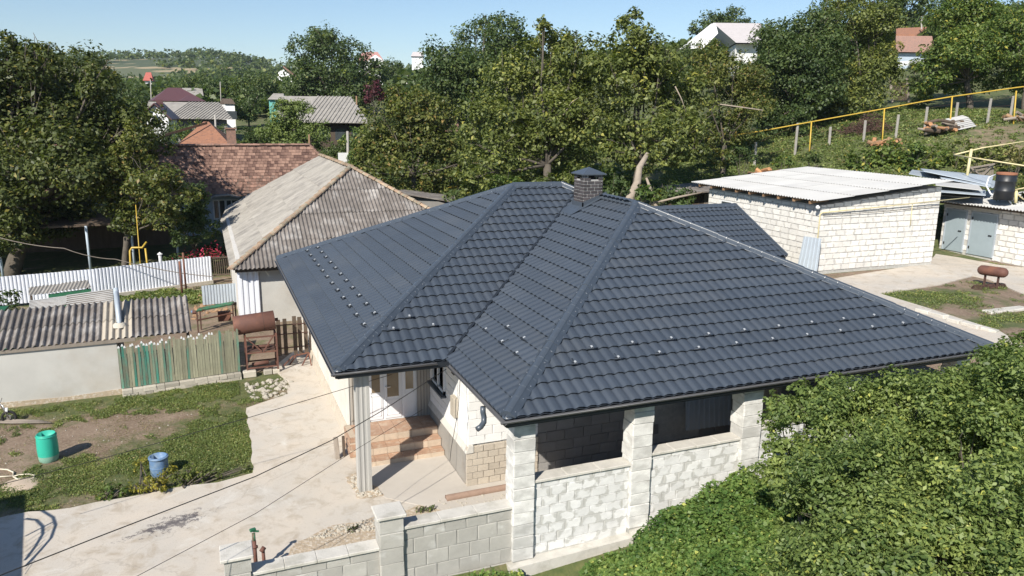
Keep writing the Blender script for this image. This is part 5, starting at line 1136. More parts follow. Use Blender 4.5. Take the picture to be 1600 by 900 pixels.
for i in range(9): y = 9.3+i*.92; m_ = MB(); m_.beam((20.08,y,4.50),(21.0,y,4.585),.08,.11); m_.build('rafter', MT['woodL'], wb)
m_ = MB(); m_.tube([(20.45,9.05,1.7),(20.45,9.05,4.05),(20.5,9.0,4.12),(23,9.0,4.22),(28.5,8.9,4.5)], .022, 6); m_.tube([(25.3,9.0,4.3),(25.32,8.98,3.4)], .015, 6); m_.build('wall_pipe', MT['cream'], wb, True)
m_ = MB(); m_.tube([(20.6,9.02,4.0),(24,9.02,4.05),(26.9,9.02,4.2)], .012, 5); m_.build('wall_cable', MT['cable'], wb, True)
m_ = MB(); q = Vector((20.25,9.0,4.35)); m_.lathe(q, [(0,-.09),(.07,-.07),(.09,0),(.04,.08),(0,.09)], 10); m_.build('lamp', MT['white'], wb, True)
# sheet leaning on the wall
t = thing('leaning_metal_sheet', 'grey blue metal sheet leaning on the white barn wall near its front corner', 'sheet', (20.1,10,1.7)); A = atx(1246,415,20.12); B = atx(1276,424,20.12); C = atx(1283,373,20.42); D2 = atx(1256,369,20.42)
m_ = MB(); m_.prism([A,B,C,D2], (.02,0,0)); m_.build('panel', MT['galv'], t); m_ = MB()
for k in range(5): m_.beam(A.lerp(B,(k+.5)/5)-Vector((.012,0,0)), D2.lerp(C,(k+.5)/5)-Vector((.012,0,0)), .03, .015)
m_.build('rib', MT['galv'], t)
# ================================================================== GARAGE / STORE with scrap roof
gx = 30.5; gg = thing('grey_store_building', 'low store with two pale blue steel doors and a patched sheet roof', 'building', (gx, 9, 1.6))
def gp(px, py): return atx(px, py, gx)
yL, yR = gp(1468,380).y, 5.0
zt_ = 4.0
m_ = MB(); m_.box((gx+.01, yR+.02, 1.3), (gx+5, yL, zt_)); gcore = m_.build('wall', MT['mortarW'], gg); ROOT[gcore.name] = rootloc(gg)
d0 = (gp(1474,392), gp(1503,400)); d1 = (gp(1512,398), gp(1551,407))
zb = 1.72
H_ = [(yL-gp(1503,380).y*1.0 if False else yL-gp(1474,380).y, yL-gp(1504,385).y, zb, 3.62), (yL-gp(1513,385).y, yL-gp(1552,390).y, zb, 3.62)]
block_wall(gcore, (gx,yL,0), (0,-1,0), (-1,0,0), yL-yR, 1.6, zt_-.05, .45, .24, 'limeB', thick=.06, gap=.03, holes=H_)
for (a, b, z0, z1) in H_:
    m_ = MB(); m_.box((gx-.035, yL-b+.02, z0), (gx+.0, yL-a-.02, z1)); dd = m_.build('steel_door', MT['door'], gg, bev=.006)
    m_ = MB(); m_.box((gx-.07, yL-b+.15, z0+.95), (gx-.035, yL-b+.30, z0+1.0)); hh = m_.build('handle', MT['black'], gg); hh.parent = dd
    for z_ in (z0+.25, z1-.3):
        m_ = MB(); m_.box((gx-.05, yL-a-.07, z_), (gx-.03, yL-a-.01, z_+.12)); hh = m_.build('hinge', MT['black'], gg); hh.parent = dd
    m_ = MB(); m_.box((gx-.05, yL-b-.04, z0), (gx-.0, yL-b+.02, z1+.05)); m_.box((gx-.05, yL-a-.02, z0), (gx-.0, yL-a+.04, z1+.05)); m_.box((gx-.048, yL-b-.04, z1), (gx-.0, yL-a+.04, z1+.06)); hh = m_.build('door_frame', MT['galv'], gg); hh.parent = dd
m_ = MB(); m_.box((gx-.03, yL-H_[1][1]-.05, 3.72), (gx+.0, yL, 3.88)); m_.build('lintel', MT['coping'], gg)
# passage wall between barn and store, in deep shade
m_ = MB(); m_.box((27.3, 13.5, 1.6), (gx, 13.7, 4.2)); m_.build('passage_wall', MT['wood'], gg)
O_ = Vector((gx-.75, yR-.3, 4.02)); es = Vector((0,1,0)); et = Vector((1,0,.085)).normalized()
corr_face(O_, es, et, [(0,0),(yL-yR+.5,0),(yL-yR+.5,4.6),(0,4.6)], gg, MT['asbW'], lam=.15, amp=.03, sheet=.95, tier=2.4, jit=.01)
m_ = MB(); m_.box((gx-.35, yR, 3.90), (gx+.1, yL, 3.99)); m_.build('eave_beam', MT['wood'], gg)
rr = random.Random(11)
scr_q = [((1443,268),(1548,290),(1552,276),(1438,264),36.5,'galv'),((1470,279),(1552,294),(1560,284),(1462,270),36,'galv'),((1462,290),(1535,298),(1525,285),(1460,282),35,'asbW'),((1462,300),(1540,306),(1540,296),(1462,292),34.6,'galv'),((1470,306),(1535,310),(1530,302),(1480,298),35,'asb'),((1420,272),(1480,284),(1478,272),(1425,266),37.5,'galv')]
for i, (a, b, c, d_, D0, mm) in enumerate(scr_q):
    z0 = 4.35+.05*i; P = [atd(*a, D0), atd(*b, D0-1.0), atd(*c, D0+1.2), atd(*d_, D0+2.2)]
    m_ = MB(); m_.prism(P, (0,0,.03)); m_.build('patch_sheet', MT[mm], gg)
# support box below scrap sheets
m_ = MB(); m_.box((gx+.1, 9.0, 3.95), (36, 14.5, 4.04)); m_.build('roof_base', MT['wood'], gg)
# black barrel with rusty lid on the roof
bc = Vector((0,0,0)); b0 = atd(1567,312,33.4); t = thing('black_water_barrel', 'black steel barrel with rusty orange rim standing on the store roof', 'barrel', b0); R_ = .39; hb = 1.12
m_ = MB(); m_.lathe(b0, [(0,0),(R_,0),(R_,.36),(R_*1.04,.38),(R_*1.04,.41),(R_,.43),(R_,.78),(R_*1.04,.80),(R_*1.04,.83),(R_,.85),(R_,hb),(R_*.95,hb),(R_*.95,hb-.25),(0,hb-.25)], 28); m_.build('body', MT['drumk'], t, True, fix=False)
m_ = MB(); m_.lathe(b0+Vector((0,0,hb-.03)), [(R_*1.03,0),(R_*1.05,.06),(R_*1.0,.09),(R_*.95,.07),(R_*.95,.0)], 28); m_.build('rim', MT['orange'], t, True)
m_ = MB(); a = atd(1555,273,34.2); m_.tube([a, atd(1545,277,34.0), atd(1541,290,33.8), atd(1548,303,33.6), atd(1560,309,33.5), atd(1575,311,33.4), atd(1580,318,33.3)], .035, 7); tag(m_.build('white_hose', MT['pvc'], None, True, org=a), 'white hose hanging from the black barrel over the store roof edge', 'hose')
m_ = MB(); a = atd(1560,275,33.9); m_.tube([a, atd(1575,292,33.7), atd(1600,312,33.5)], .03, 6); tag(m_.build('pole', MT['cream'], None, True, org=a), 'thin cream pole leaning across the black barrel', 'pole')
# cream pipe frame over the store
t = thing('cream_pipe_frame', 'cream painted pipe frame rising behind the store roof', 'frame', atd(1513,272,37)); m_ = MB(); m_.cyl(atd(1511,275,37), atd(1518,233,37), .07, n=8); m_.build('post', MT['cream'], t, True); m_ = MB(); m_.tube([atd(1490,242,37), atd(1535,231,37.2), atd(1620,218,37.5)], .035, 6); m_.tube([atd(1490,242,37), atd(1530,248,35), atd(1620,262,33)], .035, 6); m_.tube([atd(1587,317,33.4), atd(1588,298,33.4)], .07, 6); m_.tube([atd(1583,297,33.4), atd(1620,290,33)], .03, 6); m_.build('pipe', MT['cream'], t, True)
t = thing('grey_wire_gate', 'light grey wooden lattice gate behind the store roof', 'gate', atd(1535,275,39)); m_ = MB()
for k in range(12): x = 1517+k*3.1; m_.beam(atd(x,274,39), atd(x,260-k*.3,39), .05)
m_.build('picket', MT['woodG'], t); m_ = MB(); m_.beam(atd(1514,263,38.9), atd(1554,256,38.9), .08); m_.beam(atd(1534,275,38.9), atd(1552,256,38.8), .08); m_.beam(atd(1534,275,38.9), atd(1516,262,38.8), .06); m_.build('rail', MT['woodG'], t)
# rusty propane tank on feet
c = att(1551,436); t = thing('horizontal_gas_tank', 'small rust brown horizontal gas tank on short feet beside the concrete apron', 'tank', c)
A = att(1533,434)+Vector((0,0,.42)); B = att(1570,440)+Vector((0,0,.42)); A = atd(1529,421,29.2); B = atd(1574,427,28.2); d = (B-A).normalized(); m_ = MB(); pr = [(0,.05),(.03,.12),(.10,.175),(.2,.19)]
pts = [A+d*x for x, r in pr]+[B-d*x for x, r in pr[::-1]]; m_.tube(pts, [r for x, r in pr]+[r for x, r in pr[::-1]], 20); m_.build('shell', MT['rust'], t, True)
for q in (A+d*.3, B-d*.3): m_ = MB(); g_ = tz(q.x, q.y); m_.beam((q.x,q.y,g_-.05), (q.x,q.y,q.z-.1), .06); m_.build('foot', MT['rustd'], t)
m_ = MB(); 
for u in (.42,.7): q = A.lerp(B,u); m_.cyl(q+Vector((0,-.2,.0)), q+Vector((0,-.25,.02)), .04, n=8)
m_.build('valve', MT['rustd'], t)
c = att(1546,451); t = thing('iron_grate', 'dark iron grate and wire coil lying on the bare soil below the gas tank', 'grate', c); m_ = MB()
for (a, b) in ((-.6,.28),(.0,.22),(.5,.3)):
    for k in range(3): pts = [c+Vector((a+b*math.cos(g)*(1-.1*k), b*.7*math.sin(g)*(1-.1*k), .06+.04*k)) for g in np.linspace(0, 2*PI, 13)]; m_.tube(pts, .015, 4, False)
m_.box(c+Vector((-.2,-.15,.02)), c+Vector((.3,.15,.12))); m_.build('grate', MT['rustd'], t)
# weeds and things at right edge handled with grass
# ================================================================== HILLSIDE FENCE, GAS PIPE, WOOD PILES
fp = [(1179,222,259),(1241,192,249),(1296,198,224),(1349,188,225),(1399,179,216),(1444,167,207),(1492,160,194),(1542,154,194),(1577,150,191)]
lbs = ['concrete fence post leftmost, just right of the trees behind the barn','concrete fence post second from the left on the hillside','concrete fence post right of the first yellow pipe post','concrete fence post left of the brush pile','concrete fence post right of the second yellow pipe post','concrete fence post standing behind the brown log pile','concrete fence post next to the third yellow pipe post','concrete fence post right of the leaning sheet stack','rightmost concrete fence post on the hillside']
post0 = None; fpt = []
for i, (x, y0, y1) in enumerate(fp):
    b = atd(x, y1, 50); g = tz(b.x, b.y); top = atd(x+.3, y0, 50); h = top.z-b.z; fpt.append((b, h))
    t = thing('concrete_fence_post', lbs[i], 'fence post', b, 'concrete posts along the hillside garden'); m_ = MB(); m_.beam(b-Vector((0,0,1.0)), b+Vector((random.uniform(-.05,.05),0,h)), .12); m_.build('post', MT['concpost'], t, bev=.01)
t = thing('hillside_wire', 'thin sagging wires strung between the concrete hillside posts', 'wire', fpt[0][0]); m_ = MB()
for (a, h), (b, h2) in zip(fpt, fpt[1:]):
    for u in (.35,.65,.95): m_.tube([a+Vector((0,0,h*u)), b+Vector((0,0,h2*u))], .008, 3, False)
m_.build('wire', MT['rustd'], t)
gpp = [(1267,190,228),(1381,170,216),(1487,150,192),(1587,142,185)]
t = thing('yellow_gas_pipe', 'long yellow gas pipe on posts climbing the hillside behind the barn', 'pipe', atd(1267,228,49.4)); m_ = MB(); m_.tube([atd(x, y, 49.4) for x, y in ((1080,228),(1150,211),(1200,203),(1267,190.5),(1381,170),(1440,159),(1487,151),(1587,137),(1660,128))], .04, 8, False); m_.build('pipe', MT['yellow'], t, True)
for x, y0, y1 in gpp: m_ = MB(); a = atd(x-1,y1,49.4); m_.cyl(a-Vector((0,0,1)), atd(x+1,y0,49.4), .045, n=8); m_.build('post', MT['yellow'], t, True)
t = thing('yellow_pipe_section', 'short run of yellow gas pipe seen beyond the small grey shed roof', 'pipe', atd(690,297,52)); m_ = MB(); m_.tube([atd(660,301,52), atd(715,291,52)], .05, 7); m_.cyl(atd(686,296,52), atd(686,312,52), .05, n=7); m_.build('pipe', MT['yellow'], t, True)
def logpile(name, label, px, py, D, w_, h, n, m, seed):
    c = atd(px, py, D); c.z = tz(c.x, c.y); q = random.Random(seed); t = thing(name, label, 'wood pile', c)
    for i in range(n):
        a = c+Vector((q.uniform(-w_,w_)*.5, q.uniform(-.4,.4), .1+h*q.random()*(.5 if i%3 else 1))); dd = Vector((q.uniform(-.5,.5), q.uniform(-1,.2), q.uniform(-.15,.15))).normalized()*q.uniform(.3,.5)
        mb = MB(); mb.cyl(a-dd, a+dd, q.uniform(.07,.13), n=8); mb.build('log', MT[q.choice(m)], t)
logpile('log_pile', 'orange brown log pile left of the pale sheet stack on the hillside', 1472, 203, 49, 2.6, .7, 34, ['logend','woodG','wood'], 1)
logpile('log_pile', 'scattered split logs by the fence just above the pale barn roof', 1195, 262, 47, 2.0, .5, 22, ['logend','woodL'], 2)
logpile('log_pile', 'log heap between the last posts at the top right of the hillside', 1590, 188, 50, 2.4, .5, 20, ['woodG','woodL'], 3)
logpile('log_pile', 'small heap of sticks in the grass below the second yellow post', 1385, 221, 48.5, 1.6, .35, 18, ['woodL','logend'], 5)
c = atd(1512,202,49); c.z = tz(c.x,c.y); t = thing('sheet_stack', 'stack of pale weathered sheets tilted on the hillside beside the log pile', 'stack', c)
for k in range(6): a = c+Vector((0,.12*k,.1+.10*k)); m_ = MB(); m_.prism([a+Vector((-.75,0,-.1)), a+Vector((.75,0,.15)), a+Vector((.75,.5,.3)), a+Vector((-.75,.5,.05))], (0,0,.03)); m_.build('sheet', MT['asbW'], t)
c = atd(1358,212,52); c.z = tz(c.x,c.y); t = thing('brush_pile', 'heap of dry reddish twigs behind the hillside fence', 'brush pile', c); m_ = MB(); q = random.Random(3)
for i in range(420):
    u = Vector((q.gauss(0,1.1), q.gauss(0,.6), 0)); hh = max(.1, 1.5-u.length*.8)*q.random(); a = c+u+Vector((0,0,hh)); dd = Vector((q.uniform(-1,1),q.uniform(-1,1),q.uniform(-.3,.7))).normalized()*q.uniform(.2,.5); m_.tube([a-dd,a+dd], .015, 3, False)
o = m_.build('twigs', MT['rustd'], t, fix=False); o['kind'] = 'stuff'
# wooden hut and debris behind main roof
c = Vector((17.0, 19.5, 0)); c = atd(1097,325,40); g = tz(c.x,c.y); t = thing('plank_hut', 'dark plank hut beside the white barn corner behind the roof', 'hut', (c.x,c.y,g))
for k in range(9): m_ = MB(); x = c.x-1.1+k*.24; m_.box((x, c.y, g-.3), (x+.22, c.y+.03, c.z+.75+random.uniform(-.05,.05))); m_.build('plank', MT['woodG' if k > 4 else 'wood'], t)
m_ = MB(); m_.prism([(c.x-1.4,c.y-.5,c.z+.80),(c.x+1.3,c.y-.5,c.z+.92),(c.x+1.3,c.y+2,c.z+1.1),(c.x-1.4,c.y+2,c.z+.95)], (0,0,.06)); m_.build('roof', MT['asb'], t); m_ = MB(); m_.box((c.x-1.1,c.y+.05,g-.3),(c.x+1.05,c.y+1.8,c.z+.72)); m_.build('wall', MT['wood'], t)
# small low grey roof right of the barn ridge
P = [atd(636,300,46), atd(700,318,46), atd(696,308,50), atd(655,297,50)]; t = thing('small_grey_shed', 'small shed with flat dark grey roof tucked beyond the grey roofed barn', 'shed', (P[0].x,P[0].y,1)); m_ = MB(); m_.prism([P[0]-Vector((1,0,0)),P[1]+Vector((.6,0,0)),P[2]+Vector((.6,0,0)),P[3]-Vector((1,0,0))], (0,0,.08)); m_.build('roof', MT['asb'], t); m_ = MB(); m_.prism([p_+Vector((0,.2,-.05)) for p_ in P], (0,0,-3)); m_.build('wall', MT['greywall'], t)
P = atd(570,250,58); t = thing('pale_garden_wall', 'pale ruined wall behind the ridge of the grey roofed barn', 'wall', (P.x,P.y,tz(P.x,P.y))); m_ = MB(); a = atd(530,262,58); b = atd(548,262,58); m_.box((a.x,a.y,a.z-2),(b.x,a.y+.3,a.z+1.1)); m_.build('wall', MT['white'], t); m_ = MB(); a = atd(487,250,60); b = atd(532,250,60); m_.box((a.x,a.y,a.z-2),(b.x,a.y+.3,a.z+.7)); m_.build('panel', MT['wood'], t)
# poles
mb = None
for i, (x, y0, y1, D, r, m, lb) in enumerate(((543,205,262,58,.12,'concpost','pale concrete pole behind the grey barn ridge'),(483,210,250,56,.08,'woodL','slim timber pole above the clay tile roof'),(636,110,150,150,.3,'concpost','distant pale concrete pole among the trees'),(557,150,178,95,.12,'woodL','thin wooden pole right of the grey village roof'),(336,180,205,70,.10,'concpost','whitish post in front of the grey village house'),(235,125,160,110,.08,'concpost','slim mast left of the maroon roof'),(344,128,150,115,.08,'concpost','far slim pole right of the maroon roof'))):
    a = atd(x,y1,D); b = atd(x,y0,D); t = thing('utility_pole', lb, 'pole', a); m_ = MB(); m_.cyl(a-Vector((0,0,3)), b, r, r*.8, 8); m_.build('pole', MT[m], t, True)
# ================================================================== VILLAGE HOUSES
def house_box(name, label, e0, e1, D0, D1, yr, ov0, ov1, roofm, wallm, hw=2.4, cat='house', corr=False, wins=0, gable=False, ridge=None):
    """eave from pixel e0 to e1 at depths D0,D1; ridge from pixels; all standing at their real distance"""
    a = atd(*e0, D0); b = atd(*e1, D1); t = thing(name, label, cat, (a.x, a.y, a.z-hw))
    r0 = atd(*ridge[0], ridge[2]); r1 = atd(*ridge[1], ridge[2]+(D1-D0)); r1.z = r0.z = (r0.z+r1.z)/2; zb_ = (a.z+b.z)/2; a.z = b.z = zb_
    c = Vector((r0.x*2-a.x, r0.y*2-a.y, zb_)); e = Vector((r1.x*2-b.x, r1.y*2-b.y, zb_)); 
    if not gable: mid = (a+b)/2; back = (r0+r1)/2-mid; back.z = 0; c = a+back*2; e = b+back*2
    m_ = MB(); m_.add([a,b,r1,r0,c,e], [(0,1,2,3),(5,4,3,2),(0,3,4),(1,5,2)]); ms = MT[roofm] if isinstance(roofm, str) else roofm; m_.build('roof', ms, t)
    u = (b-a).normalized(); 
    if corr:
        et = (r0-a); et = (et-u*et.dot(u)).normalized(); nn = u.cross(et)
        m_ = MB(); L = (b-a).length; n = int(L/.35)
        for k in range(n):
            s = (k+.5)*L/n; p = a+u*s+Vector((0,0,.03)); 
            la, lb_ = (r0-a).dot(u), (r1-a).dot(u); H2 = (r0-a).dot(et); tt = H2
            if s < la: tt = H2*s/max(la,.01)
            if s > lb_: tt = H2*(L-s)/max(L-lb_,.01)
            if tt > .2: m_.beam(p, p+et*tt, .14, .07)
        o = m_.build('roof_corrugation', ms, t); o['kind'] = 'stuff'
    w0 = [a.lerp(e,.06), b.lerp(c,.06), e.lerp(a,.06), c.lerp(b,.06)]; m_ = MB(); m_.prism([p-Vector((0,0,.05)) for p in w0], (0,0,-hw-2.5)); m_.build('wall', MT[wallm], t)
    if wins:
        for k in range(wins):
            p = w0[0].lerp(w0[1], (k+.6)/wins)-Vector((0,0,hw*.62)); nn = Vector((u.y,-u.x,0)); m_ = MB(); m_.prism([p-u*.45+nn*.03, p+u*.45+nn*.03, p+u*.45+nn*.03+Vector((0,0,1.0)), p-u*.45+nn*.03+Vector((0,0,1.0))], -nn*.05); m_.build('window', MT['glassd'], t)
    return t, a, b, r0, r1
t, a, b, r0, r1 = house_box('grey_village_house', 'village house under a long grey brown corrugated roof, left of centre', (255,185.5), (364,186.5), 80, 80, 0, 0, 0, 'asbL', 'greywall', corr=True, wins=3, ridge=((232,160),(342,159),86))
o = thing('white_gabled_cottage', 'white gabled cottage with maroon roof edge in front of the grey village roof', 'cottage', atd(250,196,72)); 
P = [atd(229,196,72), atd(262,201,72), atd(263,186,72), atd(241,164,72), atd(229,177,72)]; m_ = MB(); m_.prism([P[0]-Vector((0,0,2)), P[1]-Vector((0,0,2))]+P[2:], (.6,6,0)); m_.build('wall', MT['white'], o)
m_ = MB(); q = Vector((.6,7,0)); m_.prism([P[3]+Vector((0,-.4,.1)), P[2]+Vector((.3,-.4,-.1)), P[2]+q+Vector((.3,0,-.1)), P[3]+q+Vector((0,0,.1))], (0,0,.10)); m_.prism([P[3]+Vector((0,-.4,.1)), P[4]+Vector((-.4,-.4,-.2)), P[4]+q+Vector((-.4,0,-.2)), P[3]+q+Vector((0,0,.1))], (0,0,.10)); m_.build('roof', MT['maroon'], o)
m_ = MB(); P2 = [atd(244,190,71.95), atd(251,190,71.95), atd(244,177,71.95)]; m_.prism(P2, (0,.1,0)); m_.build('attic_window', MT['glassd'], o)
m_ = MB(); a_ = atd(250,166,74); m_.box(a_-Vector((.3,.3,.8)), a_+Vector((.3,.3,.6))); m_.build('chimney', MT['maroon'], o)
house_box('maroon_village_house', 'village house with a broad maroon metal roof behind the grey one', (238,158), (322,158), 92, 92, 0,0,0, 'maroon', 'ochre', hw=3, ridge=((262,137),(282,137),97))
house_box('maroon_village_wing', 'smaller maroon roofed wing with dark gable right of the maroon roof', (280,158), (322,158), 90, 90, 0,0,0, 'maroon', 'wood', hw=3, ridge=((294,149),(297,149),93))
house_box('small_grey_roof_house', 'distant house with pale grey roof right of the maroon one', (290,150), (318,149), 118, 118, 0,0,0, 'asbL', 'greywall', hw=3, ridge=((284,138),(316,137),124))
t, a, b, r0, r1 = house_box('orange_tile_house', 'house with a faded orange clay tile gable roof below the grey village house', (275,229), (362,227), 58, 58, 0,0,0, 'clay2', 'ochre', hw=2.8, ridge=((318,190),(326,190),62))
m_ = MB(); m_.prism([atd(258,213,57), atd(324,194,61), atd(324,190,61), atd(258,209,57)], (0,.2,0)); m_.build('verge_board', MT['woodL'], t)
m_ = MB(); q = atd(362,222,57); m_.box((q.x-.32,q.y-.3,q.z-2), (q.x+.32,q.y+.3,q.z+.95)); m_.build('chimney_stack', MT['clay'], t); m_ = MB(); m_.box((q.x-.4,q.y-.38,q.z+.95), (q.x+.4,q.y+.38,q.z+1.05)); m_.build('chimney_cap', MT['clay'], t)
t, a, b, r0, r1 = house_box('grey_hipped_village_house', 'village house with pale grey corrugated hipped roof in the centre of the trees', (462,193), (577,191), 66, 66, 0,0,0, 'asbL', 'wood', hw=2.4, corr=True, wins=4, ridge=((440,150),(548,151),73))
t, *_ = house_box('pink_roofed_house', 'distant white house with a pale pink roof on the skyline', (570,95), (600,95), 210, 210, 0,0,0, 'pink', 'white', hw=5, wins=0, ridge=((566,81),(590,81),214))
q = atd(587,96,209); m_ = MB(); m_.prism([atd(576,105,209),atd(599,105,209),atd(599,94,209),atd(587,86,209),atd(576,94,209)], (0,2,0)); m_.build('gable_wall', MT['white'], t)
for x in (583,589): m_ = MB(); p = atd(x,94,208.8); m_.box((p.x-.3,p.y-.05,p.z-.6),(p.x+.3,p.y+.05,p.z+.6)); m_.build('window', MT['glassd'], t)
house_box('tiny_white_house', 'tiny far white house at the skyline right of the pink roofed one', (642,88), (662,88), 260, 260, 0,0,0, 'whiteroof', 'white', hw=5, ridge=((645,81),(660,81),264))
o = thing('white_gable_house', 'distant white gabled house left of the round walnut tree', 'house', atd(445,128,150)); P = [atd(434,130,150), atd(456,134,150), atd(456,120,150), atd(442,108,150), atd(434,114,150)]; m_ = MB(); m_.prism(P, (2,10,0)); m_.build('wall', MT['white'], o); m_ = MB(); m_.prism([P[3]+Vector((0,-.6,.3)), P[2]+Vector((.8,-.6,-.2)), P[2]+Vector((3,10,-.2)), P[3]+Vector((2,10,.3))], (0,0,.3)); m_.build('roof', MT['clay'], o); m_ = MB(); p = atd(447,126,149.8); m_.box((p.x-.8,p.y-.1,p.z-.6),(p.x+.8,p.y+.1,p.z+.7)); m_.build('window', MT['glassd'], o)
house_box('red_roofed_house', 'tiny distant house with bright salmon red roof at the left', (223,126), (239,126), 170, 170, 0,0,0, 'redroof', 'white', hw=4, ridge=((228,113),(236,113),174))
house_box('red_tile_shed', 'small dull red roofed shed half hidden beside the left trees', (180,157), (199,158), 92, 92, 0,0,0, 'redroof', 'wood', hw=3, ridge=((182,149),(198,149),95))
house_box('teal_cottage', 'small teal walled cottage left of the grey hipped village roof', (418,156), (444,155), 95, 95, 0,0,0, 'asbL', 'teal', hw=2.6, ridge=((427,146),(443,146),98))
house_box('small_white_outbuilding', 'small white outbuilding with two dark doors right of the grey village roof', (350,163), (368,162), 96, 96, 0,0,0, 'wood', 'white', hw=3, wins=2, ridge=((347,154),(362,154),98))
house_box('brown_tile_shed', 'brown shed glimpsed between the walnut trees', (690,186), (718,184), 80, 80, 0,0,0, 'asb', 'clay', hw=2, ridge=((692,174),(718,173),82))
t, a, b, r0, r1 = house_box('pale_roofed_hill_house', 'big building with a pale metal roof on the top of the right hill', (1150,68), (1190,66), 105, 105, 0,0,0, 'whiteroof', 'white', hw=3, ridge=((1114,34),(1190,38),116))
m_ = MB(); P = [atd(1060,76,104), atd(1112,52,104), atd(1118,36,104), atd(1100,60,104)]; m_.prism([atd(1068,76,104), atd(1118,36,106), atd(1122,52,104), atd(1098,76,104)], (0,1,0)); m_.build('gable_wall', MT['white'], t)
t, a, b, r0, r1 = house_box('orange_roofed_hill_house', 'house with orange and pink tile roof among the right hill trees', (1400,83), (1462,80), 88, 88, 0,0,0, 'clay', 'bluewall', hw=2.6, ridge=((1400,55),(1456,57),92))
m_ = MB(); m_.prism([atd(1400,56,92), atd(1432,56,92), atd(1449,44,97), atd(1400,46,97)], (0,0,.15)); m_.build('rear_roof', MT['clay2'], t)
for k in range(9): m_ = MB(); y = 58+k*2.6; m_.beam(atd(1400,y+.5,91.8-k*.4), atd(1457+k*.4,y,91.8-k*.4), .05); m_.build('tile_course', MT['pink' if k == 0 else 'clay'], t)
m_ = MB(); m_.beam(atd(1402,100,86), atd(1455,96,86), .5, .5); m_.build('white_fascia', MT['white'], t)
m_ = MB(); m_.cyl(atd(1440,46,93), atd(1440,26,93), .09, n=6); m_.build('antenna_mast', MT['concpost'], t)
house_box('grey_roof_edge_house', 'grey roofed house cut off at the right frame edge', (1590,56), (1630,56), 90, 90, 0,0,0, 'asbL', 'white', hw=3, ridge=((1594,42),(1640,40),94))
for i, (x, y, D) in enumerate(((1407,128,66),)):
    t = thing('dark_board_gate', 'leaning dark board gate at the foot of the right hill trees', 'gate', atd(x,150,D)); 
    for k in range(7): m_ = MB(); m_.beam(atd(1394+k*3.6,157,D), atd(1392+k*3.6,128,D), .16, .05); m_.build('board', MT['wood'], t)
    for q in (1391,1417): m_ = MB(); m_.beam(atd(q+3,160,D-.1), atd(q,122,D-.1), .14); m_.build('gate_post', MT['woodG'], t)
# ================================================================== TREES
def BL(lst, D, jit=.06, seed=0):
    rr = random.Random(seed); out = []
    for q in lst:
        px, py, r = q[:3]; d = q[3] if len(q) > 3 else D*(1+rr.uniform(-jit, jit)); c = atd(px, py, d); out.append(((c.x, c.y, c.z), r*d/F_PX))
    return out
def gbase(px, py, D): c = atd(px, py, D); return Vector((c.x, c.y, tz(c.x, c.y)))
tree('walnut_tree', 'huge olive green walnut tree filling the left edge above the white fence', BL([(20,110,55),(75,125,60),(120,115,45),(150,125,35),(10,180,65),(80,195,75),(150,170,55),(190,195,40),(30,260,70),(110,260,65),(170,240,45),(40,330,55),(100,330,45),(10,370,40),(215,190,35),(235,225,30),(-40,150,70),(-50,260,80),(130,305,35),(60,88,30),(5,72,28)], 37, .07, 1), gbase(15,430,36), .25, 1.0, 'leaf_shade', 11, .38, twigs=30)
tree('plum_tree', 'slim leafy tree with a grey trunk behind the white metal fence', BL([(165,290,30),(200,250,38),(235,280,42),(270,300,30),(190,310,34),(230,330,36),(205,345,28),(255,340,26),(180,270,25),(215,215,30)], 35, .04, 2), gbase(192,418,36), .20, 1.0, 'leaf_oak', 12, .17, twigs=8)
tree('shaded_shrub_tree', 'dark bushy young tree growing beside the grey roofed barn eave', BL([(300,300,22),(318,330,24),(322,360,20),(300,345,24),(278,330,26),(285,365,22)], 36.5, .03, 3), gbase(305,410,37), .17, 1.0, 'leaf_dark', 13, .08)
tree('round_walnut', 'large round crowned walnut tree standing alone against the sky', BL([(475,85,32),(515,68,32),(550,85,30),(500,120,36),(545,125,34),(470,125,28),(580,120,26),(520,155,35),(475,155,28),(565,150,28),(500,58,20),(590,105,15)], 112, .03, 4), gbase(520,185,112), .50, 1.0, 'leaf_dark', 14, .5)
tree('roadside_walnut', 'mid sized walnut tree between the grey hipped roof and the dark roof', BL([(600,185,32),(640,160,36),(680,175,34),(600,230,38),(645,220,42),(690,225,38),(590,270,28),(640,270,36),(690,270,34),(725,255,26),(560,250,20)], 50, .05, 5), gbase(650,330,50), .30, .9, 'leaf_oak', 15, .25)
tree('central_walnut', 'broad olive walnut tree rising behind the ridge of the dark roof', BL([(830,95,48),(790,140,50),(750,190,42),(770,240,42),(740,280,30),(870,130,50),(850,190,52),(820,250,46),(905,85,40),(930,130,48),(920,190,50),(885,250,42),(860,60,24),(845,40,14)], 43, .06, 6), gbase(860,345,43), .27, 1.0, 'leaf_walnut', 16, .30, twigs=26)
tree('leaning_walnut', 'tall walnut tree with a pale leaning bare limb behind the brick chimney', BL([(985,65,42),(960,110,40),(1010,110,46),(1040,90,30),(1060,150,44),(1000,170,50),(1040,210,42),(975,225,38),(1080,200,30),(985,30,20),(1035,250,20),(1085,235,24),(1000,260,16)], 41, .06, 7), gbase(985,345,41), .27, .95, 'leaf_walnut', 17, .26, twigs=30)
t = thing('pale_bare_limb', 'pale thick leaning trunk rising just right of the brick chimney', 'tree trunk', gbase(978,335,38)); m_ = MB(); m_.tube([atd(972,340,37.6), atd(985,308,37.6), atd(996,285,37.7), atd(999,262,37.8), atd(1012,240,38)], [.26,.22,.19,.16,.11], 9); m_.build('trunk', MT['barkL'], t, True)
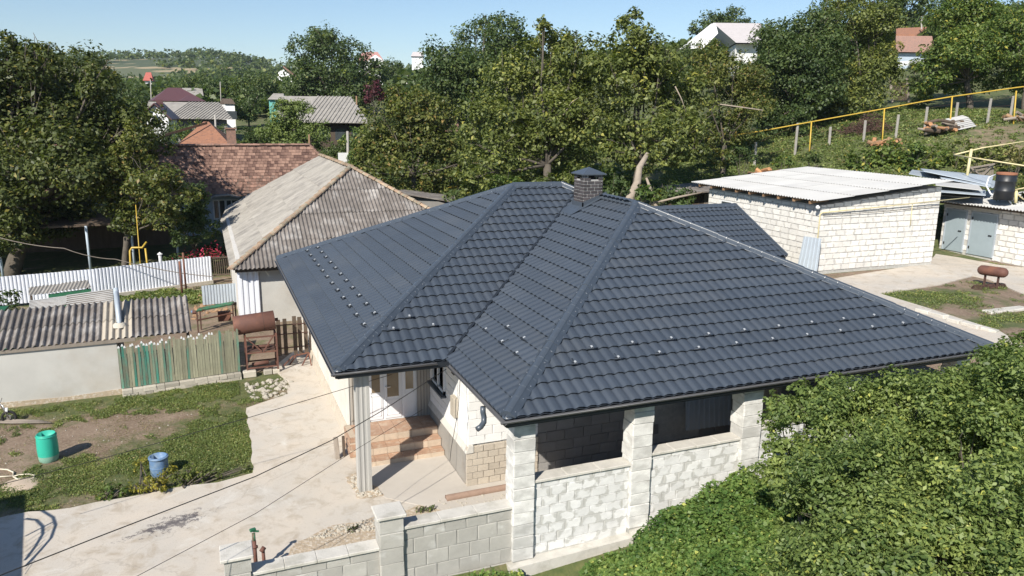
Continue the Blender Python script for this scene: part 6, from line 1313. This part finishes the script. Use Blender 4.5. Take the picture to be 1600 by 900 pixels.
m_ = MB(); m_.tube([atd(1030,340,38), atd(1022,310,38), atd(1010,278,38.2)], [.12,.1,.06], 6); m_.tube([atd(1018,318,36.5), atd(1060,308,36.5), atd(1100,300,36.8)], [.05,.06,.03], 6); m_.build('branch', MT['barkL'], t, True)
for k, q in enumerate((((1300//4+800,163,40),(1330//4+860,172,40),(1188,180,40)),((1055,135,39),(1065,155,39),(1072,175,39)),((880,180,41),(893,160,41),(905,152,41)))):
    a = atd(*q[0]); m_ = MB(); m_.tube([atd(*p_) for p_ in q], [.035,.025,.01], 5); tag(m_.build('dead_branch', MT['barkL'], None, True, org=a), ['bare pale branch poking out of the foliage at right of the leaning walnut','short dead branch inside the leaning walnut crown','dead branch showing in the central walnut crown'][k], 'branch')
tree('rear_walnut_cluster', 'group forming walnut tree dark against the sky left of the central walnut', BL([(700,90,38),(745,60,36),(790,50,34),(680,130,36),(730,110,42),(780,100,40),(700,165,34),(750,150,34),(810,75,30),(765,35,18)], 78, .04, 8), gbase(740,220,78), .40, 1.0, 'leaf_dark', 18, .35)
tree('hillside_cherry', 'brownish leafed tree between the leaning walnut and the dark hill tree', BL([(1110,95,34),(1150,110,36),(1095,140,34),(1140,160,38),(1180,165,28),(1120,200,34),(1160,210,26),(1090,190,26),(1185,120,24),(1100,235,20),(1130,245,18)], 49, .05, 9), gbase(1130,262,49), .24, .9, 'leaf_oak', 19, .18, twigs=12)
tree('dark_hill_tree', 'large dark green tree left on the hill just above the yellow pipe', BL([(1215,60,36),(1205,110,38),(1250,50,38),(1245,100,44),(1215,155,38),(1255,150,40),(1200,195,28),(1240,190,30),(1285,30,36),(1290,80,42),(1290,130,38),(1275,170,30)], 56, .05, 10), gbase(1240,225,56), .27, 1.0, 'leaf_dark', 20, .28)
tree('yellow_hill_tree', 'yellow green tree in the middle of the hill left of the orange roof', BL([(1330,25,36),(1375,35,34),(1340,75,42),(1372,92,28),(1325,120,38),(1370,125,36),(1345,155,30),(1310,155,26),(1320,-5,30),(1365,0,28)], 58, .05, 11), gbase(1350,185,58), .27, 1.0, 'leaf_walnut', 21, .25)
tree('right_hill_tree', 'tall bright leaved tree on the hill right of the orange roof', BL([(1474,28,26),(1490,20,38),(1530,30,40),(1482,78,32),(1515,75,42),(1555,65,38),(1455,115,30),(1500,120,34),(1545,110,34),(1500,-15,30),(1440,140,18)], 58, .05, 12), gbase(1515,185,58), .27, 1.0, 'leaf_bright', 22, .25)
tree('edge_hill_tree', 'dense tree at the top right corner of the hill by the frame edge', BL([(1590,80,34),(1625,60,50),(1600,120,30),(1640,120,40),(1580,30,26)], 57, .05, 13), gbase(1600,175,57), .27, .9, 'leaf_bright', 23, .22)
tree('skyline_tree', 'round tree on the skyline directly behind the pale hill roof', BL([(1090,42,16),(1115,28,18),(1145,26,18),(1165,40,14),(1130,45,18)], 135, .03, 14), gbase(1130,90,135), .55, .9, 'leaf_dark', 24, .3)
tree('dark_backdrop_tree', 'dark conifer like tree behind the orange roofed hill house', BL([(1390,10,26),(1425,5,28),(1455,15,20),(1410,25,16),(1375,35,18)], 104, .03, 15), gbase(1410,90,104), .45, 1.0, 'leaf_dark', 25, .3)
tree('light_willow', 'soft light green willow like tree left of the grey hipped village roof', BL([(440,185,26),(470,175,24),(425,210,22),(460,215,30),(495,205,24),(480,230,22),(445,165,16)], 62, .04, 16), gbase(460,250,62), .24, .9, 'leaf_willow', 26, .15)
tree('purple_plum', 'small purple leaved plum at the right foot of the round walnut', BL([(582,135,13),(592,148,12),(578,152,12)], 100, .02, 17), gbase(585,170,100), .45, .8, 'leaf_plum', 27, .12)
tree('yellow_bush_tree', 'small yellow flecked tree by the orange roofed hill house', BL([(1402,72,9),(1398,82,7)], 84, .02, 18), gbase(1400,110,84), .35, .8, 'leaf_yellow', 28, .1)
# template crowns for the far village trees, copied one by one
def template(seed, mtl, n=9000, leaf=.085):
    rr = random.Random(seed); bl = [((rr.uniform(-.5,.5), rr.uniform(-.5,.5), rr.uniform(.55,1.45)), rr.uniform(.34,.5)) for _ in range(8)]
    bl += [((0,0,1.0),.55)]; P, NR = crown_points(bl, leaf, .5, seed); return bl, P, NR, leaf
TPL = {}
def far_tree(px, top, wpx, D, mtl, kind, label, group='trees spread through the village', name='village_tree', hk=1.0):
    b = atd(px, top, D); g = tz(b.x, b.y); h = max(b.z-g, 2.5); wd = wpx*D/F_PX; s = (wd/1.75, wd/1.75, h/1.95)
    key = (mtl, kind); loc = Vector((b.x, b.y, g))
    if key not in TPL:
        bl, P, NR, leaf = template(kind*7+len(mtl), mtl); t = thing(name, label, 'tree', (0,0,0), group); leaves_mesh('crown', P, leaf, MT[mtl], t, seed=kind, outn=NR)
        m_ = MB(); m_.cyl((0,0,-.1), (0,0,.9), .045, .03, 7)
        for c, r in bl: m_.cyl((0,0,.5), c, .022, .008, 5)
        m_.build('trunk', MT['bark'], t, True, fix=False); TPL[key] = t; t.location = loc; t.scale = s
    else: t = copy_tree(TPL[key], loc, s, random.uniform(0, 6)); t['label'] = label
    return t
FT = [(195,108,60,92,'leaf_dark',1,'dark round tree behind the left walnut, left of the red tiny roof'),(262,118,55,125,'leaf_far',1,'far tree right of the tiny red roof'),(300,108,60,130,'leaf_far',2,'far tree above the maroon roof'),(340,106,60,125,'leaf_dark',2,'far dark tree above the small grey roof'),(378,98,62,118,'leaf_far',3,'far tree left of the white gabled house'),(408,100,55,128,'leaf_far',1,'far tree just left of the white gabled house'),(385,130,60,100,'leaf_dark',3,'dark tree in front of the far trees right of the white outbuilding'),(455,130,40,130,'leaf_dark',1,'dark tree beside the white gabled house wall'),
 (620,85,56,160,'leaf_far',2,'far tree right of the pink roofed house'),(655,95,50,140,'leaf_far',3,'far tree below the tiny skyline house'),(610,118,70,105,'leaf_dark',2,'tree right of the round walnut'),(650,125,60,92,'leaf_far',1,'tree in front of the distant concrete pole'),(680,105,50,110,'leaf_dark',3,'tree left of the dark walnut group'),
 (330,190,60,76,'leaf_far',2,'garden tree before the grey village house'),(300,200,40,70,'leaf_dark',1,'small garden tree left of the white post'),(400,190,70,78,'leaf_dark',2,'dark garden tree right of the brick chimney'),(390,215,60,62,'leaf_far',3,'low garden tree behind the clay roof'),(420,225,60,57,'leaf_dark',3,'low tree just above the clay roof ridge'),(350,212,40,60,'leaf_bright',1,'small bright tree right of the orange roof'),
 (520,205,60,60,'leaf_far',1,'tree below the grey hipped village roof'),(560,205,50,58,'leaf_bright',2,'bright tree right of the concrete pole'),(500,225,50,55,'leaf_far',2,'low tree left of the concrete pole'),(610,160,60,80,'leaf_far',3,'tree behind the roadside walnut'),(720,180,60,66,'leaf_far',1,'tree behind the brown shed'),(255,180,34,70,'leaf_dark',2,'shrubby tree left of the white cottage'),(290,178,44,70,'leaf_bright',3,'green tree against the cottage roof'),
 (212,130,50,88,'leaf_far',3,'tree beside the dull red shed'),(150,100,50,150,'leaf_far',1,'distant tree over the left walnut'),(470,140,30,118,'leaf_dark',1,'tree hugging the left foot of the round walnut'),(1045,60,46,100,'leaf_far',2,'tree left of the pale hill roof'),(1200,60,60,90,'leaf_far',3,'tree right of the pale hill roof'),(1170,80,50,80,'leaf_bright',1,'bright tree below the pale hill roof'),(1040,85,60,80,'leaf_dark',1,'tree below left of the pale gable'),(1080,95,50,75,'leaf_far',1,'tree in front of the pale hill house gable'),
 (1240,10,70,95,'leaf_far',1,'tree on the top of the hill behind the dark hill tree'),(1300,-10,70,100,'leaf_dark',3,'tree on the hill top right of the dark hill tree'),(1570,-10,80,100,'leaf_dark',2,'tree on the hill top near the right frame edge'),(1440,120,44,66,'leaf_far',2,'small tree by the dark board gate'),(1500,110,70,75,'leaf_dark',3,'dark tree behind the right hill tree'),(1580,110,70,76,'leaf_far',3,'tree behind the edge hill tree'),(1350,120,80,76,'leaf_dark',1,'dark tree behind the yellow hill tree'),
 (1084,54,46,92,'leaf_far',2,'tree screening the pale gable of the hill house'),(1122,64,52,88,'leaf_dark',3,'tree at the foot of the pale hill roof'),(1432,86,36,80,'leaf_far',1,'small tree under the orange hill roof'),(870,60,80,95,'leaf_dark',2,'tree behind the central walnut'),(950,70,80,95,'leaf_far',3,'tree behind the leaning walnut'),(820,120,80,80,'leaf_dark',3,'tree behind the left side of the central walnut'),(940,180,90,60,'leaf_dark',1,'dark tree filling the gap between the two walnuts'),(1030,200,90,58,'leaf_dark',2,'dark tree behind the leaning limb'),(760,220,70,58,'leaf_far',2,'tree behind the lower left of the central walnut'),(1100,220,60,58,'leaf_dark',3,'dark tree behind the hillside cherry'),
 (95,110,70,70,'leaf_dark',1,'tree behind the left walnut crown'),(30,120,80,60,'leaf_far',2,'tree behind the left edge walnut'),(150,180,80,60,'leaf_dark',3,'dark tree between the walnut and the clay roof'),(220,190,60,56,'leaf_dark',1,'dark tree left of the clay roof house')]
for q in FT: far_tree(q[0], q[1], q[2], q[3], q[4], q[5], q[6])
# far scrub and woods that read as one mass
def far_wood():
    rng = np.random.default_rng(5); P = []
    n = 5200; D = 120+rng.random(n)**1.3*780; ax = rng.uniform(-.85, .75, n)
    x = CAM[0]+D*(math.sin(YAW)+ax*math.cos(YAW)); y = CAM[1]+D*(math.cos(YAW)-ax*math.sin(YAW)); f = fbm(x, y, .012, 3); keep = (f > -.42)|(D < 300); x, y, D = x[keep], y[keep], D[keep]
    keep = ~((D < 215)&(np.abs(ax[keep]+.17) < .035)); x, y, D = x[keep], y[keep], D[keep]
    z = terr(x, y)
    for lo, hi, lf, k, nm, lb in ((0, 230, .90, 150, 'near_woods', 'leafy scrub filling the valley between the village gardens'), (230, 2000, 2.1, 36, 'far_woods', 'woods covering the distant hills')):
        pts = []
        for i in np.nonzero((D >= lo)&(D < hi))[0]:
            r = rng.uniform(1.6, 4.2)*(1+D[i]/900)*(.55 if rng.random() < .4 else 1); e = rng.normal(size=(k,3)); e /= np.linalg.norm(e, axis=1)[:,None]; e[:,2] = np.abs(e[:,2])
            kk = int(min(k, k*(r/3.5)**2+8)); e = e[:kk]
            pts.append(np.array([x[i], y[i], z[i]+r*.3])+e*r*np.array([1,1,.95])*rng.uniform(.7,1.05,(kk,1)))
        o = leaves_mesh(nm, np.concatenate(pts), lf, MT['leaf_far'], seed=2, asp=.8); tag(o, lb, 'woods', None, 'stuff')
far_wood()
# ================================================================== SHRUBS, BRAMBLES, GRASS
def shrub(name, label, blobs, leaf, dens, mtl, seed, group=None, cat='shrub'):
    c = blobs[0][0]; base = Vector((c[0], c[1], tz(c[0], c[1]))); t = thing(name, label, cat, base, group); P, NR = crown_points(blobs, leaf, dens, seed, sub=.4)
    g = terr(P[:,0], P[:,1]); P[:,2] = np.maximum(P[:,2], g+.03); leaves_mesh('foliage', P, leaf, MT[mtl], t, seed=seed, outn=NR)
    m_ = MB(); rr = random.Random(seed)
    for c, r in blobs:
        for k in range(3): m_.tube([base+Vector((rr.uniform(-.2,.2),rr.uniform(-.2,.2),-.05)), Vector(c)+Vector((rr.uniform(-1,1),rr.uniform(-1,1),rr.uniform(0,1)))*r*.7], [.02,.008], 4)
    m_.build('stems', MT['bark'], t, fix=False); return t
def SB(lst, D): return [((lambda c: ((c.x, c.y, max(c.z, tz(c.x, c.y)+q[2]*D/F_PX*.3)), q[2]*D/F_PX))(atd(q[0], q[1], D))) for q in lst]
shrub('bramble_thicket', 'bright green bramble thicket directly behind the pale barn roof, left part', SB([(1345,252,22),(1375,245,22),(1400,240,24),(1390,258,20),(1360,262,16)], 46), .2, 1.0, 'leaf_bright', 31, 'brambles behind the barn')
shrub('bramble_thicket', 'middle bramble thicket behind the barn with a darker heart', SB([(1430,238,24),(1460,245,24),(1420,262,18),(1450,265,18),(1478,255,18)], 45), .2, 1.0, 'leaf_bright', 32, 'brambles behind the barn')
shrub('bramble_thicket', 'right bramble thicket behind the cream pipe frame', SB([(1500,240,22),(1530,250,22),(1560,245,22),(1595,255,24),(1510,262,14),(1575,270,18)], 44), .2, 1.0, 'leaf_walnut', 33, 'brambles behind the barn')
for i, (x, y, r, D, m, lb) in enumerate(((1290,212,14,52,'leaf_far','low bush among the first hillside posts'),(1330,208,14,53,'leaf_bright','bush left of the brush pile'),(1225,250,12,46,'leaf_bright','weedy bush above the log pile by the barn roof'),(1270,244,12,46,'leaf_far','small bush behind the barn roof edge'),(1160,240,16,45,'leaf_dark','dark bush left of the first hillside post'),(1050,300,24,38,'leaf_dark','dark bush behind the right hip'),(1010,300,16,36,'leaf_bright','leafy bush right of the leaning limb'),(1075,325,18,36,'leaf_dark','bush beside the plank hut'),(950,285,24,38,'leaf_dark','dark bush behind the chimney'),(905,275,24,40,'leaf_walnut','bush left of the chimney behind the ridge'),(855,285,20,40,'leaf_walnut','bush behind the main ridge'),(790,280,24,41,'leaf_bright','bright bush behind the hip peak'),(730,300,22,42,'leaf_far','bush at the end of the small grey roof'),(1425,170,14,62,'leaf_far','bush by the dark board gate'),(1590,240,16,42,'grassdry','dry bush at the right frame edge'),(1597,300,24,34,'leaf_oak','brownish bush right of the black barrel'),(560,215,20,60,'leaf_bright','leafy bush right of the pale pole'),(530,240,14,60,'leaf_far','bush in front of the ruined wall'))):
    shrub('garden_bush', lb, SB([(x,y,r),(x-r*.8,y+r*.3,r*.7),(x+r*.8,y+r*.3,r*.7)], D), .18, .9, m, 40+i)
t = shrub('kerb_bush', 'bright yellow green leafy bush on the kerb left of the blue barrel', [((lambda p: (p.x,p.y,.13))(atz(x,y,0)), r) for x, y, r in ((165,782,.16),(178,775,.18),(192,778,.12))], .07, .9, 'leaf_bright', 61)
shrub('kerb_bush', 'olive bush in front of the blue barrel', [((lambda p: (p.x,p.y,z))(atz(x,y,0)), r) for x, y, r, z in ((232,770,.20,.2),(222,745,.16,.3),(248,772,.2,.22),(265,762,.2,.3),(210,772,.13,.15))], .06, .8, 'leaf_yellow', 62)
shrub('kerb_bush', 'darker bushy clump right of the blue barrel along the kerb', [((lambda p: (p.x,p.y,z))(atz(x,y,0)), r) for x, y, r, z in ((285,762,.2,.2),(300,752,.22,.22),(320,752,.18,.16),(340,748,.16,.12),(385,738,.12,.1))], .06, .7, 'leaf_walnut', 63)
for i, (x, y, lb) in enumerate(((548,830,'small green weed on the dirt strip left of the pillar'),(668,798,'small green weed on the dirt strip right of the pillar'),(655,800,'brownish weed tuft beside the small weed'))):
    p = atz(x, y, .06); shrub('weed_tuft', lb, [((p.x,p.y,.09), .09),((p.x+.12,p.y+.03,.09),.07)], .045, .5, 'leaf_far', 70+i)
shrub('dark_corner_bush', 'dark bush at the left frame edge behind the shed', SB([(10,470,20),(25,490,14)], 26), .12, .9, 'leaf_dark', 75)
shrub('flower_hedge', 'dark flower bed with crimson blooms behind the white fence right end', SB([(300,405,14),(320,400,14),(338,400,12),(280,408,14),(260,410,12)], 36.5), .12, .8, 'leaf_dark', 76)
rng = np.random.default_rng(3); c = np.array(atd(325,398,36)); P = c+rng.normal(size=(260,3))*np.array([.55,.2,.22]); P[:,2] = np.maximum(P[:,2], 1.0); o = leaves_mesh('crimson_flowers', P, .10, MT['redflower'], seed=4); tag(o, 'crimson flowers over the dark bed by the barn', 'flowers', None, 'stuff')
# ivy and creeper bank at the foot of the street wall
def cover():
    rng = np.random.default_rng(21); n = 215000; x = rng.uniform(.4, 10.5, n); y = rng.uniform(-6.8, -3.17, n)
    # upper limit of the creeper, rising to the right, with a bare strip near the footing
    f = fbm(x, y, 1.6, 8); top = -3.24-.40*np.clip((5.4-x)/2.2, 0, 1)*(x > 2.6)-.05*(x <= 2.6)+.08*f
    keep = (y < top)&(x > .6); keep &= (f > -.62)|(rng.random(n) < .25)
    keep &= rng.random(n) < np.where(y < -7, .35, 1)
    x, y, f = x[keep], y[keep], f[keep]; h = .12+.15*(f+1)+.55*np.clip((x-3.4)/2.2, 0, 1)*(.8+.5*fbm(x, y, 3., 12))+.55*np.exp(-((x-1.5)/.75)**2)*np.clip((y+4.2), 0, 1)
    z = terr(x, y)+h*rng.random(len(x))**.4
    o = leaves_mesh('creeper_cover', np.stack([x,y,z],-1), .066, MT['leaf_cover'], seed=9, up=1.1, asp=.75); tag(o, 'bright green creeper covering the bank below the street wall', 'ground cover', None, 'stuff')
cover()
# foreground broad-leaved tree crowns
FB = [(1500,700,100,10.2),(1590,640,110,10.6),(1430,645,80,11.6),(1345,680,75,11.8),(1270,655,60,12.4),(1350,780,100,10.4),(1450,840,110,9.4),(1275,790,80,11.0),(1560,810,120,9.2),(1245,800,50,11.6),(1265,890,70,10.4),(1350,890,100,9.2),(1500,625,58,12.2),(1575,592,56,12.2),(1620,580,60,12.0),(1480,920,110,8.8),(1600,900,110,8.6),(1330,625,40,12.6),(1400,625,36,12.6),(1380,650,50,12.4),(1400,690,70,11.8),(1575,560,34,12.6),(1612,540,38,12.5),(1480,608,40,12.6),(1700,700,120,11),(1690,850,110,10),(1720,590,90,12),(1800,760,120,11.5),(1310,740,60,11.4),(1430,605,34,12.8),(1400,740,70,11.2)]
FB2 = [(1235,640,26,13.0),(1215,622,18,13.1),(1260,610,22,13.0),(1300,600,20,13.0),(1290,640,40,12.8),(1215,650,16,13.2),(1215,690,26,12.9),(1255,705,36,12.6),(1195,735,24,12.6),(1235,740,34,12.4)]
tree('linden_tree', 'big broad leaved tree filling the lower right corner in front of the street wall', BL(FB, 10), gbase(1500,900,11), .078, 1.25, 'leaf_fore', 81, .10, reach=.55)
tree('young_mulberry', 'young tree with light green leaves poking up against the dark porch beside the street wall', BL(FB2, 13), gbase(1270,760,12.6), .11, 1.0, 'leaf_fore', 82, .04, reach=.7)
# grass
def grass_mass(name, label, n, x0, x1, y0, y1, thr, size, h, mtl, seed, mask=None, z=None):
    rng = np.random.default_rng(seed); x = rng.uniform(x0, x1, n); y = rng.uniform(y0, y1, n); g = greenness(x, y)+.50*fbm(x, y, 2.0, seed)+.45*fbm(x, y, 6, seed+1)
    keep = g > thr+.25*rng.random(n)
    if mask is not None: keep &= mask(x, y)
    x, y, g = x[keep], y[keep], g[keep]; zz = terr(x, y)+rng.random(len(x))*h*np.clip(.5+g, .4, 1.4)
    o = leaves_mesh(name, np.stack([x,y,zz],-1), size, MT[mtl], seed=seed, up=.3, asp=.45); tag(o, label, 'grass', None, 'stuff')
kx = np.array([p[0] for p in drive]); ky = np.array([p[1] for p in drive])
def inpoly(x, y, poly):
    c = np.zeros(len(x), bool); j = len(poly)-1
    for i in range(len(poly)):
        xi, yi = poly[i][0], poly[i][1]; xj, yj = poly[j][0], poly[j][1]
        if yi != yj: c ^= ((yi > y) != (yj > y))&(x < (xj-xi)*(y-yi)/(yj-yi)+xi)
        j = i
    return c
grass_mass('yard_grass', 'low patchy grass and clover over the left yard', 420000, -10.5, -.2, .7, 8.4, .50, .032, .035, 'grass', 91, lambda x, y: ~inpoly(x, y, drive)&~((y > 8.05)&(x < -4.6))&~((x > -1.6)&(x < -.1)&(y > 6.9)))
grass_mass('yard_grass', 'thin dry grass on the bare earth of the left yard', 60000, -10.5, -.2, .7, 8.3, .0, .022, .02, 'grassdry', 92, lambda x, y: ~inpoly(x, y, drive))
grass_mass('verge_grass', 'green grass strip before the white metal fence', 30000, -7.5, -2.3, 18.5, 21.6, .55, .09, .10, 'grass', 93)
apq = [(p.x, p.y) for p in ap]; stq = [(p.x, p.y) for p in stp]
grass_mass('side_yard_grass', 'patches of grass on the soil beside the concrete path at right', 200000, 14.5, 30, -4, 8.6, .50, .045, .06, 'grass', 94, lambda x, y: ~inpoly(x, y, apq)&~inpoly(x, y, stq))
grass_mass('hill_grass', 'rough grass over the fenced hillside', 120000, 22, 52, 14, 34, .50, .13, .08, 'grass', 95, lambda x, y: ~((x < 27.6)&(y < 17.5)))
grass_mass('garden_growth', 'rough weeds and undergrowth in the gardens behind the houses', 70000, -14, 30, 24, 75, .3, .42, .35, 'leaf_far', 96, lambda x, y: ~((x > -12)&(x < 8)&(y > 30)&(y < 46))&~((x > -2)&(x < 9.5)&(y < 29))&~((x < -3)&(y < 33))&~((x > 23)&(y < 36)))
# ================================================================== CABLES
def cable(label, pts, r, m='cable', name='overhead_cable', sag=0):
    P = [atd(*p) for p in pts]; m_ = MB(); Q = []
    for a, b in zip(P, P[1:]):
        for k in range(6): Q.append(a.lerp(b, k/6)-Vector((0,0,sag*4*(k/6)*(1-k/6))))
    Q.append(P[-1]); m_.tube(Q, r, 5); tag(m_.build(name, MT[m], None, True, org=P[0]), label, 'cable')
cable('thick black cable sagging across the driveway to the inner roof corner', [(-40,915,9.0),(150,840,10.0),(400,744,11.8),(520,687,13.0),(600,640,14.0),(697,577,15.9)], .008)
cable('thin black cable crossing the left yard to the front door', [(-30,765,13.2),(150,719,14.4),(390,652,16.0),(540,607,17.0),(612,585,17.4)], .007)
cable('very thin grey wire over the drive below the black cable', [(205,905,10.2),(400,802,12),(560,700,14.3),(660,640,16)], .0045)
cable('light wire hanging in front of the dark trees at upper left', [(-20,366,30),(100,388,31),(180,405,32),(330,432,34),(450,445,36)], .018, 'woodG', sag=.1)
cable('fine black wire hanging from the wing eave to the ground', [(719,590,15.6),(716,640,15.5),(705,700,15.6),(703,720,15.7)], .006)
cable('dark cable lying across the bare soil at right', [(1490,512,25.6),(1545,480,27.5),(1600,455,30)], .02)
# standpipe by the low wall
p = atz(400,880,.05); t = thing('green_standpipe', 'rusty upright pipe with green valve head behind the low wall', 'standpipe', p); D0 = 12.9
m_ = MB(); m_.cyl(atd(400,885,13.1), atd(397,845,13.1), .035, n=10); m_.cyl(atd(398,856,13.1), atd(398,853,13.1), .055, n=10); m_.build('pipe', MT['rust'], t, True); m_ = MB(); m_.cyl(atd(397,847,13.1), atd(396,833,13.1), .03, n=10); m_.build('neck', MT['greenp'], t, True); m_ = MB(); c = atd(395,830,13.1); m_.cbox(c, .10, .06, .05, .3); m_.beam(c, c+Vector((.1,0,-.02)), .03); m_.build('valve_head', MT['darkgreen'], t, bev=.008)
m_ = MB(); m_.cyl(atd(413,884,13.15), atd(411,860,13.15), .03, n=10); m_.cyl(atd(408,862,13.1), atd(413,855,13.15), .04, n=8); m_.build('stub', MT['rust'], t, True)
for i, (x, y) in enumerate(((420,878),(451,870),(449,877))): q = atz(x, y, .09); rock('brick_piece', ['reddish broken brick by the standpipe','broken brick on the drive edge, upper','broken brick on the drive edge, lower'][i], 'brick', q, (.07,.05,.04), 'clay2', None, i)
# ================================================================== STREET GATE beyond the left frame edge (throws the shadow on the drive)
t = thing('entrance_gate_pier', 'rendered gate pier and wall beside the drive at the left end of the street wall', 'gate pier', (-7.2,-1.4,0))
SH = Vector((math.sin(SUN_AZ+PI), math.cos(SUN_AZ+PI), 0))/math.tan(SUN_EL)
def pre(px, py, h): q = atz(px, py, .05); return Vector((q.x, q.y, 0))-SH*h
a0 = pre(40,960,2.0); a1 = pre(45,768,2.0)
m_ = MB(); u = (a1-a0).normalized(); nn = Vector((-u.y, u.x, 0)); m_.prism([a0-u*2.5, a1, a1+nn*3.0, a0-u*2.5+nn*3.0], (0,0,2.0)); m_.build('wall', MT['plasterL'], t, bev=.01)

t = thing('arched_iron_gate', 'open wrought iron gate leaf with arched top beside the gate pier', 'gate', pre(45,900,0)+Vector((0,0,0)))
def gpt(px, py, h): q = pre(px, py, h); q.z = h; return q
m_ = MB()
for arc in (((45,795,1.95),(70,795,1.95),(88,806,1.9),(92,818,1.75),(85,838,1.5),(66,860,1.15),(45,882,.9)), ((45,808,1.75),(62,810,1.72),(72,820,1.65),(72,832,1.5),(60,852,1.25),(45,872,1.0))): m_.tube([gpt(*q) for q in arc], .022, 6)
m_.tube([gpt(45,835,1.4), gpt(90,812,1.6)], .018, 6)
for k in range(8): m_.tube([gpt(45,845+k*7,1.2-.06*k), gpt(88-k*4,816+k*8,1.5-.08*k)], .006, 4)
m_.build('frame', MT['cable'], t, True)

# ================================================================== AIR
m = bpy.data.materials.new('pale_air'); m.use_nodes = True; t_ = m.node_tree; t_.nodes.clear(); o_ = t_.nodes.new('ShaderNodeOutputMaterial'); v_ = t_.nodes.new('ShaderNodeVolumePrincipled')
v_.inputs['Color'].default_value = (.80,.88,1,1); v_.inputs['Density'].default_value = .00015; v_.inputs['Anisotropy'].default_value = .2; t_.links.new(v_.outputs[0], o_.inputs['Volume'])
mb = MB(); mb.box((-2200,-2200,-80), (2200,2200,160)); tag(mb.build('haze', m), 'thin bluish air over the whole village', 'haze', None, 'stuff')
